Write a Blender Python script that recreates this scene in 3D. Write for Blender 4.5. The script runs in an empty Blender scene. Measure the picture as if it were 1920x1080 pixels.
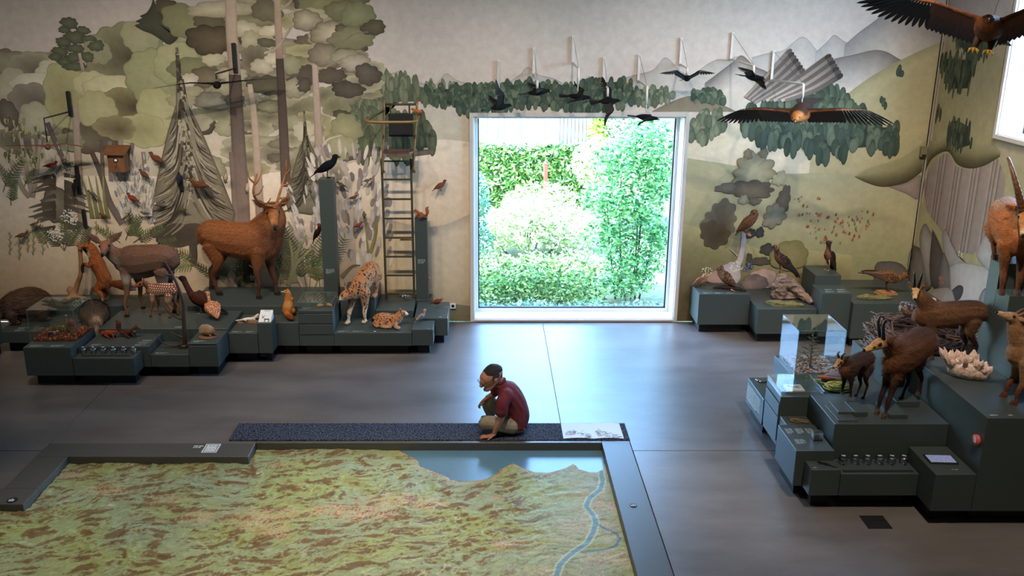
import bpy, bmesh, math, random
import numpy as np
from mathutils import Vector, Matrix, noise as mnoise

SC = bpy.context.scene
COL = SC.collection
PI = math.pi
random.seed(7)

# ------------------------------------------------------------------ camera
cam_d = bpy.data.cameras.new('camera')
cam = bpy.data.objects.new('camera', cam_d)
COL.objects.link(cam)
cam.location = (0, 0, 4.5)                       # on the gallery, looking down into the hall
cam.rotation_euler = (PI / 2 - math.radians(17.0), 0, 0)
cam_d.sensor_width = 36.0
cam_d.lens = 32.14
cam_d.shift_x = 0.025
cam_d.clip_end = 300
SC.camera = cam

# ------------------------------------------------------------------ sky, sun, exposure
world = bpy.data.worlds.new('sky')
SC.world = world
world.use_nodes = True
wn = world.node_tree
bg = wn.nodes['Background']
sky = wn.nodes.new('ShaderNodeTexSky')
sky.sky_type = 'NISHITA'
sky.sun_disc = False
sky.sun_elevation = math.radians(48)
sky.sun_rotation = math.radians(250)
sky.air_density = 1.0
sky.dust_density = 1.0
cool = wn.nodes.new('ShaderNodeMix'); cool.data_type = 'RGBA'; cool.blend_type = 'MULTIPLY'   # lamps are the white point, daylight reads cool
cool.inputs[0].default_value = 1.0; cool.inputs[7].default_value = (0.76, 0.96, 1.10, 1)
wn.links.new(sky.outputs[0], cool.inputs[6]); wn.links.new(cool.outputs[2], bg.inputs[0])
bg.inputs[1].default_value = 5.5

sun_d = bpy.data.lights.new('sun', 'SUN')
sun_d.energy = 15.0
sun_d.angle = math.radians(0.6)
sun_d.color = (0.90, 0.98, 1.0)
sun = bpy.data.objects.new('sun', sun_d)
COL.objects.link(sun)
sun.rotation_euler = Vector((0.75, 0.34, -0.9)).to_track_quat('-Z', 'Y').to_euler()

def portal(name, loc, rot, sx, sy):
    d = bpy.data.lights.new(name, 'AREA')
    d.shape = 'RECTANGLE'; d.size = sx; d.size_y = sy
    d.cycles.is_portal = True
    o = bpy.data.objects.new(name, d); COL.objects.link(o)
    o.location = loc; o.rotation_euler = rot
portal('portal_back', (1.30, 13.42, 1.62), (-PI / 2, 0, 0), 3.0, 3.0)
portal('portal_right', (6.66, 9.9, 4.3), (0, PI / 2, 0), 2.4, 2.6)

SC.view_settings.view_transform = 'Standard'
SC.view_settings.look = 'None'
SC.view_settings.exposure = 0.0
SC.view_settings.gamma = 1.0
SC.view_settings.use_curve_mapping = False

# ------------------------------------------------------------------ helpers
def lin(c):
    return tuple(((v / 255) / 12.92 if v / 255 <= 0.04045 else ((v / 255 + 0.055) / 1.055) ** 2.4) for v in c[:3])

def tag(o, label=None, cat=None, group=None, kind=None):
    if label: o['label'] = label
    if cat: o['category'] = cat
    if group: o['group'] = group
    if kind: o['kind'] = kind
    return o

def thing(name, label, cat, loc=(0, 0, 0), rz=0.0, group=None, scale=1.0):
    o = bpy.data.objects.new(name, None)
    o.empty_display_size = 0.1
    COL.objects.link(o)
    o.location = loc; o.rotation_euler = (0, 0, rz); o.scale = (scale,) * 3
    return tag(o, label, cat, group)

def dup(root, loc=None, rz=None, label=None, group=None, scale=None):
    r = root.copy(); COL.objects.link(r)
    if loc is not None: r.location = loc
    if rz is not None: r.rotation_euler = (0, 0, rz)
    if scale is not None: r.scale = (scale,) * 3
    if label: r['label'] = label
    if group: r['group'] = group
    for ch in list(root.children):
        c = ch.copy(); COL.objects.link(c); c.parent = r
        for g in ch.children:
            d = g.copy(); COL.objects.link(d); d.parent = c
    return r

class MB:
    """collects shapes; build() links them as ONE mesh object"""
    def __init__(s): s.v = []; s.f = []; s.c = []; s.smooth = []
    def add(s, vs, fs, col=None, smooth=False):
        n = len(s.v); s.v += [tuple(p) for p in vs]
        s.f += [tuple(i + n for i in f) for f in fs]
        s.smooth += [smooth] * len(fs)
        if col is not None:
            if len(s.c) < n: s.c += [(1, 1, 1)] * (n - len(s.c))
            s.c += (list(col) if isinstance(col, list) else [col] * len(vs))
        return s
    def box(s, x0, x1, y0, y1, z0, z1, b=0.0, col=None):
        if b <= 0:
            vs = [(x, y, z) for z in (z0, z1) for y in (y0, y1) for x in (x0, x1)]
            fs = [(0, 2, 3, 1), (4, 5, 7, 6), (0, 1, 5, 4), (2, 6, 7, 3), (0, 4, 6, 2), (1, 3, 7, 5)]
            return s.add(vs, fs, col)
        bm = bmesh.new(); bmesh.ops.create_cube(bm, size=1)
        for v in bm.verts:
            v.co = ((x0 + x1) / 2 + v.co.x * (x1 - x0), (y0 + y1) / 2 + v.co.y * (y1 - y0), (z0 + z1) / 2 + v.co.z * (z1 - z0))
        bmesh.ops.bevel(bm, geom=bm.edges[:], offset=b, segments=1, affect='EDGES')
        bm.verts.index_update()
        s.add([v.co[:] for v in bm.verts], [[v.index for v in f.verts] for f in bm.faces], col)
        bm.free(); return s
    def tube(s, pts, r, seg=8, sub=1, col=None, ref=None, cap=True, flat=1.0):
        """round bar along pts; r number or list; flat squeezes the second axis"""
        P = [Vector(p) for p in pts]
        R = list(r) if isinstance(r, (list, tuple)) else [r] * len(P)
        if sub > 1: P, R = crom(P, R, sub)
        vs = []; fs = []
        up = Vector(ref) if ref else None
        for i, p in enumerate(P):
            t = (P[min(i + 1, len(P) - 1)] - P[max(i - 1, 0)]).normalized()
            if up is None: up = Vector((0, 0, 1)) if abs(t.z) < 0.9 else Vector((0, 1, 0))
            a = (up - t * up.dot(t))
            if a.length < 1e-4: a = t.orthogonal()
            a.normalize(); b = t.cross(a)
            if not ref: up = a
            for k in range(seg):
                th = 2 * PI * k / seg
                vs.append(p + (a * math.cos(th) + b * math.sin(th) * flat) * R[i])
        for i in range(len(P) - 1):
            for k in range(seg):
                k2 = (k + 1) % seg
                fs.append((i * seg + k, i * seg + k2, (i + 1) * seg + k2, (i + 1) * seg + k))
        if cap:
            fs.append(tuple(range(seg))[::-1]); fs.append(tuple((len(P) - 1) * seg + k for k in range(seg)))
        return s.add(vs, fs, col, True)
    def lathe(s, prof, seg=16, c=(0, 0, 0), col=None, smooth=True):
        vs = []; fs = []
        for r, z in prof:
            for k in range(seg):
                th = 2 * PI * k / seg
                vs.append((c[0] + r * math.cos(th), c[1] + r * math.sin(th), c[2] + z))
        for i in range(len(prof) - 1):
            for k in range(seg):
                k2 = (k + 1) % seg
                fs.append((i * seg + k, i * seg + k2, (i + 1) * seg + k2, (i + 1) * seg + k))
        fs.append(tuple(range(seg))[::-1]); fs.append(tuple((len(prof) - 1) * seg + k for k in range(seg)))
        return s.add(vs, fs, col, smooth)
    def prism(s, poly, z0, z1, col=None):
        """poly in xy extruded along z"""
        n = len(poly)
        vs = [(x, y, z0) for x, y in poly] + [(x, y, z1) for x, y in poly]
        fs = [tuple(range(n))[::-1], tuple(range(n, 2 * n))] + [(i, (i + 1) % n, n + (i + 1) % n, n + i) for i in range(n)]
        return s.add(vs, fs, col)
    def build(s, name, mat, parent=None, loc=(0, 0, 0), rz=0.0):
        me = bpy.data.meshes.new(name)
        me.from_pydata(s.v, [], s.f); me.validate()
        if len(me.polygons) == len(s.smooth): me.polygons.foreach_set('use_smooth', s.smooth)
        if s.c:
            s.c += [(1, 1, 1)] * (len(s.v) - len(s.c))
            at = me.color_attributes.new('Col', 'FLOAT_COLOR', 'POINT')
            at.data.foreach_set('color', np.hstack([np.array(s.c, dtype=np.float32)[:, :3], np.ones((len(s.v), 1), np.float32)]).ravel())
        me.materials.append(M[mat] if isinstance(mat, str) else mat)
        me.update()
        o = bpy.data.objects.new(name, me); COL.objects.link(o)
        o.location = loc; o.rotation_euler = (0, 0, rz); o.parent = parent
        return o

def crom(P, R, sub):
    """Catmull-Rom through points and radii (numbers or tuples)"""
    Po, Ro = [], []
    n = len(P)
    A = [np.array(list(P[i]) + (list(R[i]) if isinstance(R[i], (tuple, list)) else [R[i]]), float) for i in range(n)]
    for i in range(n - 1):
        p0, p1, p2, p3 = A[max(i - 1, 0)], A[i], A[i + 1], A[min(i + 2, n - 1)]
        for k in range(sub):
            t = k / sub
            q = 0.5 * (2 * p1 + (p2 - p0) * t + (2 * p0 - 5 * p1 + 4 * p2 - p3) * t * t + (3 * p1 - p0 - 3 * p2 + p3) * t ** 3)
            Po.append(Vector(q[:3])); Ro.append(tuple(q[3:]) if len(q) > 4 else float(q[3]))
    q = A[-1]; Po.append(Vector(q[:3])); Ro.append(tuple(q[3:]) if len(q) > 4 else float(q[3]))
    return Po, Ro

# ------------------------------------------------------------------ materials
M = {}
def nodes(name):
    m = bpy.data.materials.new(name); m.use_nodes = True
    M[name] = m
    return m, m.node_tree, m.node_tree.nodes['Principled BSDF']
def mk(nt, t, **kw):
    n = nt.nodes.new(t)
    for k, v in kw.items():
        if k in n.inputs: n.inputs[k].default_value = v
        else: setattr(n, k, v)
    return n
def mat(name, rgb, rough=0.6, metal=0.0, spec=0.5, var=0.12, scale=8.0, bump=0.0, detail=6.0, stretch=None, trans=0.0, coat=0.0, attr=False, gen='Object'):
    """node material: base colour modulated by noise, optional bump"""
    m, nt, p = nodes(name)
    tc = mk(nt, 'ShaderNodeTexCoord')
    src = tc.outputs[gen]
    if stretch:
        mp = mk(nt, 'ShaderNodeMapping'); mp.inputs['Scale'].default_value = stretch
        nt.links.new(src, mp.inputs[0]); src = mp.outputs[0]
    nz = mk(nt, 'ShaderNodeTexNoise', Scale=scale, Detail=detail, Roughness=0.6)
    nt.links.new(src, nz.inputs['Vector'])
    mr = mk(nt, 'ShaderNodeMapRange'); mr.inputs[1].default_value = 0.25; mr.inputs[2].default_value = 0.75
    mr.inputs[3].default_value = 1 - var; mr.inputs[4].default_value = 1 + var
    nt.links.new(nz.outputs['Fac'], mr.inputs[0])
    mx = mk(nt, 'ShaderNodeMix', data_type='RGBA', blend_type='MULTIPLY'); mx.inputs[0].default_value = 1
    if attr:
        at = mk(nt, 'ShaderNodeAttribute', attribute_name='Col'); nt.links.new(at.outputs['Color'], mx.inputs[6])
    else: mx.inputs[6].default_value = (*lin(rgb), 1)
    nt.links.new(mr.outputs[0], mx.inputs[7])
    nt.links.new(mx.outputs[2], p.inputs['Base Color'])
    p.inputs['Roughness'].default_value = rough; p.inputs['Metallic'].default_value = metal
    p.inputs['Specular IOR Level'].default_value = spec
    p.inputs['Transmission Weight'].default_value = trans
    p.inputs['Coat Weight'].default_value = coat
    if bump:
        b = mk(nt, 'ShaderNodeBump', Strength=bump, Distance=0.02)
        nt.links.new(nz.outputs['Fac'], b.inputs['Height']); nt.links.new(b.outputs[0], p.inputs['Normal'])
    return m

mat('wall_paint', (196, 186, 174), 0.85, var=0.05, scale=3, bump=0.02)
mat('mural', (255, 255, 255), 0.85, spec=0.2, var=0.12, scale=9.0, detail=10, attr=True)
mat('white_trim', (205, 196, 190), 0.5, var=0.03)
mat('ceiling_paint', (150, 146, 142), 0.9, var=0.03)
mat('plinth', (64, 72, 69), 0.42, spec=0.45, var=0.05, scale=40, bump=0.015)
mat('plinth_dark', (16, 18, 18), 0.7, var=0.05)
mat('caption_print', (150, 158, 156), 0.6, var=0.05)
mat('white_print', (225, 225, 222), 0.6, var=0.02)
mat('black_print', (22, 22, 24), 0.6, var=0.02)
mat('steel', (190, 192, 194), 0.25, metal=1.0, var=0.04)
mat('dark_steel', (70, 66, 62), 0.45, metal=0.7, var=0.06)
mat('bracket_white', (214, 208, 204), 0.4, var=0.02)
mat('wire', (120, 116, 112), 0.4, metal=0.6, var=0.02)
mat('attr', (255, 255, 255), 0.7, spec=0.25, var=0.10, scale=20, attr=True)
mat('attr_gloss', (255, 255, 255), 0.25, spec=0.6, var=0.06, scale=20, attr=True)
mat('fur', (255, 255, 255), 0.75, spec=0.18, var=0.38, scale=40, detail=8, stretch=(1.0, 1.8, 1.6), bump=0.5, attr=True)
mat('fur_fine', (255, 255, 255), 0.75, spec=0.18, var=0.38, scale=60, detail=6, stretch=(0.6, 2.0, 1.4), bump=0.35, attr=True)
mat('plumage', (255, 255, 255), 0.7, spec=0.12, var=0.35, scale=70, detail=4, stretch=(0.5, 1.6, 1.4), bump=0.35, attr=True)
mat('skin', (196, 132, 104), 0.5, spec=0.35, var=0.06, scale=30, bump=0.03)
mat('eye', (12, 9, 7), 0.08, spec=0.8, var=0.0)
mat('glass_edge', (120, 146, 142), 0.2, spec=0.6, var=0.03)

def glass_mat():
    m, nt, p = nodes('glass')
    p.inputs['Base Color'].default_value = (0.93, 0.98, 0.97, 1)
    out = nt.nodes['Material Output']
    tr = mk(nt, 'ShaderNodeBsdfTransparent'); tr.inputs[0].default_value = (0.965, 0.985, 0.98, 1)
    gl = mk(nt, 'ShaderNodeBsdfGlossy', Roughness=0.015); gl.inputs[0].default_value = (1, 1, 1, 1)
    fr = mk(nt, 'ShaderNodeFresnel', IOR=1.5); ge = mk(nt, 'ShaderNodeNewGeometry')
    io = mk(nt, 'ShaderNodeMapRange'); io.inputs[3].default_value = 1.45; io.inputs[4].default_value = 1 / 1.45      # same mirror strength from both faces of a pane
    nt.links.new(ge.outputs['Backfacing'], io.inputs[0]); nt.links.new(io.outputs[0], fr.inputs['IOR'])
    nz = mk(nt, 'ShaderNodeTexNoise', Scale=2.0)
    ma = mk(nt, 'ShaderNodeMath', operation='MULTIPLY_ADD'); ma.inputs[1].default_value = 0.02; ma.inputs[2].default_value = -0.01
    ad = mk(nt, 'ShaderNodeMath', operation='ADD', use_clamp=True)
    nt.links.new(nz.outputs[0], ma.inputs[0]); nt.links.new(fr.outputs[0], ad.inputs[0]); nt.links.new(ma.outputs[0], ad.inputs[1])
    mx = mk(nt, 'ShaderNodeMixShader')
    nt.links.new(ad.outputs[0], mx.inputs[0]); nt.links.new(tr.outputs[0], mx.inputs[1]); nt.links.new(gl.outputs[0], mx.inputs[2])
    nt.links.new(mx.outputs[0], out.inputs[0])
glass_mat()

def floor_mat():
    m, nt, p = nodes('polished_concrete')
    tc = mk(nt, 'ShaderNodeTexCoord')
    n1 = mk(nt, 'ShaderNodeTexNoise', Scale=0.9, Detail=8.0, Roughness=0.62)
    n2 = mk(nt, 'ShaderNodeTexNoise', Scale=45.0, Detail=4.0, Roughness=0.7)
    mp = mk(nt, 'ShaderNodeMapping'); mp.inputs['Scale'].default_value = (1.0, 2.6, 1.0)
    nt.links.new(tc.outputs['Object'], mp.inputs[0])
    nt.links.new(mp.outputs[0], n1.inputs['Vector']); nt.links.new(tc.outputs['Object'], n2.inputs['Vector'])
    cr = mk(nt, 'ShaderNodeValToRGB')
    cr.color_ramp.elements[0].position = 0.3; cr.color_ramp.elements[0].color = (*lin((98, 91, 88)), 1)
    cr.color_ramp.elements[1].position = 0.72; cr.color_ramp.elements[1].color = (*lin((130, 121, 116)), 1)
    nt.links.new(n1.outputs['Fac'], cr.inputs[0])
    mx = mk(nt, 'ShaderNodeMix', data_type='RGBA', blend_type='MULTIPLY'); mx.inputs[0].default_value = 0.25
    nt.links.new(cr.outputs[0], mx.inputs[6]); nt.links.new(n2.outputs['Fac'], mx.inputs[7])
    nt.links.new(mx.outputs[2], p.inputs['Base Color'])
    mr = mk(nt, 'ShaderNodeMapRange'); mr.inputs[1].default_value = 0.3; mr.inputs[2].default_value = 0.7
    mr.inputs[3].default_value = 0.33; mr.inputs[4].default_value = 0.40
    nt.links.new(n1.outputs['Fac'], mr.inputs[0]); nt.links.new(mr.outputs[0], p.inputs['Roughness'])
    p.inputs['Specular IOR Level'].default_value = 0.85
    b = mk(nt, 'ShaderNodeBump', Strength=0.03, Distance=0.01)
    nt.links.new(n2.outputs['Fac'], b.inputs['Height']); nt.links.new(b.outputs[0], p.inputs['Normal'])
floor_mat()
# ------------------------------------------------------------------ the room
WY = 12.99          # face of the mural wall
WX = 6.25           # face of the right wall
CZ = 6.2            # ceiling height
def struct(name, mb, m, parent=None):
    o = mb.build(name, m, parent)
    if parent is None: tag(o, kind='structure')
    return o

# back wall with the square window opening (X -0.18..2.80, Z 0.05..3.04)
wx0, wx1, wz0, wz1 = -0.185, 2.80, 0.045, 3.045
mb = MB()
WF = WY + .018                                   # plaster face; the paint layers lie between it and WY
mb.box(-9.2, wx0, WF, WY + 0.42, 0, CZ); mb.box(wx1, WX + 0.42, WF, WY + 0.42, 0, CZ)
mb.box(wx0, wx1, WF, WY + 0.42, wz1, CZ); mb.box(wx0, wx1, WF, WY + 0.42, -0.02, wz0)
wall_back = struct('wall_back', mb, 'wall_paint'); tag(wall_back, 'tall back wall painted with forest and mountain mural')
# right wall with the high window (Y 8.7..11.24, Z 3.03..5.7)
ry0, ry1, rz0, rz1 = 8.7, 11.24, 3.03, 5.7
mb = MB()
XF = WX + .018
mb.box(XF, WX + 0.42, ry1, WY, 0, CZ); mb.box(XF, WX + 0.42, -4, ry0, 0, CZ)
mb.box(XF, WX + 0.42, ry0, ry1, 0, rz0); mb.box(XF, WX + 0.42, ry0, ry1, rz1, CZ)
wall_right = struct('wall_right', mb, 'wall_paint'); tag(wall_right, 'right wall painted with green slope, cliff and rocks')
struct('wall_left', MB().box(-9.5, -9.2, -4, WY, 0, CZ), 'wall_paint')
struct('wall_front', MB().box(-9.5, WX + .42, -4.3, -4, 0, CZ), 'wall_paint')
struct('ceiling', MB().box(-9.5, WX + .42, -4.3, WY + .42, CZ, CZ + .2), 'ceiling_paint')

# floor: a bed with separate poured slabs on it, a sunken well left open for the relief map
FX0, FX1 = -6.6, 1.555
floor = struct('floor', MB().box(-9.2, WX, -4, WY, -0.40, -0.30), 'plinth_dark')
tag(floor, 'polished grey concrete floor in large slabs')
g = 0.004
def slab(x0, x1, y0, y1):
    MB().box(x0 + g, x1 - g, y0 + g, y1 - g, -0.30, 0.0, b=0.003).build('floor_slab', 'polished_concrete', floor)
for x0, x1, y0, y1 in [(-9.2, -4.722, 8.80, WY), (1.557, WX, 4.6, 8.80), (1.557, WX, -4, 4.6),
                       (-9.2, -4.722, 7.99, 8.80), (-9.2, FX0, 4.6, 7.99), (-9.2, 1.557, -4, 4.2)]:
    slab(x0, x1, y0, y1)
for poly in ([(-4.718, 8.964), (-2.50, 8.964), (-2.50, 9.024), (0.838, 9.024), (0.838, WY - .004), (-4.718, WY - .004)],
             [(0.846, 9.024), (1.561, 9.024), (1.561, 8.804), (WX - .004, 8.804), (WX - .004, WY - .004), (0.846, WY - .004)]):
    MB().prism(poly, -0.30, 0.0).build('floor_slab', 'polished_concrete', floor)
# window frame, reveal and pane (window_1)
w1 = bpy.data.objects.new('window_1', None); COL.objects.link(w1); tag(w1, 'large square window looking out on a sunlit garden', kind='structure')
mb = MB(); t = 0.055
for a in ((wx0 - t, wx0, wz0 - t * .6, wz1 + t), (wx1, wx1 + t, wz0 - t * .6, wz1 + t), (wx0, wx1, wz1, wz1 + t), (wx0, wx1, wz0 - t * .6, wz0)):
    mb.box(a[0], a[1], WY - 0.035, WY + 0.06, a[2], a[3], b=0.004)
mb.build('window_trim', 'white_trim', w1)
mat('reveal_white', (232, 234, 234), 0.35, var=0.02)
mb = MB(); yo = WY + 0.42
mb.box(wx0, wx0 + .012, WY, yo, wz0, wz1); mb.box(wx1 - .012, wx1, WY, yo, wz0, wz1)
mb.box(wx0, wx1, WY, yo, wz1 - .012, wz1); mb.box(wx0, wx1, WY, yo, wz0, wz0 + .012)
mb.build('window_reveal', 'reveal_white', w1)
mb = MB(); a = .06
for q in ((wx0, wx0 + a, wz0, wz1), (wx1 - a, wx1, wz0, wz1), (wx0 + a, wx1 - a, wz1 - a, wz1), (wx0 + a, wx1 - a, wz0, wz0 + a)):
    mb.box(q[0], q[1], yo - .10, yo - .03, q[2], q[3], b=.004)
mb.build('window_frame', 'reveal_white', w1)
mb = MB()
for q in ((wx0 + a, wx0 + a + .018, wz0 + a, wz1 - a), (wx1 - a - .018, wx1 - a, wz0 + a, wz1 - a), (wx0 + a, wx1 - a, wz0 + a, wz0 + a + .018)):
    mb.box(q[0], q[1], yo - .085, yo - .045, q[2], q[3])
mb.build('window_gasket', 'black_print', w1)
MB().box(wx0 + a, wx1 - a, yo - .07, yo - .06, wz0 + a, wz1 - a).build('pane', 'glass', w1)
# high window of the right wall
w2 = bpy.data.objects.new('window_2', None); COL.objects.link(w2); tag(w2, 'high window in right wall with white reveal', kind='structure')
mb = MB()
for q in ((ry0 - t, ry0, rz0 - t, rz1 + t), (ry1, ry1 + t, rz0 - t, rz1 + t), (ry0, ry1, rz1, rz1 + t), (ry0, ry1, rz0 - t, rz0)):
    mb.box(WX - .03, WX + .06, q[0], q[1], q[2], q[3], b=.004)
mb.build('window_trim', 'white_trim', w2)
mb = MB()
for q in ((ry0, ry0 + .012, rz0, rz1), (ry1 - .012, ry1, rz0, rz1), (ry0, ry1, rz1 - .012, rz1), (ry0, ry1, rz0, rz0 + .012)):
    mb.box(WX, WX + .42, q[0], q[1], q[2], q[3])
mb.build('window_reveal', 'reveal_white', w2)
mb = MB()
for q in ((ry0, ry0 + a, rz0, rz1), (ry1 - a, ry1, rz0, rz1), (ry0 + a, ry1 - a, rz1 - a, rz1), (ry0 + a, ry1 - a, rz0, rz0 + a)):
    mb.box(WX + .30, WX + .36, q[0], q[1], q[2], q[3], b=.004)
mb.build('window_frame', 'black_print', w2)
MB().box(WX + .325, WX + .335, ry0 + a, ry1 - a, rz0 + a, rz1 - a).build('pane', 'glass', w2)

# ------------------------------------------------------------------ ceiling spotlights (above the picture)
def track_spot(loc, target, power, angle=60, blend=0.6, col=(1.0, 0.88, 0.74), r=0.06):
    d = Vector(target) - Vector(loc); d.normalize()
    t = thing('track_spotlight', 'black track spotlight under the ceiling', 'spotlight', (loc[0], loc[1], CZ - .002), 0, 'track spotlights')
    o = Vector((0, 0, loc[2] - CZ))
    MB().tube([(0, 0, -.002), tuple(o - d * .02)], 0.012, 6).build('stem', 'black_print', t)
    MB().tube([tuple(o - d * .14), tuple(o)], 0.055, 12).build('lamp_head', 'black_print', t)
    ld = bpy.data.lights.new('spot', 'SPOT'); ld.energy = power; ld.color = col
    ld.spot_size = math.radians(angle); ld.spot_blend = blend; ld.shadow_soft_size = r
    lo = bpy.data.objects.new('spot', ld); COL.objects.link(lo); lo.parent = t
    lo.location = o + d * .03; lo.rotation_euler = d.to_track_quat('-Z', 'Y').to_euler()
Z = 5.9
for x, tx, pw in [(-6.2, -5.6, 255), (-3.6, -3.6, 375), (-1.4, -1.2, 385), (1.2, 1.6, 345), (3.2, 3.6, 360), (5.0, 5.3, 340)]:
    track_spot((x, 8.6, Z), (tx, 12.99, 2.2), pw, 75, .8)
for x, y, tx, ty, pw in [(-3.2, 7.0, -2.6, 6.9, 640), (0.3, 7.0, 0.2, 6.9, 620), (-4.6, 8.4, -4.2, 11.8, 330), (-1.9, 8.6, -1.9, 12.0, 300), (3.2, 5.6, 4.3, 8.6, 700), (4.6, 8.6, 5.0, 12.2, 260), (3.0, 8.6, 6.2, 10.6, 260), (-1.2, 6.8, 0.1, 9.2, 260)]:
    track_spot((x, y, Z), (tx, ty, 0.5), pw, 62, .7)
# ------------------------------------------------------------------ sunken relief map, its frame and the seat mat
mat('frame_panel', (84, 82, 78), 0.38, spec=0.5, var=0.06, scale=30)
mat('mat_fleck', (66, 68, 78), 0.95, var=1.5, scale=62, detail=1, bump=0.5, spec=0.1)
fr = thing('map_frame', 'dark grey flush frame around the sunken relief map', 'frame', (0, 0, 0))
def fbox(n, x0, x1, y0, y1): MB().box(x0, x1 - .001, y0, y1 - .001, -0.299, 0.006, b=0.003).build(n, 'frame_panel', fr)
fbox('frame_panel', 1.249, 1.553, 4.3, 9.02); fbox('frame_panel', -2.497, 1.249, 8.973, 9.02)
fbox('frame_panel', -4.72, -2.497, 8.65, 8.96); fbox('frame_panel', -4.72, -4.392, 7.99, 8.65)
fbox('frame_panel', -6.58, -4.392, 7.685, 7.99)
# the two round pictogram discs, the pictogram card and the small text on the frame
def disc(p, x, y, z, r, m, n='pictogram_disc'):
    return MB().lathe([(r, 0), (r, .003)], 20, (x, y, z), smooth=False).build(n, m, p)
d = disc(fr, 1.39, 7.66, .0062, .035, 'black_print'); MB().box(1.365, 1.415, 7.652, 7.668, .0093, .0105).build('hand_mark', 'white_print', d)
MB().tube([(1.375, 7.645, .011), (1.39, 7.675, .011), (1.405, 7.65, .011)], .005, 5).build('hand_mark', 'white_print', d)
d = disc(fr, -4.53, 7.76, .0062, .05, 'black_print')
for k in range(3): MB().box(-4.56 + k * .018, -4.548 + k * .018, 7.735, 7.785 - .012 * abs(k - 1), .0093, .0105).build('hand_mark', 'white_print', d)
def caption(parent, x, y, z, w, h, rows=3, face='top', seed=0, m='caption_print'):
    """printed text block: rows of short word bars raised half a millimetre"""
    rr = random.Random(seed * 31 + rows * 7 + int(x * 100))
    b = MB(); rh = h / rows
    for r in range(rows):
        q = 0.0
        lim = w * (1 if r < rows - 1 else rr.uniform(.45, .85))
        while q < lim - .01:
            l = min(rr.uniform(.018, .05), lim - q)
            a0, a1, b0, b1 = q, q + l, h - (r + 1) * rh + rh * .28, h - r * rh - rh * .22
            if face == 'top': b.box(x + a0, x + a1, y + b0, y + b1, z + .0002, z + .001)
            elif face == 'front': b.box(x + a0, x + a1, y - .001, y - .0002, z + b0, z + b1)
            elif face == 'left': b.box(x - .001, x - .0002, y - a1, y - a0, z + b0, z + b1)
            q += l + .008
    o = b.build('caption', m, parent); return o
pc = MB().box(-3.02, -2.86, 8.74, 8.94, .0062, .0085).build('pictogram_card', 'white_print', fr)
mb = MB(); mb.box(-3.005, -2.875, 8.757, 8.763, .0086, .0092); mb.box(-3.005, -2.875, 8.917, 8.923, .0086, .0092)
mb.box(-3.005, -2.999, 8.757, 8.923, .0086, .0092); mb.box(-2.881, -2.875, 8.757, 8.923, .0086, .0092)
rr = random.Random(3)
for k in range(6):
    x = -2.985 + .017 * k; y = 8.80 + .07 * (k % 2) + rr.uniform(-.01, .02); mb.tube([(x, y, .0088), (x + .008, y + .014, .0088), (x + .02, y + .004, .0088)], .0022, 4, 2)
mb.build('pictogram_drawing', 'black_print', pc)
caption(fr, -3.14, 8.84, .0062, .10, .07, 2, seed=5, m='white_print')
# relief terrain -------------------------------------------------------
def fade(t): return t * t * t * (t * (t * 6 - 15) + 10)
class Noise2:
    def __init__(s, seed):
        r = np.random.RandomState(seed); a = r.rand(512) * 2 * PI
        s.g = np.stack([np.cos(a), np.sin(a)], 1); s.p = np.concatenate([r.permutation(512)] * 2)
    def __call__(s, x, y):
        xi = np.floor(x).astype(int); yi = np.floor(y).astype(int); xf = x - xi; yf = y - yi
        def gr(i, j):
            h = s.p[(s.p[i & 511] + j) & 511]; return s.g[h]
        def d(i, j, a, b): g = gr(i, j); return g[..., 0] * a + g[..., 1] * b
        u = fade(xf); v = fade(yf)
        a = d(xi, yi, xf, yf); b = d(xi + 1, yi, xf - 1, yf); c = d(xi, yi + 1, xf, yf - 1); e = d(xi + 1, yi + 1, xf - 1, yf - 1)
        return (a + (b - a) * u) * (1 - v) + (c + (e - c) * u) * v
def fbm(x, y, seed, oct=5, gain=.5):
    n = Noise2(seed); t = 0; a = 1; f = 1
    for o in range(oct): t = t + a * n(x * f + o * 17.3, y * f - o * 9.1); a *= gain; f *= 2.03
    return t
def sstep(a, b, x):
    t = np.clip((x - a) / (b - a), 0, 1); return t * t * (3 - 2 * t)
def polydist(X, Y, pts):
    d = np.full(X.shape, 9.0)
    for (ax, ay), (bx, by) in zip(pts[:-1], pts[1:]):
        vx, vy = bx - ax, by - ay
        t = np.clip(((X - ax) * vx + (Y - ay) * vy) / (vx * vx + vy * vy + 1e-9), 0, 1)
        d = np.minimum(d, np.hypot(X - ax - vx * t, Y - ay - vy * t))
    return d
lake_pts = [(-0.969,8.995),(-0.874,8.908),(-0.718,8.726),(-0.692,8.596),(-0.593,8.527),(-0.450,8.436),(-0.364,8.325),(-0.238,8.292),(-0.038,8.325),(0.071,8.402),(0.155,8.550),(0.247,8.643),(0.282,8.690),(0.351,8.596),(0.486,8.492),(0.650,8.470),(0.824,8.573),(0.916,8.666),(0.961,8.550),(1.064,8.481),(1.147,8.481),(1.222,8.550),(1.270,8.989)]
river_pts = [(1.177,8.643),(1.187,8.492),(1.176,8.270),(1.130,8.109),(1.008,7.954),(0.961,7.804),(1.011,7.658),(1.020,7.517),(0.975,7.336),(0.898,7.162),(0.740,6.995),(0.634,6.834),(0.572,6.604)]
rel = thing('relief_map', 'green and brown relief map of a lake region sunk in the floor', 'relief map', (0, 0, 0))
gx0, gx1, gy0, gy1, gs = -5.9, 1.247, 5.35, 8.971, 0.0125
xs = np.arange(gx0, gx1, gs); ys = np.arange(gy0, gy1, gs); xs = np.append(xs, gx1); ys = np.append(ys, gy1)
GX, GY = np.meshgrid(xs, ys)
inside = np.zeros(GX.shape, bool)
lp = lake_pts
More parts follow.
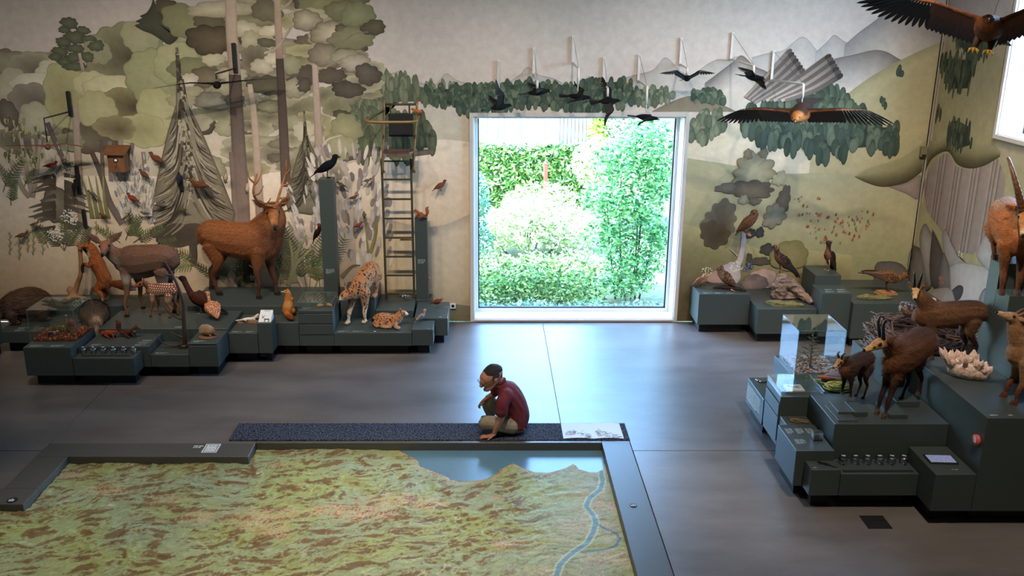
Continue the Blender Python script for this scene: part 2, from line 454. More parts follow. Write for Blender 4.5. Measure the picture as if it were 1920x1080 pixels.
for i in range(len(lp)):
    (ax, ay), (bx, by) = lp[i], lp[(i + 1) % len(lp)]
    cond = ((ay > GY) != (by > GY)) & (GX < (bx - ax) * (GY - ay) / (by - ay + 1e-12) + ax)
    inside ^= cond
dl = polydist(GX, GY, lp + [lp[0]])
sd = np.where(inside, -dl, dl) + .02 * fbm(GX * 9, GY * 9, 5, 3)
wx_ = .22 * fbm(GX * 1.1, GY * 1.1, 7, 3); wy_ = .22 * fbm(GX * 1.1 + 9, GY * 1.1, 8, 3); GXw, GYw = GX + wx_, GY + wy_
u = GXw * .94 + GYw * .34; w = -GXw * .34 + GYw * .94
hgt = fbm(u * 1.5, w * 3.2, 11, 6, .56)
rid = 1 - np.abs(fbm(u * 2.3 + .4 * hgt, w * 4.4, 23, 5, .55)) * 2
dr = polydist(GX, GY, river_pts)
flat = sstep(.05, .9, dr) * sstep(.0, .35, sd)
z = -.085 + (.020 * hgt + .018 * rid) * (.25 + .75 * flat)
z = np.where(sd < 0, -.105, z)
zy, zx = np.gradient(z, gs)
slope = np.hypot(zx, zy)
fo = fbm(u * 4.2, w * 10.5, 41, 6, .66) + .14 * (rid - .55) + .14 * (zy / .2)
fine = fbm(u * 14, w * 26, 71, 4, .6)
forest = sstep(.20, .26, fo + .16 * fine) * (.35 + .65 * sstep(.15, .8, dr) )
lines = sstep(.060, .030, np.abs(fbm(u * 4.6, w * 7.5, 52, 4, .5) - .02)) * sstep(-.12, .1, fbm(GX * 1.2, GY * 1.2, 53, 2))
gcol = lambda c: np.array(lin(c))[None, None, :]
m1 = sstep(-.4, .4, fbm(GX * 1.3, GY * 1.3, 61, 4))[..., None]
col = gcol((158, 164, 102)) * m1 + gcol((152, 160, 122)) * (1 - m1)
yel = sstep(7.4, 5.6, GY)[..., None]; col = col * (1 - .5 * yel) + gcol((170, 164, 92)) * .5 * yel
col = col * (1 + .28 * fine[..., None])
town = np.zeros(GX.shape)
tn = fbm(GX * 55, GY * 55, 81, 2)
for tx, ty, tr, st in [(-2.16,7.56,0.30,0.9),(-1.88,7.63,0.25,0.8),(-1.48,7.71,0.25,0.9),(-1.13,7.69,0.30,1.0),(-0.89,7.90,0.25,0.9),(-0.58,7.85,0.20,0.8),(-3.78,8.11,0.22,0.7),(-4.29,8.44,0.20,0.6),(0.20,7.16,0.16,1.0),(-2.67,7.61,0.20,0.8),(-1.96,7.34,0.20,0.8),(0.93,7.47,0.30,0.8),(1.17,7.80,0.25,0.9),(1.06,6.91,0.30,0.8),(0.99,8.01,0.20,0.7),(-0.34,8.38,0.12,0.7),(-3.07,7.90,0.20,0.6),(0.09,7.95,0.10,0.8),(-2.19,8.61,0.12,0.6)]: town = np.maximum(town, st * sstep(tr, tr * .25, np.hypot((GX - tx) * .75, (GY - ty) * 1.25) + tr * .5 * fbm(GX * 6, GY * 6, 83, 3)))
town = np.maximum(town, .55 * sstep(.55, .1, polydist(GX, GY, river_pts)) * sstep(-.1, .15, fbm(GX * 5, GY * 5, 87, 3)))
town = np.maximum(town, .8 * sstep(.09, .02, np.abs(sd)))
tmask = np.clip(town * sstep(-.05, .12, tn), 0, 1)[..., None]
fcol = gcol((120, 94, 60)) * (1 + .35 * fine[..., None])
col = col * (1 - .95 * np.maximum(forest, .7 * lines)[..., None]) + fcol * .95 * np.maximum(forest, .7 * lines)[..., None]
col = col * (1 - tmask) + gcol((206, 164, 132)) * tmask
road = sstep(.010, .004, np.abs(fbm(GX * 2.2, GY * 2.6, 91, 3)))[..., None] * .6
col = col * (1 - road) + gcol((206, 204, 158)) * road
rv = (dr < .022)[..., None]; col = np.where(rv, gcol((116, 146, 150)), col)
be = ((dr > .022) & (dr < .040))[..., None]; col = np.where(be, gcol((186, 190, 150)), col)
ob = polydist(GX, GY, [(1.032,7.490),(1.095,7.399),(1.185,7.336),(1.204,7.231),(1.155,7.119),(1.030,7.069),(0.837,7.028)]); col = np.where((ob < .012)[..., None], gcol((92, 122, 128)), col)
ny, nx = GX.shape
idx = np.arange(nx * ny).reshape(ny, nx)
quads = np.stack([idx[:-1, :-1], idx[:-1, 1:], idx[1:, 1:], idx[1:, :-1]], -1).reshape(-1, 4)
qc = np.stack([GX, GY], -1).reshape(-1, 2)[quads].mean(1)
under = ((qc[:, 0] < -2.497) & (qc[:, 1] > 8.65)) | ((qc[:, 0] < -4.392) & (qc[:, 1] > 7.685))
quads = quads[~under]
me = bpy.data.meshes.new('terrain')
me.from_pydata(np.stack([GX, GY, z], -1).reshape(-1, 3).tolist(), [], quads.tolist())
at = me.color_attributes.new('Col', 'FLOAT_COLOR', 'POINT')
at.data.foreach_set('color', np.concatenate([np.clip(col, 0, 1), np.ones((ny, nx, 1))], -1).astype(np.float32).ravel())
me.polygons.foreach_set('use_smooth', [True] * len(me.polygons))
mat('terrain', (255, 255, 255), 0.6, spec=0.3, var=0.18, scale=60, detail=6, attr=True, bump=0.12)
me.materials.append(M['terrain'])
o = bpy.data.objects.new('terrain', me); COL.objects.link(o); o.parent = rel
mat('lake_water', (96, 132, 148), 0.24, spec=0.5, var=0.08, scale=3)
MB().add([(x, y, -.088) for x, y in lake_pts], [tuple(range(len(lake_pts)))]).build('lake', 'lake_water', rel)
# mat and the big open leaflet on it
smat = MB().box(-2.80, 1.563, 9.024, 9.446, .0005, .014, b=.003).build('seat_mat', 'mat_fleck'); tag(smat, 'long flecked charcoal felt mat along the map frame', 'mat')
lf = thing('open_leaflet', 'large open white leaflet lying on the felt mat', 'leaflet', (1.17, 9.236, .0145))
for s in (0, 1):
    vs = []; n = 8
    for j in range(2):
        for i in range(n + 1):
            t = i / n; vs.append(((-.33 + .33 * s + t * .33) * (1 + .03 * j * 0), -.185 + .38 * j, .002 + .010 * math.sin(PI * t)))
    fs = [(i, i + 1, n + 2 + i, n + 1 + i) for i in range(n)]
    pg = MB().add(vs, fs, None, True).build('page', 'white_print', lf)
    b = MB(); rr = random.Random(5 + s)
    for k in range(60):
        t = rr.uniform(.08, .9); y = -.10 + .05 * math.sin(t * 5 + s) + rr.gauss(0, .035); x = -.33 + .33 * s + t * .33
        b.box(x, x + rr.uniform(.01, .04), y, y + rr.uniform(.003, .009), .0125, .0135)
    mat('grey_print%d' % s, (150, 156, 156), .7); tag(b.build('printed_panorama', 'grey_print%d' % s, pg), kind='stuff')
# floor hatch
fh = thing('floor_hatch', 'small dark square grating set in the concrete floor', 'grating', (3.565, 7.38, 0))
MB().box(-.11, .11, -.11, .11, .0005, .004).build('hatch_plate', 'plinth_dark', fh)
mb = MB()
for k in range(7): mb.box(-.10, .10, -.095 + k * .03, -.085 + k * .03, .004, .007)
mb.build('hatch_bars', 'dark_steel', fh)
# ------------------------------------------------------------------ display plinths
KZ = 0.15
def plinth(label, x0, x1, y0, y1, z, zb=KZ, caps=(), inset=(.13, .06), kick=True, name='display_plinth', group=None):
    """floating block on a recessed dark base; origin on the floor below its middle"""
    cx, cy = (x0 + x1) / 2, (y0 + y1) / 2
    t = thing(name, label, 'plinth', (cx, cy, 0), 0, group)
    e = .0015
    MB().box(x0 - cx + e, x1 - cx - e, y0 - cy + e, y1 - cy - e, zb, z, b=.003).build('body', 'plinth', t)
    if kick:
        ix = min(inset[1], (x1 - x0) * .3)
        MB().box(x0 - cx + ix, x1 - cx - ix, y0 - cy + min(inset[0], (y1 - y0) * .5), y1 - cy - .01, 0.0005, zb).build('recessed_base', 'plinth_dark', t)
    for k, c in enumerate(caps):
        caption(t, c[0] - cx, c[1] - cy, z, c[2], c[3], c[4] if len(c) > 4 else 2, seed=k)
    return t
# left group ------------------------------------------------------------
plinth('low plinth with six white captions beside the brown boar', -6.62, -5.70, 11.67, 12.43, .31,
       caps=[(-6.42, 11.70, .14, .06), (-6.20, 11.70, .14, .06), (-5.98, 11.70, .14, .06), (-6.42, 11.79, .14, .06), (-6.20, 11.79, .14, .06), (-5.98, 11.79, .14, .06)])
plinth('back plinth against the mural carrying driftwood branch and standing fox', -6.62, -5.08, 12.44, 12.98, .43)
L1 = plinth('tall front plinth under the leaf litter glass case', -5.69, -5.105, 10.51, 11.25, .52, caps=[(-5.63, 10.54, .16, .07, 3), (-5.38, 10.54, .16, .07, 3)])
plinth('low hidden plinth under the badger', -5.69, -5.085, 11.26, 12.05, .31)
plinth('low front plinth holding six metal scent pots, left of the antler', -5.10, -4.342, 10.51, 10.78, .38)
plinth('plinth carrying the two red squirrels', -5.08, -4.25, 10.80, 11.285, .427,
       caps=[(-5.00, 10.83, .12, .06), (-4.45, 10.83, .14, .05), (-4.43, 10.91, .14, .05), (-4.41, 10.99, .14, .05)])
plinth('lowest plinth carrying the shed antler', -4.247, -3.762, 10.80, 11.285, .317, caps=[(-4.20, 10.83, .16, .05)])
L4 = plinth('plinth with one drawer below the hedgehog', -3.76, -3.39, 10.80, 11.285, .47, caps=[(-3.71, 10.84, .15, .06)])
lx, ly = L4.location[:2]
MB().box(-.165, .165, 10.80 - ly - .001, 10.80 - ly + .02, .438, .452).build('drawer_gap', 'plinth_dark', L4)
MB().box(-.168, .168, 10.80 - ly - .006, 10.80 - ly + .002, .16, .436, b=.002).build('drawer', 'plinth', L4)
plinth('wide deck plinth under the doe, the fawn and the grouse', -5.08, -3.39, 11.29, 12.04, .49, caps=[(-4.10, 11.33, .14, .05)])
plinth('middle back plinth behind the doe', -5.075, -4.16, 12.06, 12.98, .46)
plinth('raised deck plinth under the red stag', -4.155, -2.07, 12.06, 12.98, .55)
plinth('plinth carrying the two stoats', -3.385, -3.003, 11.28, 12.04, .432, caps=[(-3.34, 11.31, .12, .05), (-3.17, 11.31, .12, .05)])
L7 = plinth('narrow reading plinth with a white deer card', -2.998, -2.812, 11.28, 11.545, .57)
plinth('plinth carrying the pine marten', -2.81, -2.515, 11.56, 12.04, .482)
plinth('short plinth between the deer card and the stag deck', -2.998, -2.812, 11.55, 12.04, .432)
# drawer cabinet with a low glass box
L9 = thing('drawer_cabinet', 'drawer cabinet with low glass box of mice', 'cabinet', (-2.281, 11.79, 0))
MB().box(-.230, .230, -.23, .23, .15, .655, b=.003).build('body', 'plinth', L9)
MB().box(-.17, .17, -.10, .22, .0005, .15).build('recessed_base', 'plinth_dark', L9)
for z0, z1 in ((.47, .605), (.315, .455)):
    d = MB().box(-.222, .222, -.238, -.228, z0, z1, b=.002).build('drawer', 'plinth', L9)
    MB().box(-.222, .222, -.2335, -.2285, z1 + .001, z1 + .014).build('grip_gap', 'plinth_dark', d)
def glass_box(parent, x0, x1, y0, y1, z0, z1, th=.006, top=True):
    for q in ((x0, x1, y0, y0 + th), (x0, x1, y1 - th, y1), (x0, x0 + th, y0 + th, y1 - th), (x1 - th, x1, y0 + th, y1 - th)):
        MB().box(q[0], q[1], q[2], q[3], z0, z1 - th).build('glass_pane', 'glass', parent)
    if top: MB().box(x0, x1, y0, y1, z1 - th, z1).build('glass_pane', 'glass', parent)
    e = .0016
    mb = MB()
    for a in ((x0, y0, x1, y0), (x0, y1, x1, y1), (x0, y0, x0, y1), (x1, y0, x1, y1)):
        mb.box(min(a[0], a[2]) - e, max(a[0], a[2]) + e, min(a[1], a[3]) - e, max(a[1], a[3]) + e, z1 - e, z1 + e * .5)
    for x, y in ((x0, y0), (x1, y0), (x0, y1), (x1, y1)): mb.box(x - e * .7, x + e * .7, y - e * .7, y + e * .7, z0, z1)
    mb.build('glass_edges', 'glass_edge', parent)
glass_box(L9, -.228, .228, -.228, .228, .656, .765)
caption(L9, -.18, -.18, .656, .10, .06, 3, seed=2)
plinth('low deck plinth where the lynx walks and the lynx kitten lies', -2.048, -1.003, 11.56, 12.195, .338, caps=[(-2.00, 11.59, .13, .05), (-1.80, 11.59, .14, .05)])
t = thing('paw_disc', 'small black disc with white paw mark on the lynx deck', 'disc', (-1.50, 11.60, .339))
MB().lathe([(.032, 0), (.032, .003)], 16, smooth=False).build('disc', 'black_print', t); MB().box(-.018, .018, -.012, .012, .0032, .004).build('mark', 'white_print', t)
plinth('upper step plinth behind the walking lynx', -2.048, -1.565, 12.20, 12.98, .63)
plinth('plinth with shadow slats under the tree stand ladder', -1.562, -1.03, 12.20, 12.98, .44)
plinth('narrow plinth under the shorter post', -1.028, -.80, 12.705, 12.98, .44)
plinth('small square front plinth carrying a spotted jay', -1.0, -.715, 11.57, 11.95, .38, caps=[(-.79, 11.60, .05, .03, 1)])
plinth('end plinth carrying small partridge, next to wall socket', -.998, -.535, 11.96, 12.70, .405, caps=[(-.66, 12.00, .06, .04, 1), (-.60, 12.45, .06, .04, 1)])
# posts
def post(label, x0, x1, y0, y1, zb, z1, capz):
    t = thing('display_post', label, 'post', ((x0 + x1) / 2, (y0 + y1) / 2, zb))
    w, d = (x1 - x0) / 2, (y1 - y0) / 2
    MB().box(-w, w, -d, d, .001, z1 - zb, b=.003).build('shaft', 'plinth', t)
    caption(t, -w * .6, -d, capz - zb, w * 1.2, .07, 4, 'front', seed=4)
    MB().lathe([(.006, 0), (.006, .006)], 8, (-w * .85, -d - .004, z1 - zb - .05)).build('screw', 'steel', t)
    return t
post('tall square post topped by the black crow', -2.315, -2.118, 12.47, 12.68, .55, 2.25, .90)
pp = post('shorter square post beside the ladder with small squirrel on top', -1.022, -.845, 12.71, 12.89, .44, 1.66, .98)
b = MB().tube([(.0895, -.02, .30), (.102, -.02, .30)], .036, 16).build('push_button', 'attr', pp)
# dark column cut by the left edge of the picture
t = thing('display_column', 'dark tall column beside the boar', 'column', (-7.05, 11.35, 0))
MB().box(-.48, .48, -.35, .35, .15, 1.62, b=.003).build('body', 'plinth', t); MB().box(-.42, .42, -.22, .34, .0005, .15).build('recessed_base', 'plinth_dark', t)
# right back group ------------------------------------------------------
plinth('back plinth with owl captions next to the window', 3.03, 3.763, 12.42, 12.98, .61, caps=[(3.10, 12.45, .12, .05), (3.27, 12.45, .12, .05), (3.43, 12.45, .12, .05)])
plinth('back plinth carrying a weathered stump and yellow lichen slab', 3.766, 4.587, 12.03, 12.98, .517)
plinth('higher step plinth with printed captions in front of the perched falcon', 4.59, 4.998, 11.92, 12.345, .78, caps=[(4.66, 11.97, .12, .05), (4.83, 11.97, .13, .05), (4.68, 12.06, .10, .05), (4.85, 12.06, .11, .05)])
plinth('tallest pedestal under the perched falcon', 4.63, 4.998, 12.35, 12.88, .91)
plinth('wide back plinth under the stooping buzzard', 5.0, 6.245, 11.84, 12.98, .66)
# right front group -----------------------------------------------------
S7 = plinth('lowest front plinth with a dark lizard on it', 3.005, 3.283, 7.595, 7.773, .42, caps=[(3.04, 7.62, .05, .03, 1)])
S8 = plinth('low front plinth with cable slot and six metal scent pots, below the chamois', 3.285, 4.012, 7.595, 7.893, .376)
plinth('front plinth carrying the small black tablet', 4.015, 4.384, 7.32, 7.875, .518, caps=[(4.20, 7.40, .10, .03, 1)])
plinth('tall wide plinth under the quartz cluster and the ibex kid', 4.387, 6.0, 7.32, 8.80, 1.07, caps=[(4.44, 7.36, .09, .04, 1), (4.60, 7.36, .09, .04, 1), (4.76, 7.36, .09, .04, 1)])
S6 = plinth('plinth with printed captions and tiny glass box', 2.915, 3.28, 7.778, 8.345, .52, caps=[(2.95, 8.14, .07, .12, 5), (3.05, 8.14, .07, .12, 5), (3.15, 8.14, .07, .12, 5), (2.97, 7.92, .10, .10, 5)])
plinth('short plinth carrying the coiled snake', 3.02, 3.294, 8.35, 8.615, .49, caps=[(3.04, 8.54, .02, .02, 1)])
S5 = plinth('chamois deck plinth with shallow steps', 3.298, 4.384, 7.90, 8.615, .738)
for x0, x1, y0, y1, h in ((-.49, -.30, -.30, .05, .012), (-.44, -.30, -.16, .10, .035), (-.30, -.17, -.20, .06, .05), (.02, .19, -.25, .10, .045), (.20, .43, .02, .30, .06)):
    MB().box(x0, x1, y0, y1, .7385, .738 + h, b=.002).build('shallow_step', 'plinth', S5)
plinth('plinth behind the chamois deck carrying rope and grey stone', 3.465, 4.384, 8.62, 9.10, .70)
plinth('plinth under the tall glass case with young spruce', 3.30, 4.384, 9.105, 9.80, .70)
S2 = thing('drawer_cabinet', 'drawer cabinet with open book under glass', 'cabinet', (3.235, 8.86, 0))
MB().box(-.222, .226, -.238, .235, .15, .70, b=.003).build('body', 'plinth', S2)
MB().box(-.12, .20, -.15, .22, .0005, .15).build('recessed_base', 'plinth_dark', S2)
for z0, z1 in ((.475, .61), (.20, .455)):
    d = MB().box(-.230, -.221, -.228, .225, z0, z1, b=.002).build('drawer', 'plinth', S2)
    MB().box(-.2255, -.2215, -.228, .225, z1 + .001, z1 + .016).build('grip_gap', 'plinth_dark', d)
glass_box(S2, -.222, .222, -.236, .234, .701, .757)
S1 = plinth('info plinth with long white text on its side', 3.0, 3.295, 9.105, 9.735, .45)
caption(S1, -.1475, .29, .20, .50, .20, 8, 'left', seed=9, m='white_print')
plinth('nest plinth behind the large chamois', 4.387, 6.0, 8.82, 10.3, .70)
plinth('narrow raised plinth under the front hooves of the large chamois', 4.15, 4.384, 8.86, 9.10, 1.07, zb=.702, kick=False)
def block(label, x0, x1, y0, y1, z0, z1):
    t = thing('display_block', label, 'block', ((x0 + x1) / 2, (y0 + y1) / 2, z0 + .0005)); w, d = (x1 - x0) / 2, (y1 - y0) / 2
    MB().box(-w, w, -d, d, 0, z1 - z0 - .0005, b=.003).build('body', 'plinth', t); return t
block('wide dark block on the tall plinth behind the ibex kid', 5.046, 6.0, 8.10, 8.795, 1.07, 1.60)
block('square block under the front hooves of the ibex', 5.046, 5.62, 8.405, 8.638, 1.60, 1.85)
block('tallest block under the hind hooves of the ibex', 5.046, 6.0, 8.64, 8.795, 1.60, 2.107)
plinth('tallest rear plinth behind the ibex blocks', 5.16, 6.0, 8.803, 9.04, 2.107, zb=.705, kick=False)
# glass case with the young spruce
gc = thing('glass_case', 'tall clear glass case over a young spruce', 'glass case', (3.60, 9.49, .7005))
glass_box(gc, -.255, .258, -.27, .28, 0, .50)
gl = thing('glass_case', 'wide clear glass case over forest floor litter', 'glass case', (-5.40, 10.98, .5205))
glass_box(gl, -.285, .290, -.26, .265, 0, .42)
sb = thing('glass_box', 'tiny glass box on the captioned plinth', 'glass box', (3.19, 8.02, .5205))
MB().box(-.045, .045, -.04, .04, 0, .015, b=.002).build('base', 'black_print', sb); glass_box(sb, -.045, .045, -.04, .04, .015, .075, .004, False)
# small things on the plinths -------------------------------------------
def pot(loc, label, group):
    t = thing('scent_pot', label, 'pot', loc, random.uniform(-.4, .4), group)
    MB().lathe([(.036, 0), (.040, .004), (.040, .060), (.037, .064)], 18).build('pot_body', 'steel', t)
    l = MB().lathe([(.036, .0642), (.036, .072), (.030, .076)], 18).build('lid', 'black_print', t)
    MB().box(-.018, .018, -.006, .010, .0762, .0775).build('lid_symbol', 'white_print', l)
    MB().tube([(.0, -.041, .03), (.012, -.05, .02), (.02, -.055, .004)], .0035, 5, 3).build('cord', 'black_print', t)
    return t
p0 = pot((-5.04, 10.70, .381), 'metal scent pot in the row before the squirrel plinth', 'scent pots before the squirrels')
for k in range(1, 6): dup(p0, (-5.04 + k * .126, 10.70, .381), random.uniform(-.5, .5))
for k in range(6): dup(p0, (3.38 + k * .115, 7.81, .377), random.uniform(-.5, .5), 'metal scent pot in the row beside the tablet', 'scent pots beside the tablet')
MB().box(-.33, .33, -.115, -.075, .376, .3775).build('cable_slot', 'plinth_dark', S8)
t = thing('cable_channel', 'thin dark channel before the scent pots by the squirrels', 'channel', (-4.72, 10.60, .381)); MB().box(-.30, .30, -.02, .02, 0, .002).build('channel', 'plinth_dark', t)
# tablet
mat('screen_glow', (120, 130, 190), .2, var=.6, scale=60)
ts, nt, p = nodes('tablet_screen')
nz = mk(nt, 'ShaderNodeTexNoise', Scale=38.0, Detail=5.0); cr = mk(nt, 'ShaderNodeValToRGB')
cr.color_ramp.elements[0].position = .42; cr.color_ramp.elements[0].color = (*lin((38, 44, 96)), 1)
cr.color_ramp.elements[1].position = .60; cr.color_ramp.elements[1].color = (*lin((190, 196, 226)), 1)
nt.links.new(nz.outputs[0], cr.inputs[0]); nt.links.new(cr.outputs[0], p.inputs['Emission Color']); p.inputs['Emission Strength'].default_value = .8
p.inputs['Base Color'].default_value = (.02, .02, .03, 1); p.inputs['Roughness'].default_value = .15
t = thing('tablet', 'small black tablet with glowing picture lying on plinth', 'tablet', (4.19, 7.60, .519), math.radians(-3))
MB().box(-.13, .13, -.085, .085, 0, .012, b=.004).build('case', 'black_print', t); MB().box(-.115, .115, -.07, .07, .0121, .0128).build('screen', 'tablet_screen', t)
mat('button_red', (205, 92, 88), .45, var=.05)
b = bpy.data.objects['push_button']; b.data.materials[0] = M['button_red']
t = thing('push_button', 'round pink push button on the tall plinth side', 'button', (4.386, 7.40, .82))
MB().tube([(-.001, 0, 0), (-.03, 0, 0)], .05, 20).build('button_cap', 'button_red', t); MB().box(-.032, -.030, -.02, .015, -.02, .025).build('button_symbol', 'white_print', t)
# book in the cabinet, card with deer, yellow card
mat('book_page', (214, 198, 180), .7, var=.05); mat('book_cover', (150, 92, 60), .6)
t = thing('open_book', 'open book with ink drawing inside the glass topped cabinet', 'book', (3.20, 8.80, .7015), 0)
MB().box(-.10, .10, -.085, .085, 0, .008).build('cover', 'book_cover', t); pg = MB().box(-.095, .095, -.08, .08, .0082, .028, b=.004).build('pages', 'book_page', t)
mb = MB()
for x, y, l in ((-.05, .02, .05), (-.02, .01, .06), (.02, -.01, .05), (-.06, .035, .03), (.03, .03, .04)): mb.tube([(x, y, .0288), (x + l * .5, y - .012, .0288), (x + l, y + .004, .0288)], .004, 4, 2, flat=.2)
mb.build('ink_drawing', 'black_print', pg)
t = thing('deer_card', 'tilted white card printed with black deer', 'card', (-2.905, 11.40, .571))
nrm = (0, -.12, 0)
MB().add([(-.082, -.085, .002), (.082, -.085, .002), (.082, .085, .115), (-.082, .085, .115), (-.082, -.083, 0), (.082, -.083, 0), (.082, .090, 0), (-.082, .090, 0)], [(0, 1, 2, 3), (4, 7, 6, 5), (0, 4, 5, 1), (2, 6, 7, 3), (1, 5, 6, 2), (0, 3, 7, 4)]).build('card', 'white_print', t)
def cp(x, v): return (x, -.085 + v * .17, .0035 + v * .113)
mb = MB()
mb.tube([cp(.055, .20), cp(.02, .20), cp(-.01, .21)], [.012, .012, .011], 6, flat=.15); mb.tube([cp(-.01, .21), cp(-.025, .38)], [.008, .006], 6, flat=.2)
mb.tube([cp(-.025, .38), cp(-.045, .33)], [.008, .005], 6, flat=.2); mb.tube([cp(-.022, .40), cp(-.012, .56)], .003, 4); mb.tube([cp(-.03, .40), cp(-.042, .55)], .003, 4)
for x in (-.006, .004, .045, .055): mb.tube([cp(x, .18), cp(x, .03)], .0035, 4)
mb.build('deer_print', 'black_print', t)
mb = MB(); mb.box(-.03, .05, .066, .070, .106, .108); mb.build('headline', 'black_print', t)
mat('yellow_card', (222, 196, 40), .6, var=.03)
t = tag(MB().add([(-.05, -.04, .0), (.05, -.04, .0), (.05, .03, .055), (-.05, .03, .055), (-.05, .05, .0), (.05, .05, .0)], [(0, 1, 2, 3), (3, 2, 5, 4), (0, 3, 4), (1, 5, 2), (0, 4, 5, 1)]).build('folded_card', 'yellow_card'), 'folded yellow card standing beside the stag deck', 'card'); t.location = (-4.11, 12.70, .5505)
t.location = (-4.08, 12.50, .5505)
# wall socket and sensor box
t = thing('wall_socket', 'white wall socket between the plinths and the window', 'socket', (-.50, WY - .001, .25))
MB().box(-.042, .042, -.012, 0, -.042, .042, b=.004).build('plate', 'white_print', t)
MB().tube([(0, -.0121, 0), (0, -.0135, 0)], .026, 6).build('socket_well', 'plinth_dark', t)
t = thing('sensor_box', 'small olive box fixed in the mural corner', 'box', (6.20, WY - .001, 2.56))
mat('olive_box', (120, 112, 84), .6); MB().box(-.045, .045, -.05, 0, -.075, .075, b=.006).build('housing', 'olive_box', t); MB().box(-.03, .03, -.055, -.049, -.065, -.04).build('port', 'plinth_dark', t)
t = tag(MB().tube([(6.238, WY - .012, 2.64), (6.238, WY - .012, 6.15)], .007, 6).build('wall_cable', 'dark_steel'), 'thin dark cable running up the mural corner', 'cable')
t2 = tag(MB().tube([(6.238, WY - .012, 0.70), (6.238, WY - .012, 2.48)], .007, 6).build('wall_cable', 'dark_steel'), 'thin dark cable running down the mural corner below the box', 'cable')
# ------------------------------------------------------------------ animals: one continuous remeshed body from lofted chains
def loft(mb, ch, seg=12, sub=4, ref=(0, 1, 0)):
    """chain of (x,y,z,ra,rb): ra along ref (sideways), rb across it; closed with round caps"""
    P = [Vector(c[:3]) for c in ch]; R = [(c[3], c[4] if len(c) > 4 else c[3]) for c in ch]
    P, R = crom(P, R, sub)
    n = len(P); T = [(P[min(i + 1, n - 1)] - P[max(i - 1, 0)]).normalized() for i in range(n)]
    ref = Vector(ref)
    rings = []
    def ring(p, t, ra, rb):
        a = ref - t * ref.dot(t)
        if a.length < .25: a = Vector((1, 0, 0)) - t * t.x
        if a.length < .1: a = Vector((0, 0, 1)) - t * t.z
        a.normalize(); b = t.cross(a)
        ra = max(ra, .0012); rb = max(rb, .0012)
        rings.append([p + a * ra * math.cos(2 * PI * k / seg) + b * rb * math.sin(2 * PI * k / seg) for k in range(seg)])
    for f in (1.0, .6): ring(P[0] - T[0] * min(R[0]) * math.sin(f * PI / 2) * .9, T[0], R[0][0] * math.cos(f * PI / 2 * .97), R[0][1] * math.cos(f * PI / 2 * .97))
    for i in range(n): ring(P[i], T[i], *R[i])
    for f in (.6, 1.0): ring(P[-1] + T[-1] * min(R[-1]) * math.sin(f * PI / 2) * .9, T[-1], R[-1][0] * math.cos(f * PI / 2 * .97), R[-1][1] * math.cos(f * PI / 2 * .97))
    vs = [v for r in rings for v in r]; fs = []
    for i in range(len(rings) - 1):
        for k in range(seg):
            k2 = (k + 1) % seg; fs.append((i * seg + k, i * seg + k2, (i + 1) * seg + k2, (i + 1) * seg + k))
    fs.append(tuple(range(seg))[::-1]); fs.append(tuple((len(rings) - 1) * seg + k for k in range(seg)))
    mb.add(vs, fs)

def remesh(chains, voxel, smooth=4, disp=0.0, dscale=14.0):
    mb = MB()
    for ch in chains:
        kw = {}
        if isinstance(ch, dict): kw = {k: v for k, v in ch.items() if k != 'c'}; ch = ch['c']
        loft(mb, ch, **kw)
    me = bpy.data.meshes.new('tmp'); me.from_pydata(mb.v, [], mb.f); me.update()
    o = bpy.data.objects.new('tmp', me); COL.objects.link(o)
    r = o.modifiers.new('r', 'REMESH'); r.mode = 'VOXEL'; r.voxel_size = voxel
    if smooth:
        s = o.modifiers.new('s', 'SMOOTH'); s.factor = .5; s.iterations = smooth
    dg = bpy.context.evaluated_depsgraph_get()
    out = bpy.data.meshes.new_from_object(o.evaluated_get(dg))
    bpy.data.objects.remove(o); bpy.data.meshes.remove(me)
    out.polygons.foreach_set('use_smooth', [True] * len(out.polygons))
    return out

def body(name, chains, voxel, colfn, m='fur', parent=None, smooth=4, rough=0.0):
    me = remesh(chains, voxel, smooth); me.name = name
    n = len(me.vertices); co = np.empty(n * 3, np.float32); me.vertices.foreach_get('co', co); co = co.reshape(-1, 3)
    no = np.empty(n * 3, np.float32); me.vertices.foreach_get('normal', no); no = no.reshape(-1, 3)
    c = np.clip(colfn(co.astype(float), no.astype(float)), 0, 1)
    if rough:
        d = hn(co * (1.6 / rough) * .02, 3) - .5
        me.vertices.foreach_set('co', (co + no * (d * rough)[:, None]).astype(np.float32).ravel())
    while me.color_attributes: me.color_attributes.remove(me.color_attributes[0])
    at = me.color_attributes.new('Col', 'FLOAT_COLOR', 'POINT')
    at.data.foreach_set('color', np.hstack([c, np.ones((n, 1))]).astype(np.float32).ravel())
    me.materials.clear(); me.materials.append(M[m])
    o = bpy.data.objects.new(name, me); COL.objects.link(o); o.parent = parent
    return o
